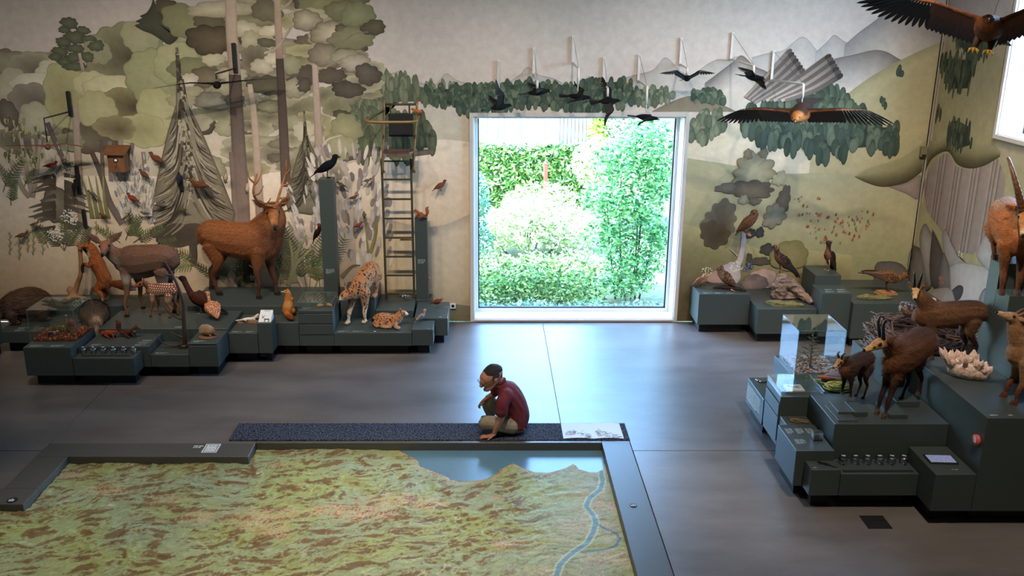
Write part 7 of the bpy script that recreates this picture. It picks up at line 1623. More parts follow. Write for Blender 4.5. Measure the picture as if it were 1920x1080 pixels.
('B',-3.181,3.824,.216,.231,8,.12,(130,122,98),(84,74,60),-.11025881699444484,-.21235541731384838,0),
('B',-3.114,3.731,.169,.108,8,.12,(150,140,116),(190,180,156),.13286272581457087,.1281781044388828,0),
('B',-2.934,4.207,.2,.077,8,.12,(176,166,136),(200,190,162),.14857349571560224,.13755466172049358,0),
('B',-3.018,4.052,.139,.069,8,.12,(80,74,60),(104,98,78),.058726260233058325,.14298534535237864,0),
('B',-2.922,3.838,.154,.092,8,.12,(170,160,134),(200,190,166),-.24911256889873268,-.19213213512592692,0),
('B',-3.77,3.824,.169,.092,8,.12,(166,158,126),(186,178,148),-.14527180875244106,.10303347384887049,0),
('B',-3.902,3.587,.262,.139,8,.12,(92,80,64),(128,114,92),.24121055441296263,-.19258349444656087,0),
('B',-4.127,3.55,.123,.108,8,.12,(170,158,136),(208,198,178),-.10534741612653675,-.23266509502753757,0),
('B',-3.528,3.623,.246,.108,8,.12,(150,140,116),(190,180,152),.019611734435405315,-.10502371476276656,0),
('B',-3.819,3.259,.293,.139,8,.12,(100,92,78),(150,144,126),-.14761024273310358,-.2234392004895996,0),
('B',-3.521,3.259,.154,.108,8,.12,(84,80,68),(130,126,112),.09532097055345412,-.23495394054273794,0),
('B',-4.267,3.259,.231,.108,8,.12,(150,142,106),(166,158,122),.19687083878823924,.06554499596575952,0),
('B',-2.259,4.542,.308,.185,8,.12,(104,104,70),(128,126,88),-.06940503263880793,.1253197742916145,0),
('B',-1.973,4.472,.262,.139,8,.12,(92,92,62),(120,118,84),-.17714904522965874,.1706871289809457,0),
('B',-1.757,4.417,.246,.185,8,.12,(100,104,74),(130,132,98),-.09932044961526876,-.07139949883344449,0),
('B',-2.412,4.403,.262,.123,8,.12,(150,142,112),(176,168,138),-.24830844031282162,-.10507041229646102,0),
('B',-2.451,4.347,.231,.139,8,.12,(104,92,76),(176,164,142),-.08105156918606743,.06051893077859205,0),
('B',-2.132,4.179,.308,.169,8,.12,(92,80,64),(190,178,152),.1592590373235354,-.016335333983517525,0),
('B',-1.984,4.221,.108,.077,8,.12,(70,60,50),(110,100,84),-.09210344707677798,-.016548273806588742,0),
('B',-1.843,4.108,.354,.154,8,.12,(106,104,76),(128,126,96),.10233456707045463,.17434958170889453,0),
('B',-1.546,4.249,.185,.108,8,.12,(68,64,50),(92,88,68),.23754978157211765,.1897104965362757,0),
('B',-2.221,3.874,.262,.169,8,.12,(96,84,70),(150,138,118),.12489751114563663,-.18019640022465833,0),
('B',-1.928,3.853,.262,.108,8,.12,(120,116,92),(160,152,128),-.24096623231073494,-.15448223679119538,0),
('B',-1.82,3.781,.216,.123,8,.12,(130,122,104),(176,166,146),-.06690776207906973,-.06033347307559356,0),
('B',-1.642,3.623,.2,.154,8,.12,(70,60,52),(104,94,82),-.24546080659023578,.17897279658547632,0),
('B',-2.493,3.623,.185,.139,8,.12,(74,64,54),(92,82,68),-.15954025602447608,-.22983095481602484,0),
('B',-2.161,3.608,.231,.108,8,.12,(76,66,56),(98,88,72),-.1517391647434959,-.14008138560309297,0),
('B',-1.932,3.42,.262,.116,8,.12,(64,58,48),(94,86,72),.21482765979876056,-.22391972324246473,0),
('B',-2.707,3.752,.169,.123,8,.12,(126,124,94),(150,146,114),-.07780909347349402,.04034305772393951,0),
('B',-2.704,3.442,.169,.169,8,.12,(120,112,88),(172,164,136),.012350910346559996,-.14902135661454785,0),
('B',-2.538,3.478,.108,.108,8,.12,(70,62,54),(96,88,74),-.19597356546758354,-.1367791254180984,0),
('B',-3.058,3.478,.262,.154,8,.12,(72,68,52),(96,92,70),.1486133387956664,-.18686244363441107,0),
('B',-3.041,3.185,.185,.108,8,.12,(80,76,56),(150,144,112),-.23168421002858625,-.2256100832689827,0),
('B',-2.107,3.185,.2,.154,8,.12,(140,136,104),(110,106,78),-.2044100679141157,.046666759023099996,0),
('B',-2.037,3.074,.123,.077,8,.12,(70,68,52),(90,88,68),.05541376904631212,-.21313923348999048,0),
('B',-1.971,2.889,.246,.2,8,.12,(126,130,94),(162,160,122),-.0800202366870777,-.21588892874250581,0),
('B',-2.058,2.626,.262,.185,8,.12,(140,140,104),(170,164,126),.022572018549119444,.0593973337956919,0),
('B',-2.681,2.963,.2,.108,8,.12,(132,132,100),(160,156,124),-.0916000071683114,.12013500102275516,0),
('B',-2.964,2.663,.139,.077,8,.12,(104,98,78),(130,124,100),-.21090188388971326,.13300937991953815,0),
('B',-3.007,2.466,.123,.077,8,.12,(88,82,68),(110,104,86),.09458729367443758,-.24852706654151674,0),
('B',-2.803,2.206,.154,.069,8,.12,(110,100,90),(150,140,124),-.16923526778769188,.1781515264031947,0),
('B',-3.701,2.889,.154,.123,8,.12,(140,136,104),(164,158,124),.24334955439213368,-.040088833612375446,0),
('B',-3.508,2.948,.123,.069,8,.12,(100,100,72),(124,122,90),-.04705598938529759,.09319852826557071,0),
('B',-2.575,2.851,.169,.154,8,.12,(170,162,134),(196,188,162),.04698011034664845,-.171832980309382,0),
]),
('painted_trunk',[
('S',[(-3.459,4.748),(-3.489,4.193),(-3.492,3.623)],.154,.169,(186,164,146),(160,138,124)),
('S',[(-3.492,3.623),(-3.517,2.739),(-3.532,1.974),(-3.576,1.021)],.169,.246,(78,64,58),(140,120,110)),
('S',[(-2.836,4.679),(-2.847,4.193),(-2.856,3.838)],.092,.108,(176,152,132),(140,116,102)),
('S',[(-2.856,3.838),(-2.86,3.332),(-2.868,2.739),(-2.882,2.052)],.108,.146,(70,58,52),(96,78,70)),
('S',[(-2.375,3.752),(-2.376,3.185),(-2.375,2.36)],.077,.123,(172,152,138),(164,142,126)),
('S',[(-3.294,3.492),(-3.265,2.889),(-3.29,1.502)],.069,.131,(184,162,142),(160,138,122)),
('S',[(-3.631,2.55),(-3.637,1.818),(-3.648,1.102)],.062,.108,(110,94,88),(140,124,116)),
('S',[(-5.768,3.185),(-5.821,2.436),(-5.871,1.818),(-5.871,1.343)],.092,.131,(164,144,128),(150,130,116)),
('S',[(-5.61,2.542),(-5.515,2.206),(-5.448,1.818),(-5.292,1.502)],.069,.116,(84,72,66),(120,106,96)),
('S',[(-6.188,2.963),(-6.102,2.663),(-5.979,2.283)],.069,.077,(92,80,74),(110,98,90)),
('S',[(-5.452,2.724),(-5.5,2.206)],.046,.062,(92,82,74),(110,98,88)),
('S',[(-5.019,2.679),(-5.125,2.283)],.054,.077,(120,104,96),(110,96,88)),
('S',[(-4.882,2.55),(-4.885,2.245)],.054,.062,(140,124,114),(120,106,96)),
('S',[(-5.341,2.701),(-5.387,2.129)],.062,.069,(130,114,104),(150,134,120)),
('S',[(-5.187,2.724),(-5.198,2.436)],.077,.085,(150,132,120),(140,124,112)),
('S',[(-6.779,2.436),(-6.684,2.052),(-6.592,1.896)],.062,.077,(170,152,138),(140,124,112)),
('S',[(-6.591,2.776),(-6.577,2.36),(-6.553,1.896)],.054,.069,(176,158,144),(150,134,120)),
('S',[(-6.431,2.739),(-6.429,2.436)],.046,.054,(176,158,144),(150,134,120)),
('S',[(-6.32,2.724),(-6.474,2.129),(-6.553,1.896)],.054,.069,(166,148,134),(140,124,112)),
('S',[(-5.902,2.398),(-6.116,2.283),(-6.243,2.191)],.038,.031,(120,104,92),(96,84,76)),
('S',[(-5.954,1.779),(-6.273,1.7),(-6.537,1.582)],.054,.023,(130,112,98),(150,132,116)),
('S',[(-5.953,1.896),(-6.112,1.865)],.031,.023,(176,160,140),(160,144,126)),
('S',[(-3.064,3.91),(-2.875,3.995),(-2.652,4.277)],.031,.023,(176,156,138),(150,132,116)),
('S',[(-2.843,4.472),(-2.693,4.555),(-2.598,4.679)],.038,.031,(176,152,132),(150,130,112)),
('S',[(-2.786,3.55),(-2.604,3.623)],.038,.023,(84,74,64),(96,86,76)),
('S',[(-2.304,3.695),(-2.003,3.824)],.023,.015,(150,132,116),(130,114,100)),
('S',[(-2.107,3.945),(-1.841,4.151),(-1.621,4.193)],.031,.015,(120,112,84),(112,108,80)),
('S',[(-2.613,3.478),(-2.768,3.369)],.023,.015,(176,160,138),(160,144,126)),
('S',[(-2.363,2.588),(-2.243,2.724),(-2.051,2.784)],.031,.015,(206,192,168),(196,182,158)),
('S',[(-2.375,2.36),(-2.563,2.398),(-2.676,2.421)],.038,.015,(190,172,150),(206,192,170)),
('S',[(-4.298,1.343),(-4.313,1.021),(-4.369,.923)],.092,.154,(92,80,68),(84,72,62)),
('S',[(-3.468,1.502),(-3.528,.611)],.131,.169,(70,58,52),(62,52,48)),
]),
('painted_broken_spruce',[
('B',-6.231,1.779,.216,.277,9,.08,(84,74,62),(128,122,98),0,.2,0),
('S',[(-6.048,2.222),(-5.922,2.198),(-5.799,2.169)],.069,.012,(72,62,52),(104,96,80)),
('S',[(-6.172,2.205),(-6.386,2.182),(-6.576,2.121)],.069,.012,(72,62,52),(104,96,80)),
('S',[(-6.175,2.188),(-6.288,2.165),(-6.407,2.135)],.069,.012,(72,62,52),(104,96,80)),
('S',[(-6.177,2.171),(-6.353,2.148),(-6.516,2.095)],.069,.012,(72,62,52),(104,96,80)),
('S',[(-6.179,2.154),(-6.364,2.131),(-6.53,2.1)],.069,.012,(72,62,52),(104,96,80)),
('S',[(-6.182,2.137),(-6.301,2.114),(-6.429,2.051)],.069,.012,(72,62,52),(104,96,80)),
('S',[(-6.062,2.12),(-5.961,2.097),(-5.859,2.03)],.069,.012,(72,62,52),(104,96,80)),
('S',[(-6.186,2.103),(-6.345,2.08),(-6.499,2.011)],.069,.012,(72,62,52),(104,96,80)),
('S',[(-6.066,2.086),(-5.94,2.063),(-5.82,2.007)],.069,.012,(72,62,52),(104,96,80)),
('S',[(-6.069,2.069),(-5.964,2.045),(-5.856,2.009)],.069,.012,(72,62,52),(104,96,80)),
('S',[(-6.194,2.052),(-6.318,2.028),(-6.444,2.0)],.069,.012,(72,62,52),(104,96,80)),
('S',[(-6.196,2.035),(-6.386,2.011),(-6.559,1.959)],.069,.012,(72,62,52),(104,96,80)),
('S',[(-6.075,2.018),(-5.942,1.994),(-5.814,1.962)],.069,.012,(72,62,52),(104,96,80)),
('S',[(-6.078,2.0),(-5.946,1.977),(-5.818,1.951)],.069,.012,(72,62,52),(104,96,80)),
('S',[(-6.08,1.983),(-5.9,1.96),(-5.744,1.904)],.069,.012,(72,62,52),(104,96,80)),
('S',[(-6.082,1.966),(-5.923,1.943),(-5.779,1.902)],.069,.012,(72,62,52),(104,96,80)),
('S',[(-6.085,1.949),(-5.919,1.926),(-5.773,1.863)],.069,.012,(72,62,52),(104,96,80)),
('S',[(-6.087,1.932),(-5.99,1.909),(-5.891,1.84)],.069,.012,(72,62,52),(104,96,80)),
('S',[(-6.212,1.915),(-6.327,1.891),(-6.45,1.841)],.069,.012,(72,62,52),(104,96,80)),
('S',[(-6.092,1.898),(-6.035,1.874),(-5.958,1.835)],.069,.012,(72,62,52),(104,96,80)),
('S',[(-6.094,1.88),(-5.996,1.857),(-5.895,1.795)],.069,.012,(72,62,52),(104,96,80)),
('S',[(-6.096,1.863),(-5.939,1.84),(-5.796,1.8)],.069,.012,(72,62,52),(104,96,80)),
('S',[(-6.099,1.846),(-5.942,1.823),(-5.8,1.783)],.069,.012,(72,62,52),(104,96,80)),
('S',[(-6.101,1.829),(-5.913,1.805),(-5.753,1.736)],.069,.012,(72,62,52),(104,96,80)),
('S',[(-6.227,1.812),(-6.439,1.788),(-6.626,1.74)],.069,.012,(72,62,52),(104,96,80)),
('S',[(-6.106,1.794),(-6.024,1.771),(-5.935,1.703)],.069,.012,(72,62,52),(104,96,80)),
('S',[(-6.231,1.777),(-6.368,1.754),(-6.507,1.696)],.069,.012,(72,62,52),(104,96,80)),
('S',[(-6.234,1.76),(-6.411,1.736),(-6.575,1.684)],.069,.012,(72,62,52),(104,96,80)),
('S',[(-6.113,1.743),(-5.91,1.719),(-5.736,1.681)],.069,.012,(72,62,52),(104,96,80)),
('S',[(-6.115,1.725),(-5.972,1.702),(-5.841,1.644)],.069,.012,(72,62,52),(104,96,80)),
('S',[(-6.241,1.708),(-6.307,1.684),(-6.398,1.633)],.069,.012,(72,62,52),(104,96,80)),
('S',[(-6.243,1.691),(-6.404,1.667),(-6.555,1.633)],.069,.012,(72,62,52),(104,96,80)),
('S',[(-6.246,1.673),(-6.416,1.65),(-6.579,1.579)],.069,.012,(72,62,52),(104,96,80)),
('S',[(-6.248,1.656),(-6.465,1.632),(-6.652,1.606)],.069,.012,(72,62,52),(104,96,80)),
('S',[(-6.127,1.639),(-6.05,1.615),(-5.965,1.545)],.069,.012,(72,62,52),(104,96,80)),
('S',[(-6.253,1.621),(-6.391,1.597),(-6.529,1.554)],.069,.012,(72,62,52),(104,96,80)),
('S',[(-6.255,1.604),(-6.373,1.58),(-6.498,1.528)],.069,.012,(72,62,52),(104,96,80)),
('S',[(-6.134,1.586),(-6.04,1.563),(-5.938,1.539)],.069,.012,(72,62,52),(104,96,80)),
('S',[(-6.136,1.569),(-6.016,1.545),(-5.901,1.481)],.069,.012,(72,62,52),(104,96,80)),
('S',[(-6.138,1.552),(-5.946,1.528),(-5.783,1.458)],.069,.012,(72,62,52),(104,96,80)),
('S',[(-6.141,1.534),(-5.998,1.51),(-5.863,1.482)],.069,.012,(72,62,52),(104,96,80)),
('S',[(-6.143,1.517),(-6.001,1.493),(-5.872,1.424)],.069,.012,(72,62,52),(104,96,80)),
('S',[(-6.146,1.499),(-6.043,1.475),(-5.94,1.412)],.069,.012,(72,62,52),(104,96,80)),
('S',[(-6.148,1.482),(-6.026,1.458),(-5.907,1.412)],.069,.012,(72,62,52),(104,96,80)),
('S',[(-6.15,1.464),(-6.07,1.44),(-5.979,1.389)],.069,.012,(72,62,52),(104,96,80)),
('S',[(-6.277,1.447),(-6.491,1.423),(-6.681,1.37)],.069,.012,(72,62,52),(104,96,80)),
]),
('painted_spruce',[
('T',-4.262,3.536,1.343,.678,420,[(76,68,56),(104,94,78),(136,126,104),(164,154,130),(62,54,46)],3),
('B',-4.454,1.343,.462,.185,9,.1,(86,76,66),(76,66,56),0,0,0),
('T',-2.558,2.889,1.661,.385,220,[(70,66,50),(88,82,64),(120,114,90),(56,52,42)],4),
]),
('painted_reeds',[
('R',-1.948,1.661,.539,.847,190,[(176,166,158),(190,180,170),(128,116,112),(206,196,182),(150,138,132)],5),
('R',-2.507,1.343,.308,.616,80,[(176,166,158),(190,180,170),(140,128,122),(206,196,182)],6),
('R',-5.068,1.974,.262,.462,200,[(160,156,152),(186,180,172),(128,130,132),(206,200,186)],7),
('R',-6.085,2.398,.154,.246,60,[(128,136,124),(150,154,142),(176,172,158)],8),
]),
('painted_blades',[
('S',[(-5.724,1.582),(-5.746,1.896),(-5.813,2.206)],.069,.015,(104,108,54),(150,146,78)),
('S',[(-5.646,1.582),(-5.669,1.896),(-5.706,2.206)],.069,.015,(104,108,54),(150,146,78)),
('S',[(-5.569,1.582),(-5.592,1.896),(-5.599,2.206)],.069,.015,(104,108,54),(150,146,78)),
('S',[(-5.492,1.582),(-5.515,1.896),(-5.492,2.206)],.069,.015,(104,108,54),(150,146,78)),
]),
('painted_leaves',[
('S',[(-6.699,2.773),(-6.715,2.735),(-6.701,2.697)],.038,.012,(104,108,66),(104,108,66)),
('S',[(-6.576,2.604),(-6.585,2.566),(-6.585,2.528)],.038,.012,(84,90,58),(84,90,58)),
('S',[(-6.32,2.94),(-6.325,2.903),(-6.332,2.865)],.038,.012,(176,172,120),(176,172,120)),
('S',[(-6.327,2.843),(-6.336,2.806),(-6.328,2.768)],.038,.012,(104,108,66),(104,108,66)),
('S',[(-6.72,3.042),(-6.714,3.005),(-6.731,2.968)],.038,.012,(84,90,58),(84,90,58)),
('S',[(-6.701,2.819),(-6.701,2.781),(-6.723,2.744)],.038,.012,(84,90,58),(84,90,58)),
('S',[(-6.405,2.487),(-6.409,2.448),(-6.405,2.41)],.038,.012,(176,172,120),(176,172,120)),
('S',[(-6.636,2.483),(-6.628,2.445),(-6.637,2.407)],.038,.012,(176,172,120),(176,172,120)),
('S',[(-6.581,2.579),(-6.577,2.541),(-6.581,2.503)],.038,.012,(104,108,66),(104,108,66)),
('S',[(-6.318,2.898),(-6.328,2.86),(-6.336,2.823)],.038,.012,(176,172,120),(176,172,120)),
('S',[(-6.645,2.433),(-6.646,2.395),(-6.668,2.357)],.038,.012,(140,142,86),(140,142,86)),
('S',[(-6.321,2.806),(-6.338,2.768),(-6.323,2.731)],.038,.012,(176,172,120),(176,172,120)),
('S',[(-6.612,2.81),(-6.62,2.773),(-6.625,2.735)],.038,.012,(140,142,86),(140,142,86)),
('S',[(-6.581,2.885),(-6.599,2.847),(-6.604,2.81)],.038,.012,(104,108,66),(104,108,66)),
('S',[(-6.593,2.439),(-6.584,2.401),(-6.617,2.363)],.038,.012,(140,142,86),(140,142,86)),
('S',[(-6.771,3.018),(-6.782,2.981),(-6.769,2.944)],.038,.012,(176,172,120),(176,172,120)),
('S',[(-6.811,2.811),(-6.826,2.773),(-6.808,2.736)],.038,.012,(140,142,86),(140,142,86)),
('S',[(-6.628,2.482),(-6.625,2.444),(-6.643,2.406)],.038,.012,(84,90,58),(84,90,58)),
('S',[(-6.807,2.473),(-6.806,2.435),(-6.819,2.397)],.038,.012,(104,108,66),(104,108,66)),
('S',[(-6.583,2.952),(-6.591,2.915),(-6.606,2.878)],.038,.012,(104,108,66),(104,108,66)),
('S',[(-6.424,2.849),(-6.42,2.811),(-6.434,2.774)],.038,.012,(176,172,120),(176,172,120)),
('S',[(-6.292,2.837),(-6.303,2.799),(-6.307,2.762)],.038,.012,(140,142,86),(140,142,86)),
('S',[(-6.577,2.549),(-6.575,2.511),(-6.575,2.473)],.038,.012,(104,108,66),(104,108,66)),
('S',[(-6.332,2.548),(-6.328,2.51),(-6.335,2.472)],.038,.012,(176,172,120),(176,172,120)),
('S',[(-6.7,2.434),(-6.701,2.396),(-6.723,2.358)],.038,.012,(176,172,120),(176,172,120)),
('S',[(-6.605,2.486),(-6.617,2.448),(-6.612,2.41)],.038,.012,(140,142,86),(140,142,86)),
('S',[(-6.425,2.412),(-6.426,2.373),(-6.446,2.335)],.038,.012,(176,172,120),(176,172,120)),
('S',[(-6.364,2.909),(-6.37,2.871),(-6.364,2.834)],.038,.012,(104,108,66),(104,108,66)),
('S',[(-6.338,2.478),(-6.35,2.44),(-6.339,2.402)],.038,.012,(176,172,120),(176,172,120)),
('S',[(-6.678,2.763),(-6.691,2.725),(-6.697,2.687)],.038,.012,(176,172,120),(176,172,120)),
('S',[(-6.529,2.924),(-6.535,2.886),(-6.552,2.849)],.038,.012,(176,172,120),(176,172,120)),
('S',[(-6.79,2.574),(-6.787,2.537),(-6.812,2.499)],.038,.012,(104,108,66),(104,108,66)),
('S',[(-6.523,2.592),(-6.517,2.554),(-6.521,2.516)],.038,.012,(84,90,58),(84,90,58)),
('S',[(-6.293,3.032),(-6.289,2.995),(-6.293,2.958)],.038,.012,(176,172,120),(176,172,120)),
('S',[(-6.736,3.019),(-6.735,2.982),(-6.745,2.945)],.038,.012,(140,142,86),(140,142,86)),
('S',[(-6.685,2.535),(-6.691,2.497),(-6.709,2.459)],.038,.012,(104,108,66),(104,108,66)),
('S',[(-6.466,2.577),(-6.482,2.539),(-6.47,2.501)],.038,.012,(84,90,58),(84,90,58)),
('S',[(-6.764,2.901),(-6.762,2.863),(-6.787,2.826)],.038,.012,(176,172,120),(176,172,120)),
('S',[(-6.773,2.894),(-6.785,2.857),(-6.792,2.82)],.038,.012,(176,172,120),(176,172,120)),
('S',[(-6.516,3.027),(-6.509,2.99),(-6.538,2.952)],.038,.012,(140,142,86),(140,142,86)),
('S',[(-6.675,2.575),(-6.675,2.537),(-6.688,2.499)],.038,.012,(104,108,66),(104,108,66)),
('S',[(-6.515,2.437),(-6.514,2.399),(-6.511,2.361)],.038,.012,(176,172,120),(176,172,120)),
('S',[(-6.533,2.951),(-6.546,2.913),(-6.531,2.876)],.038,.012,(176,172,120),(176,172,120)),
('S',[(-6.41,2.552),(-6.414,2.514),(-6.425,2.476)],.038,.012,(140,142,86),(140,142,86)),
('S',[(-6.787,2.51),(-6.807,2.472),(-6.788,2.434)],.038,.012,(84,90,58),(84,90,58)),
('S',[(-6.521,2.972),(-6.517,2.935),(-6.547,2.897)],.038,.012,(140,142,86),(140,142,86)),
('S',[(-6.434,2.409),(-6.443,2.371),(-6.445,2.333)],.038,.012,(104,108,66),(104,108,66)),
('S',[(-6.331,2.532),(-6.323,2.494),(-6.337,2.456)],.038,.012,(104,108,66),(104,108,66)),
('S',[(-6.598,2.561),(-6.591,2.523),(-6.602,2.485)],.038,.012,(176,172,120),(176,172,120)),
('S',[(-6.582,2.838),(-6.6,2.801),(-6.579,2.763)],.038,.012,(176,172,120),(176,172,120)),
('S',[(-6.528,2.916),(-6.544,2.879),(-6.546,2.841)],.038,.012,(176,172,120),(176,172,120)),
('S',[(-6.841,2.55),(-6.836,2.512),(-6.859,2.474)],.038,.012,(84,90,58),(84,90,58)),
('S',[(-6.407,2.477),(-6.417,2.439),(-6.415,2.401)],.038,.012,(84,90,58),(84,90,58)),
('S',[(-6.471,2.483),(-6.478,2.445),(-6.486,2.407)],.038,.012,(176,172,120),(176,172,120)),
('S',[(-6.518,2.848),(-6.536,2.811),(-6.521,2.773)],.038,.012,(104,108,66),(104,108,66)),
('S',[(-6.461,2.476),(-6.452,2.437),(-6.486,2.399)],.038,.012,(140,142,86),(140,142,86)),
('S',[(-6.578,2.813),(-6.577,2.775),(-6.582,2.738)],.038,.012,(104,108,66),(104,108,66)),
('S',[(-6.5,2.869),(-6.511,2.832),(-6.523,2.794)],.038,.012,(176,172,120),(176,172,120)),
('S',[(-6.689,2.807),(-6.695,2.77),(-6.686,2.732)],.038,.012,(140,142,86),(140,142,86)),
('S',[(-6.491,2.418),(-6.51,2.38),(-6.498,2.342)],.038,.012,(140,142,86),(140,142,86)),
('S',[(-6.452,2.461),(-6.465,2.423),(-6.458,2.385)],.038,.012,(104,108,66),(104,108,66)),
('S',[(-6.74,2.597),(-6.74,2.559),(-6.76,2.521)],.038,.012,(176,172,120),(176,172,120)),
('S',[(-6.641,2.555),(-6.65,2.517),(-6.661,2.479)],.038,.012,(104,108,66),(104,108,66)),
('S',[(-6.482,2.571),(-6.481,2.533),(-6.499,2.495)],.038,.012,(140,142,86),(140,142,86)),
('S',[(-6.508,2.537),(-6.502,2.499),(-6.504,2.461)],.038,.012,(84,90,58),(84,90,58)),
('S',[(-6.477,2.876),(-6.479,2.839),(-6.498,2.801)],.038,.012,(176,172,120),(176,172,120)),
('S',[(-6.658,2.994),(-6.658,2.957),(-6.667,2.92)],.038,.012,(176,172,120),(176,172,120)),
('S',[(-6.654,2.928),(-6.653,2.89),(-6.668,2.853)],.038,.012,(140,142,86),(140,142,86)),
('S',[(-6.844,2.535),(-6.861,2.497),(-6.85,2.459)],.038,.012,(104,108,66),(104,108,66)),
('S',[(-6.325,2.804),(-6.336,2.766),(-6.33,2.729)],.038,.012,(84,90,58),(84,90,58)),
]),
('painted_fern',[
('F',-6.964,1.974,.539,60,10,(92,98,66)),
('F',-6.772,1.974,.423,110,9,(104,108,72)),
('F',-6.199,1.102,.462,60,11,(84,92,60)),
('F',-6.199,1.102,.508,90,11,(96,102,66)),
('F',-6.199,1.102,.462,125,11,(84,92,60)),
('F',-5.975,1.021,.462,75,11,(92,98,62)),
('F',-6.428,1.142,.385,110,9,(110,114,76)),
('F',-5.28,1.263,.423,60,11,(92,100,60)),
('F',-5.168,1.223,.462,30,11,(104,110,66)),
('F',-5.051,1.223,.462,100,11,(92,100,60)),
('F',-5.363,1.223,.385,140,9,(104,110,66)),
('F',-4.86,1.182,.308,20,8,(92,100,60)),
('F',-4.257,.939,.462,150,10,(110,116,70)),
('F',-4.245,.899,.462,190,10,(120,124,78)),
('F',-3.813,.611,.539,110,12,(84,92,54)),
('F',-3.734,.611,.539,70,12,(96,102,60)),
('F',-3.892,.611,.462,140,10,(84,92,54)),
('F',-3.744,.487,.385,45,9,(92,100,60)),
('F',-2.671,.529,.924,100,18,(92,98,54)),
('F',-2.631,.529,.924,80,18,(104,108,58)),
('F',-2.552,.529,.847,65,16,(112,114,62)),
('F',-2.75,.529,.77,120,15,(100,104,56)),
('F',-2.473,.529,.616,95,12,(92,98,54)),
('F',-6.879,1.779,.385,80,9,(92,98,66)),
('F',-6.646,2.052,.308,60,8,(104,108,72)),
]),
('painted_blades',[
('S',[(-2.903,.611),(-2.784,1.053),(-2.622,1.343)],.108,.015,(140,136,80),(170,162,108)),
('S',[(-2.848,.611),(-2.851,1.004),(-2.879,1.263)],.092,.015,(140,136,80),(170,162,108)),
('S',[(-2.945,.57),(-2.786,.915),(-2.553,1.142)],.077,.015,(140,136,80),(170,162,108)),
('S',[(-3.023,.595),(-3.074,.842),(-3.171,1.004)],.069,.015,(140,136,80),(170,162,108)),
('S',[(-1.739,1.061),(-1.747,1.263),(-1.764,1.621)],.038,.023,(120,116,62),(140,134,76)),
('S',[(-1.708,1.061),(-1.62,1.343),(-1.594,1.621)],.054,.031,(130,124,66),(120,116,60)),
('S',[(-2.148,.694),(-1.983,.858),(-1.856,.874)],.062,.015,(130,120,76),(104,96,60)),
]),
('painted_sprigs',[
('S',[(-7.005,1.053),(-7.029,1.102)],.025,.009,(150,146,78),(176,168,98)),
('S',[(-6.998,1.102),(-6.959,1.15)],.025,.009,(150,146,78),(176,168,98)),
('S',[(-6.99,1.15),(-7.014,1.198)],.025,.009,(150,146,78),(176,168,98)),
('S',[(-6.983,1.198),(-6.944,1.247)],.025,.009,(150,146,78),(176,168,98)),
('S',[(-6.975,1.247),(-6.999,1.295)],.025,.009,(150,146,78),(176,168,98)),
('S',[(-6.968,1.295),(-6.93,1.343)],.025,.009,(150,146,78),(176,168,98)),
('S',[(-6.961,1.343),(-6.985,1.391)],.025,.009,(150,146,78),(176,168,98)),
('S',[(-7.007,1.037),(-6.954,1.391)],.011,.008,(120,118,66),(140,134,78)),
('S',[(-6.876,.972),(-6.9,1.021)],.025,.009,(150,146,78),(176,168,98)),
('S',[(-6.869,1.021),(-6.83,1.069)],.025,.009,(150,146,78),(176,168,98)),
('S',[(-6.862,1.069),(-6.886,1.118)],.025,.009,(150,146,78),(176,168,98)),
('S',[(-6.854,1.118),(-6.816,1.166)],.025,.009,(150,146,78),(176,168,98)),
('S',[(-6.847,1.166),(-6.871,1.215)],.025,.009,(150,146,78),(176,168,98)),
('S',[(-6.84,1.215),(-6.801,1.263)],.025,.009,(150,146,78),(176,168,98)),
('S',[(-6.833,1.263),(-6.857,1.311)],.025,.009,(150,146,78),(176,168,98)),
('S',[(-6.879,.956),(-6.825,1.311)],.011,.008,(120,118,66),(140,134,78)),
('S',[(-6.733,1.094),(-6.757,1.142)],.025,.009,(150,146,78),(176,168,98)),
('S',[(-6.726,1.142),(-6.687,1.19)],.025,.009,(150,146,78),(176,168,98)),
('S',[(-6.718,1.19),(-6.743,1.239)],.025,.009,(150,146,78),(176,168,98)),
('S',[(-6.711,1.239),(-6.673,1.287)],.025,.009,(150,146,78),(176,168,98)),
('S',[(-6.704,1.287),(-6.728,1.335)],.025,.009,(150,146,78),(176,168,98)),
('S',[(-6.697,1.335),(-6.659,1.383)],.025,.009,(150,146,78),(176,168,98)),
('S',[(-6.69,1.383),(-6.714,1.431)],.025,.009,(150,146,78),(176,168,98)),
('S',[(-6.735,1.077),(-6.683,1.431)],.011,.008,(120,118,66),(140,134,78)),
('S',[(-6.519,1.053),(-6.544,1.102)],.025,.009,(150,146,78),(176,168,98)),
('S',[(-6.512,1.102),(-6.474,1.15)],.025,.009,(150,146,78),(176,168,98)),
('S',[(-6.505,1.15),(-6.53,1.198)],.025,.009,(150,146,78),(176,168,98)),
('S',[(-6.499,1.198),(-6.461,1.247)],.025,.009,(150,146,78),(176,168,98)),
('S',[(-6.492,1.247),(-6.516,1.295)],.025,.009,(150,146,78),(176,168,98)),
('S',[(-6.485,1.295),(-6.447,1.343)],.025,.009,(150,146,78),(176,168,98)),
('S',[(-6.478,1.343),(-6.502,1.391)],.025,.009,(150,146,78),(176,168,98)),
('S',[(-6.521,1.037),(-6.471,1.391)],.011,.008,(120,118,66),(140,134,78)),
('S',[(-5.715,1.215),(-5.741,1.263)],.025,.009,(150,146,78),(176,168,98)),
('S',[(-5.709,1.263),(-5.672,1.311)],.025,.009,(150,146,78),(176,168,98)),
('S',[(-5.703,1.311),(-5.729,1.359)],.025,.009,(150,146,78),(176,168,98)),
('S',[(-5.697,1.359),(-5.66,1.407)],.025,.009,(150,146,78),(176,168,98)),
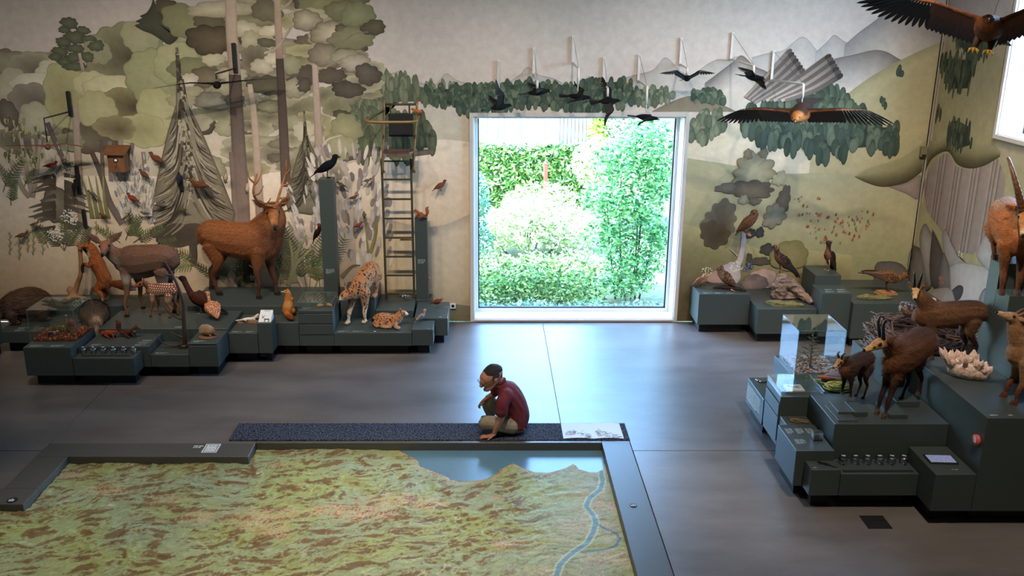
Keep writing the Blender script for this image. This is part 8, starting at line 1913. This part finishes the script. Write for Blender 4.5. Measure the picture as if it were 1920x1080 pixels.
('S',[(-5.691,1.407),(-5.717,1.455)],.025,.009,(150,146,78),(176,168,98)),
('S',[(-5.686,1.455),(-5.649,1.502)],.025,.009,(150,146,78),(176,168,98)),
('S',[(-5.68,1.502),(-5.705,1.55)],.025,.009,(150,146,78),(176,168,98)),
('S',[(-5.717,1.198),(-5.674,1.55)],.011,.008,(120,118,66),(140,134,78)),
('S',[(-5.564,1.174),(-5.59,1.223)],.025,.009,(150,146,78),(176,168,98)),
('S',[(-5.558,1.223),(-5.521,1.271)],.025,.009,(150,146,78),(176,168,98)),
('S',[(-5.552,1.271),(-5.578,1.319)],.025,.009,(150,146,78),(176,168,98)),
('S',[(-5.547,1.319),(-5.51,1.367)],.025,.009,(150,146,78),(176,168,98)),
('S',[(-5.541,1.367),(-5.566,1.415)],.025,.009,(150,146,78),(176,168,98)),
('S',[(-5.535,1.415),(-5.498,1.463)],.025,.009,(150,146,78),(176,168,98)),
('S',[(-5.529,1.463),(-5.554,1.51)],.025,.009,(150,146,78),(176,168,98)),
('S',[(-5.566,1.158),(-5.523,1.51)],.011,.008,(120,118,66),(140,134,78)),
('S',[(-6.66,1.053),(-6.685,1.102)],.025,.009,(150,146,78),(176,168,98)),
('S',[(-6.653,1.102),(-6.615,1.15)],.025,.009,(150,146,78),(176,168,98)),
('S',[(-6.646,1.15),(-6.67,1.198)],.025,.009,(150,146,78),(176,168,98)),
('S',[(-6.639,1.198),(-6.601,1.247)],.025,.009,(150,146,78),(176,168,98)),
('S',[(-6.632,1.247),(-6.656,1.295)],.025,.009,(150,146,78),(176,168,98)),
('S',[(-6.625,1.295),(-6.587,1.343)],.025,.009,(150,146,78),(176,168,98)),
('S',[(-6.618,1.343),(-6.642,1.391)],.025,.009,(150,146,78),(176,168,98)),
('S',[(-6.663,1.037),(-6.611,1.391)],.011,.008,(120,118,66),(140,134,78)),
]),
('painted_umbels',[
('U',-6.067,1.621,.123,60,(226,220,204)),
('U',-6.291,1.343,.123,60,(226,220,204)),
('U',-6.0,1.542,.062,30,(226,220,204)),
('U',-3.439,.858,.069,14,(226,220,204)),
('U',-3.444,.677,.069,14,(226,220,204)),
('U',-3.714,.858,.062,16,(226,220,204)),
('U',6.859,1.376,.069,16,(226,220,204)),
('U',7.58,1.377,.077,20,(226,220,204)),
('U',5.138,.858,.031,8,(226,220,204)),
]),
('painted_petals',[
('U2',[(4.446,1.896),(4.788,1.935),(4.89,1.7),(5.383,1.779),(5.629,1.661),(5.658,1.423),(5.366,1.263),(4.955,1.102),(4.734,1.343),(4.461,1.739)],80,[(160,70,54),(140,56,46),(176,88,66),(110,110,80)]),
]),
('painted_oak',[
('S',[(3.763,1.407),(3.757,1.102),(3.683,.858),(3.454,.76)],.069,.116,(176,166,164),(190,176,166)),
('S',[(3.718,1.004),(3.567,1.134)],.031,.015,(176,160,130),(166,150,120)),
('B',3.816,2.245,.339,.323,10,.16,(110,106,78),(168,162,122),0,.1,0),
('B',3.782,2.013,.37,.154,9,.16,(84,76,62),(110,100,80),0,-.2,0),
('B',3.944,2.527,.069,.085,6,.16,(104,96,70),(122,114,86),0,0,0),
('B',3.725,2.512,.069,.085,6,.16,(104,96,70),(122,114,86),0,0,0),
('B',4.205,2.168,.1,.123,7,.16,(150,146,108),(170,164,126),0,0,0),
('B',3.451,2.036,.169,.077,7,.16,(96,88,72),(120,112,92),0,0,0),
('B',3.395,1.542,.277,.308,10,.16,(112,106,84),(76,66,52),.1,-.3,0),
('B',3.332,1.343,.231,.216,8,.16,(84,74,54),(70,60,46),0,0,0),
('B',4.296,1.857,.1,.231,8,.16,(84,76,64),(104,96,80),0,0,0),
('B',4.179,1.621,.185,.185,8,.16,(104,98,78),(160,154,126),0,0,0),
('B',3.711,1.857,.085,.069,7,.16,(128,124,96),(160,156,124),0,0,0),
('B',3.882,1.834,.092,.062,6,.16,(92,86,68),(110,104,84),0,0,0),
('B',3.861,1.359,.077,.085,6,.16,(52,56,52),(66,70,64),0,0,0),
('B',3.991,1.375,.077,.077,6,.16,(52,56,52),(66,70,64),0,0,0),
('B',4.131,1.118,.131,.092,6,.16,(58,54,46),(76,70,60),0,0,0),
('B',3.872,.939,.062,.123,6,.16,(64,60,46),(80,74,58),0,0,0),
('B',4.03,.939,.185,.062,7,.16,(76,66,50),(90,80,60),0,0,0),
]),
('painted_stones',[
('B',4.108,.677,.216,.154,7,.08,(176,140,120),(190,158,138),0,0,0),
('B',3.979,.611,.2,.139,7,.08,(110,90,84),(150,128,120),0,0,0),
('B',3.614,.735,.169,.2,7,.08,(170,158,160),(196,186,182),0,0,0),
('B',3.419,.694,.169,.108,7,.08,(176,134,110),(190,150,124),0,0,0),
('B',4.454,1.021,.308,.231,7,.08,(120,112,60),(140,130,76),0,0,0),
]),
('painted_umbels',[
('U',3.856,.858,.1,40,(96,116,150)),
('U',3.683,.858,.1,40,(216,210,190)),
('U',3.254,.792,.08,30,(206,204,150)),
]),
('painted_quills',[
('S',[(3.621,3.31),(3.906,3.623),(4.172,3.931)],.038,.069,(150,138,128),(104,94,90)),
('S',[(3.644,3.298),(3.938,3.594),(4.205,3.888)],.038,.069,(110,100,94),(74,66,64)),
('S',[(3.668,3.287),(3.97,3.565),(4.239,3.845)],.038,.069,(150,138,128),(104,94,90)),
('S',[(3.691,3.275),(4.003,3.536),(4.273,3.803)],.038,.069,(110,100,94),(74,66,64)),
('S',[(3.714,3.263),(4.035,3.507),(4.306,3.76)],.038,.069,(150,138,128),(104,94,90)),
('S',[(3.738,3.251),(4.067,3.478),(4.34,3.716)],.038,.069,(110,100,94),(74,66,64)),
('S',[(3.761,3.24),(4.1,3.449),(4.374,3.673)],.038,.069,(150,138,128),(104,94,90)),
('S',[(3.863,3.266),(4.298,3.55),(4.716,3.86)],.046,.077,(120,108,100),(72,64,62)),
('S',[(3.916,3.266),(4.344,3.526),(4.747,3.817)],.046,.077,(176,162,148),(100,90,86)),
('S',[(3.968,3.266),(4.391,3.501),(4.778,3.774)],.046,.077,(120,108,100),(72,64,62)),
('S',[(4.02,3.266),(4.438,3.476),(4.81,3.731)],.046,.077,(176,162,148),(100,90,86)),
('S',[(4.072,3.266),(4.486,3.452),(4.841,3.688)],.046,.077,(120,108,100),(72,64,62)),
('S',[(4.124,3.266),(4.533,3.427),(4.872,3.644)],.046,.077,(176,162,148),(100,90,86)),
('S',[(4.177,3.266),(4.58,3.402),(4.904,3.601)],.046,.077,(120,108,100),(72,64,62)),
]),
('painted_rocks',[
('P',[(6.25,.487),(6.205,.939),(6.228,1.118),(6.286,1.184)],(80,72,64),(140,130,116)),
('P',[(6.286,1.184),(6.493,1.181),(6.749,.998),(6.942,.74),(6.25,.487)],(72,64,58),(130,120,108)),
('P',[(6.482,1.162),(6.399,1.379),(6.493,1.566),(6.66,1.504),(6.819,1.405),(6.957,1.056),(6.867,.718)],(96,88,84),(166,156,148)),
('P',[(6.745,1.54),(6.976,1.406),(7.222,1.206),(7.417,.961),(7.015,.763),(6.809,1.015)],(64,56,54),(92,82,78)),
('P',[(7.03,1.533),(7.094,1.623),(7.338,1.46),(7.59,1.343),(7.74,1.312),(7.285,1.148)],(120,112,110),(160,150,146)),
('P',[(7.139,1.327),(7.353,1.167),(7.556,.891),(7.177,.75),(7.102,1.097)],(84,76,72),(120,112,106)),
('P',[(7.353,1.167),(7.605,1.296),(8.182,1.399),(8.385,1.354),(8.435,.779),(7.697,.524)],(150,142,138),(176,168,162)),
('P',[(7.961,1.479),(8.024,1.705),(8.149,1.798),(8.322,1.644),(8.379,1.455),(8.279,1.372)],(130,122,120),(166,158,154)),
('P',[(8.216,.775),(8.181,.977),(8.262,1.137),(8.415,1.135),(8.435,.779)],(84,78,78),(140,132,130)),
('P',[(7.454,.837),(7.641,.991),(7.781,.997),(7.745,.838),(7.571,.746)],(56,52,52),(76,70,70)),
('P',[(5.79,.362),(5.729,.858),(5.876,.939),(6.117,.899),(6.275,.701),(6.367,.4)],(80,72,66),(110,102,94)),
('P',[(6.953,.704),(7.159,.807),(7.516,.878),(7.697,.524),(7.073,.31)],(140,130,124),(170,160,152)),
]),
('painted_umbels',[
('U',7.198,.933,.1,40,(176,110,96)),
]),
]
# ------------------------------------------------------------------ the mural: flat paint shapes laid on the walls, back to front
# wall coordinate: s along the walls (s = X on the back wall, continuing round the corner), z up; rows are painted in order
_lay = [0]
def wpt(s, z, d):
    return (s, WY - d, z) if s <= WX else (WX - d, WY - (s - WX), z)
def paint(c, k=1.0):
    r = lin(c); y = .3 * r[0] + .59 * r[1] + .11 * r[2]
    return tuple(min(.82, (v * .82 + y * .18) * w * 1.16 * k) for v, w in zip(r, (1.03, 1, .98)))
def mixt(a, b, t): return tuple(x * (1 - t) + y * t for x, y in zip(a, b))
class Painter:
    def __init__(s): s.mb = {}
    def get(s, g, wall):
        return s.mb.setdefault((g, wall), MB())
    def add(s, g, pts, faces, cols, d):
        """points in (s,z); split in two meshes at the corner by face"""
        for wall in (0, 1):
            fs = [f for f in faces if (sum(pts[i][0] for i in f) / len(f) > WX) == bool(wall)]
            if not fs: continue
            use = sorted({i for f in fs for i in f}); mp = {i: k for k, i in enumerate(use)}
            cl = lambda q: (min(q[0], WX - .0005), q[1]) if not wall else (max(q[0], WX + .0005), q[1])
            s.get(g, wall).add([wpt(*cl(pts[i]), d) for i in use], [tuple(mp[i] for i in f) for f in fs], [cols[i] for i in use])
PT = Painter()
def dep(sub=0):
    return -.0172 + _lay[0] * 1.8e-5 + sub * 2e-6
def nxt(): _lay[0] += 1
def p_fan(g, ring, c, rim, mid, ctr, d):
    n = len(ring); pts = [c]; cols = [ctr]; fs = []
    for t, k in ((.35, mixt(ctr, mid, .5)), (.7, mid), (.94, mixt(mid, rim, .6)), (1.0, mixt(rim, tuple(v * .62 for v in rim), .8))):
        for x, z in ring: pts.append((c[0] + (x - c[0]) * t, c[1] + (z - c[1]) * t)); cols.append(k)
    for i in range(n):
        j = (i + 1) % n; fs.append((0, 1 + i, 1 + j))
        for q in range(3): fs.append((1 + q * n + i, 1 + (q + 1) * n + i, 1 + (q + 1) * n + j, 1 + q * n + j))
    PT.add(g, pts, fs, cols, d)
def p_blob(g, x, z, rx, rz, n, amp, rim, ctr, gx=0, gz=0, rot=0, sub=0):
    rr = random.Random(int(x * 991) + int(z * 577)); m = n * 5; ring = []; ph = rr.random() * 6
    for i in range(m):
        th = 2 * PI * i / m
        k = 1 - amp * (1 - abs(math.sin(th * n / 2 + ph))) * 1.4 + amp * .6 * math.sin(th * 2 + ph * 3) + amp * .5 * math.sin(th * 3 + ph)
        ring.append((x + math.cos(th) * rx * k, z + math.sin(th) * rz * k))
    r, c = paint(rim), paint(ctr)
    p_fan(g, ring, (x + gx * rx, z + gz * rz), r, mixt(r, c, .45), c, dep(sub))
def p_poly(g, pts, rim, ctr):
    P2 = [Vector((a, b, 0)) for a, b in pts]; P2.append(P2[0]); Q, _ = crom(P2, [0.0] * len(P2), 3); ring = [(q.x, q.y) for q in Q[:-1]]
    c = (sum(a for a, b in ring) / len(ring), sum(b for a, b in ring) / len(ring))
    r, k = paint(rim), paint(ctr); p_fan(g, ring, c, r, mixt(r, k, .6), k, dep())
def p_stroke(g, pts, w0, w1, c0, c1, sub=0, k=5, edge=.7):
    P2, _ = crom([Vector((a, b, 0)) for a, b in pts], [0.0] * len(pts), k if len(pts) > 2 else 1)
    n = len(P2); vs = []; cs = []; fs = []
    a, b = (paint(c0), paint(c1)) if max(c0) > 1.01 else (c0, c1)
    for i, p in enumerate(P2):
        t = (P2[min(i + 1, n - 1)] - P2[max(i - 1, 0)]).normalized(); s = Vector((-t.y, t.x, 0)); f = i / max(1, n - 1); w = (w0 + (w1 - w0) * f) / 2
        cc = mixt(a, b, f)
        for e, q in ((-1, edge), (-.55, 1), (.55, 1.06), (1, edge * 1.1)): o = p + s * w * e; vs.append((o.x, o.y)); cs.append(tuple(v * q for v in cc))
    for i in range(n - 1):
        for q in range(3): fs.append((i * 4 + q, i * 4 + q + 1, i * 4 + q + 5, i * 4 + q + 4))
    PT.add(g, vs, fs, cs, dep(sub))
    if g == 'painted_quills':
        t = (P2[-1] - P2[-2]).normalized(); q = P2[-1]; h = w1 / 2; pts2 = [(q.x + t.x * h * 1.3 * math.cos(a) - t.y * h * math.sin(a), q.y + t.y * h * 1.3 * math.cos(a) + t.x * h * math.sin(a)) for a in [k * PI / 6 for k in range(12)]]
        PT.add(g, pts2, [tuple(range(12))], [tuple(v * (.6 if abs(math.sin(k * PI / 6)) > .4 else .95) for v in b) for k in range(12)], dep(sub + 1))
def p_hill(g, top, bottom, stops):
    P2, _ = crom([Vector((a, b, 0)) for a, b in top], [0.0] * len(top), 6); top = [(p.x, p.y) for p in P2]; e = WX + WY - ry1 - .056
    if top[-1][0] > e > WX and top[0][0] > WX - .2:
        k = next(i for i, q in enumerate(top) if q[0] > e); top[k:k] = [(e - .001, top[k - 1][1]), (e, rz0 - .056)]; top = [(x, min(z, rz0 - .056) if x >= e else z) for x, z in top]
    cols = [paint(c) for _, c in stops]; ds = [d for d, _ in stops]; rows = []
    for d in ds: rows.append([(x, max(z - d, bottom if bottom is not None else -9)) for x, z in top])
    if bottom is not None: rows.append([(x, bottom) for x, z in top]); cols.append(cols[-1])
    n = len(top); pts = [p for r in rows for p in r]; cs = [c for c in cols for _ in range(n)]
    fs = [(i * n + k, i * n + k + 1, (i + 1) * n + k + 1, (i + 1) * n + k) for i in range(len(rows) - 1) for k in range(n - 1)]
    PT.add(g, pts, fs, cs, dep())
def inside_poly(p, poly):
    r = False
    for (ax, az), (bx, bz) in zip(poly, poly[1:] + poly[:1]):
        if (az > p[1]) != (bz > p[1]) and p[0] < (bx - ax) * (p[1] - az) / (bz - az) + ax: r = not r
    return r
def p_clump(g, poly, rx, rz, n, cols, seed):
    rr = random.Random(seed); x0, x1 = min(p[0] for p in poly), max(p[0] for p in poly); z0, z1 = min(p[1] for p in poly), max(p[1] for p in poly); got = []
    if n > 20: dk = tuple(int(v * .8) for v in cols[0]); cx, cz = sum(p[0] for p in poly) / len(poly), sum(p[1] for p in poly) / len(poly); PT.add(g, [(cx, cz)] + [(cx + (a - cx) * .86, cz + (b - cz) * .86) for a, b in poly], [(0, 1 + i, 1 + (i + 1) % len(poly)) for i in range(len(poly))], [paint(dk)] * (len(poly) + 1), dep()); nxt()
    for _ in range(n * 12):
        p = (rr.uniform(x0, x1), rr.uniform(z0, z1))
        if inside_poly(p, poly): got.append(p)
        if len(got) >= n: break
    got.sort(key=lambda p: -p[1])
    for i, (x, z) in enumerate(got):
        c = rr.choice(cols); a = rx * rr.uniform(.8, 1.2); b = rz * rr.uniform(.75, 1.25); r = paint(c, .72); m = paint(c, 1.0); t = paint(c, 1.15)
        ring = [(x + math.cos(2 * PI * k / 14) * a, z + math.sin(2 * PI * k / 14) * b) for k in range(14)]
        p_fan(g, ring, (x, z + b * .2), r, m, t, dep(i * .5))
    _lay[0] += int(len(got) * .056) + 1
def p_spruce(g, x, z0, z1, hw, n, cols, seed):
    rr = random.Random(seed); H = z0 - z1
    p_fan(g, [(x, z0), (x + hw * .12, z0 - H * .14), (x + hw * .36, z0 - H * .32), (x + hw * .66, z0 - H * .6), (x + hw * .92, z1 + H * .14), (x + hw * .8, z1 + H * .02), (x, z1 - H * .02), (x - hw * .8, z1 + H * .02), (x - hw * .92, z1 + H * .14), (x - hw * .66, z0 - H * .6), (x - hw * .36, z0 - H * .32), (x - hw * .12, z0 - H * .14)], (x, z1 + H * .35), paint(cols[1]), paint(cols[2]), paint(cols[2]), dep())
    nxt()
    for i in range(n):
        f = ((i + rr.random()) / n) ** .75; s = rr.choice((-1, 1)); w = hw * (f ** .95) * rr.uniform(.45, 1.08); zz = z0 - H * f * .94
        xs = x + s * w * rr.uniform(.0, .22); c = paint(rr.choice(cols)); l = H * rr.uniform(.14, .24)
        p_stroke(g, [(xs, zz + l * 1.0), (xs + s * (w - abs(xs - x)) * .38, zz + l * .1), (x + s * w, zz - l * .35)], hw * .06, hw * .014, c, c, i * .5, 4, .8)
    _lay[0] += int(n * .05) + 1
def p_reeds(g, x, z, rx, rz, n, cols, seed):
    rr = random.Random(seed)
    for i in range(n):
        a = rr.uniform(-1, 1); b = rr.uniform(-1, 1); px = x + a * rx; pz = z + b * rz; l = rz * rr.uniform(.14, .34); ln = a * .35 + rr.gauss(0, .12); c = paint(rr.choice(cols))
        w = rx * rr.uniform(.035, .075); cx, cz = px + ln * l * .5, pz + l * .5; t = Vector((ln, 1, 0)).normalized()
        p_fan(g, [(cx + t.x * l * .5 * math.sin(q) + t.y * w * math.cos(q), cz + t.y * l * .5 * math.sin(q) - t.x * w * math.cos(q)) for q in [k2 * PI / 5 for k2 in range(10)]], (cx, cz), tuple(v * .92 for v in c), c, tuple(min(.82, v * 1.08) for v in c), dep(i * .5))
    _lay[0] += int(n * .05) + 1
def p_fern(g, x, z, l, a, n, c):
    a = math.radians(a); rr = random.Random(int(x * 777 + a * 99)); d = (math.cos(a), math.sin(a)); cc = paint(c); tip = (x + d[0] * l + .15 * l * (1 if d[0] > 0 else -1), z + d[1] * l)
    p_stroke(g, [(x, z), (x + d[0] * l * .6, z + d[1] * l * .65), tip], .012, .005, cc, cc)
    for k in range(n):
        f = .2 + .8 * k / n; px = x + (tip[0] - x) * f * (1 if f > .6 else .97); pz = z + (tip[1] - z) * f; ll = l * .26 * (1.15 - f * .7)
        for s in (-1, 1):
            b = a + s * 1.0; q = tuple(v * rr.uniform(.8, 1.35) for v in cc); p_stroke(g, [(px, pz), (px + math.cos(b) * ll, pz + math.sin(b) * ll)], .026, .006, q, q, k % 8, 1, .9)
    nxt()
def p_dots(g, x, z, r, n, c):
    rr = random.Random(int(x * 313)); 
    for i in range(n):
        a = rr.uniform(0, 6.3); q = r * math.sqrt(rr.random()); k = rr.uniform(.006, .014); px, pz = x + math.cos(a) * q, z + math.sin(a) * q * .8; col = paint(c, rr.uniform(.8, 1.1))
        PT.add(g, [(px + math.cos(t * PI / 3) * k, pz + math.sin(t * PI / 3) * k) for t in range(6)], [tuple(range(6))], [col] * 6, dep(i % 8))
def p_petals(g, poly, n, cols):
    rr = random.Random(4); x0, x1 = min(p[0] for p in poly), max(p[0] for p in poly); z0, z1 = min(p[1] for p in poly), max(p[1] for p in poly); k = 0
    while k < n:
        p = (rr.uniform(x0, x1), rr.uniform(z0, z1))
        if not inside_poly(p, poly): continue
        r = rr.uniform(.010, .024); col = paint(rr.choice(cols)); k += 1
        PT.add(g, [(p[0], p[1] + r * 1.3), (p[0] + r * .7, p[1]), (p[0] + r * .4, p[1] - r), (p[0] - r * .4, p[1] - r), (p[0] - r * .7, p[1])], [(0, 1, 2, 3, 4)], [col] * 5, dep(k % 8))
def p_cliff(g, poly, n, cols):
    x0, x1 = min(p[0] for p in poly), max(p[0] for p in poly); rr = random.Random(2); m = 140
    def span(x):
        zs = []
        for (ax, az), (bx, bz) in zip(poly, poly[1:] + poly[:1]):
            if (ax > x) != (bx > x): zs.append(az + (bz - az) * (x - ax) / (bx - ax))
        return (min(zs), max(zs)) if len(zs) >= 2 else (0, 0)
    pts = []; cs = []; fs = []; a, b = paint(cols[0]), paint(cols[1])
    for i in range(m + 1):
        x = x0 + .003 + (x1 - x0 - .006) * i / m; lo, hi = span(x); ph = (i / m * n + .5 * math.sin(i * .21)) % 1; c = mixt(b, a, ph ** .6) if ph > .12 else mixt(b, (0, 0, 0), .3)
        pts += [(x + .12 * (hi - lo) * 0, hi), (x, lo)]; cs += [c, tuple(v * .85 for v in c)]
    for i in range(m): fs.append((2 * i, 2 * i + 1, 2 * i + 3, 2 * i + 2))
    PT.add(g, pts, fs, cs, dep())
LBC = [((176, 168, 138), (120, 112, 90)), ((150, 146, 112), (104, 98, 74)), ((128, 124, 98), (164, 156, 124)), ((150, 140, 118), (92, 82, 68)), ((166, 160, 116), (130, 122, 86)), ((104, 98, 80), (150, 140, 116)), ((84, 74, 60), (120, 108, 88)), ((72, 64, 52), (100, 90, 72))]
# sky wash on both walls
def wash(s0, s1, stops):
    n = 40; pts = []; cs = []
    for z, cl, cr in stops:
        for k in range(n + 1): f = k / n; pts.append((s0 + (s1 - s0) * f, z)); cs.append(mixt(paint(cl), paint(cr), f))
    PT.add('painted_sky', pts, [(i * (n + 1) + k, i * (n + 1) + k + 1, (i + 1) * (n + 1) + k + 1, (i + 1) * (n + 1) + k) for i in range(len(stops) - 1) for k in range(n)], cs, -.0176)
HOLE = (wx0 - .05, wx1 + .05, wz1 + .05)
def paint_sky():
    st = [(6.19, (166, 158, 156), (156, 154, 158)), (4.6, (174, 162, 158), (164, 162, 164)), (3.6, (194, 178, 170), (192, 180, 174)), (2.6, (200, 184, 164), (190, 180, 154)), (0.0, (176, 156, 120), (150, 140, 100))]
    a = [st[0], st[1], st[2], (HOLE[2], (190, 178, 164), (190, 180, 166))]
    wash(-9.19, WX, a); wash(-9.19, HOLE[0], [a[-1], st[3], st[4]]); wash(HOLE[1], WX, [a[-1], st[3], st[4]])
    wash(WX + .0005, WX + WY - ry1 - .05, st); wash(WX + WY - ry1 - .05, WX + 10, [(rz0 - .05, (186, 178, 160), (186, 178, 160)), (0.0, (150, 140, 100), (150, 140, 100))])
paint_sky()
for g, rows in MURAL:
    for r in rows:
        k, a = r[0], r[1:]
        if k == 'B': p_blob(g, *a)
        elif k == 'S': p_stroke(g, *a)
        elif k == 'H': p_hill(g, *a)
        elif k == 'P': p_poly(g, *a)
        elif k == 'C': p_clump(g, *a)
        elif k == 'T': p_spruce(g, *a)
        elif k == 'R': p_reeds(g, *a)
        elif k == 'F': p_fern(g, *a)
        elif k == 'U': p_dots(g, *a)
        elif k == 'U2': p_petals(g, *a)
        elif k == 'K': p_cliff(g, *a)
        elif k == 'D':
            top, bot, cl = a; n = len(top); m = len(cl); pts = [(t[0] + (b[0] - t[0]) * i / (m - 1), t[1] + (b[1] - t[1]) * i / (m - 1)) for i in range(m) for t, b in zip(*[[(q.x, q.y) for q in crom([Vector((*w, 0)) for w in e], [0.0] * n, 5)[0]] for e in (top, bot)])]; n = len(pts) // m
            PT.add(g, pts, [(i * n + j, i * n + j + 1, (i + 1) * n + j + 1, (i + 1) * n + j) for i in range(m - 1) for j in range(n - 1)], [paint(c) for c in cl for _ in range(n)], dep())
        elif k == 'Z':
            rr = random.Random(a[8]); x0, z0, x1, z1, n, r0, r1, kk = a[:8]
            for _ in range(n):
                c = LBC[rr.randrange(kk)]; p_blob(g, rr.uniform(x0, x1), rr.uniform(z0, z1), rr.uniform(r0, r1), rr.uniform(r0, r1) * .6, rr.randint(6, 11), .11, c[0], c[1], rr.uniform(-.3, .3), rr.uniform(-.3, .3)); nxt()
        nxt()
for (g, wall), mb in PT.mb.items():
    # keep paint off the window openings
    o = mb.build(g, 'mural', wall_right if wall else wall_back)
    tag(o, kind='stuff')
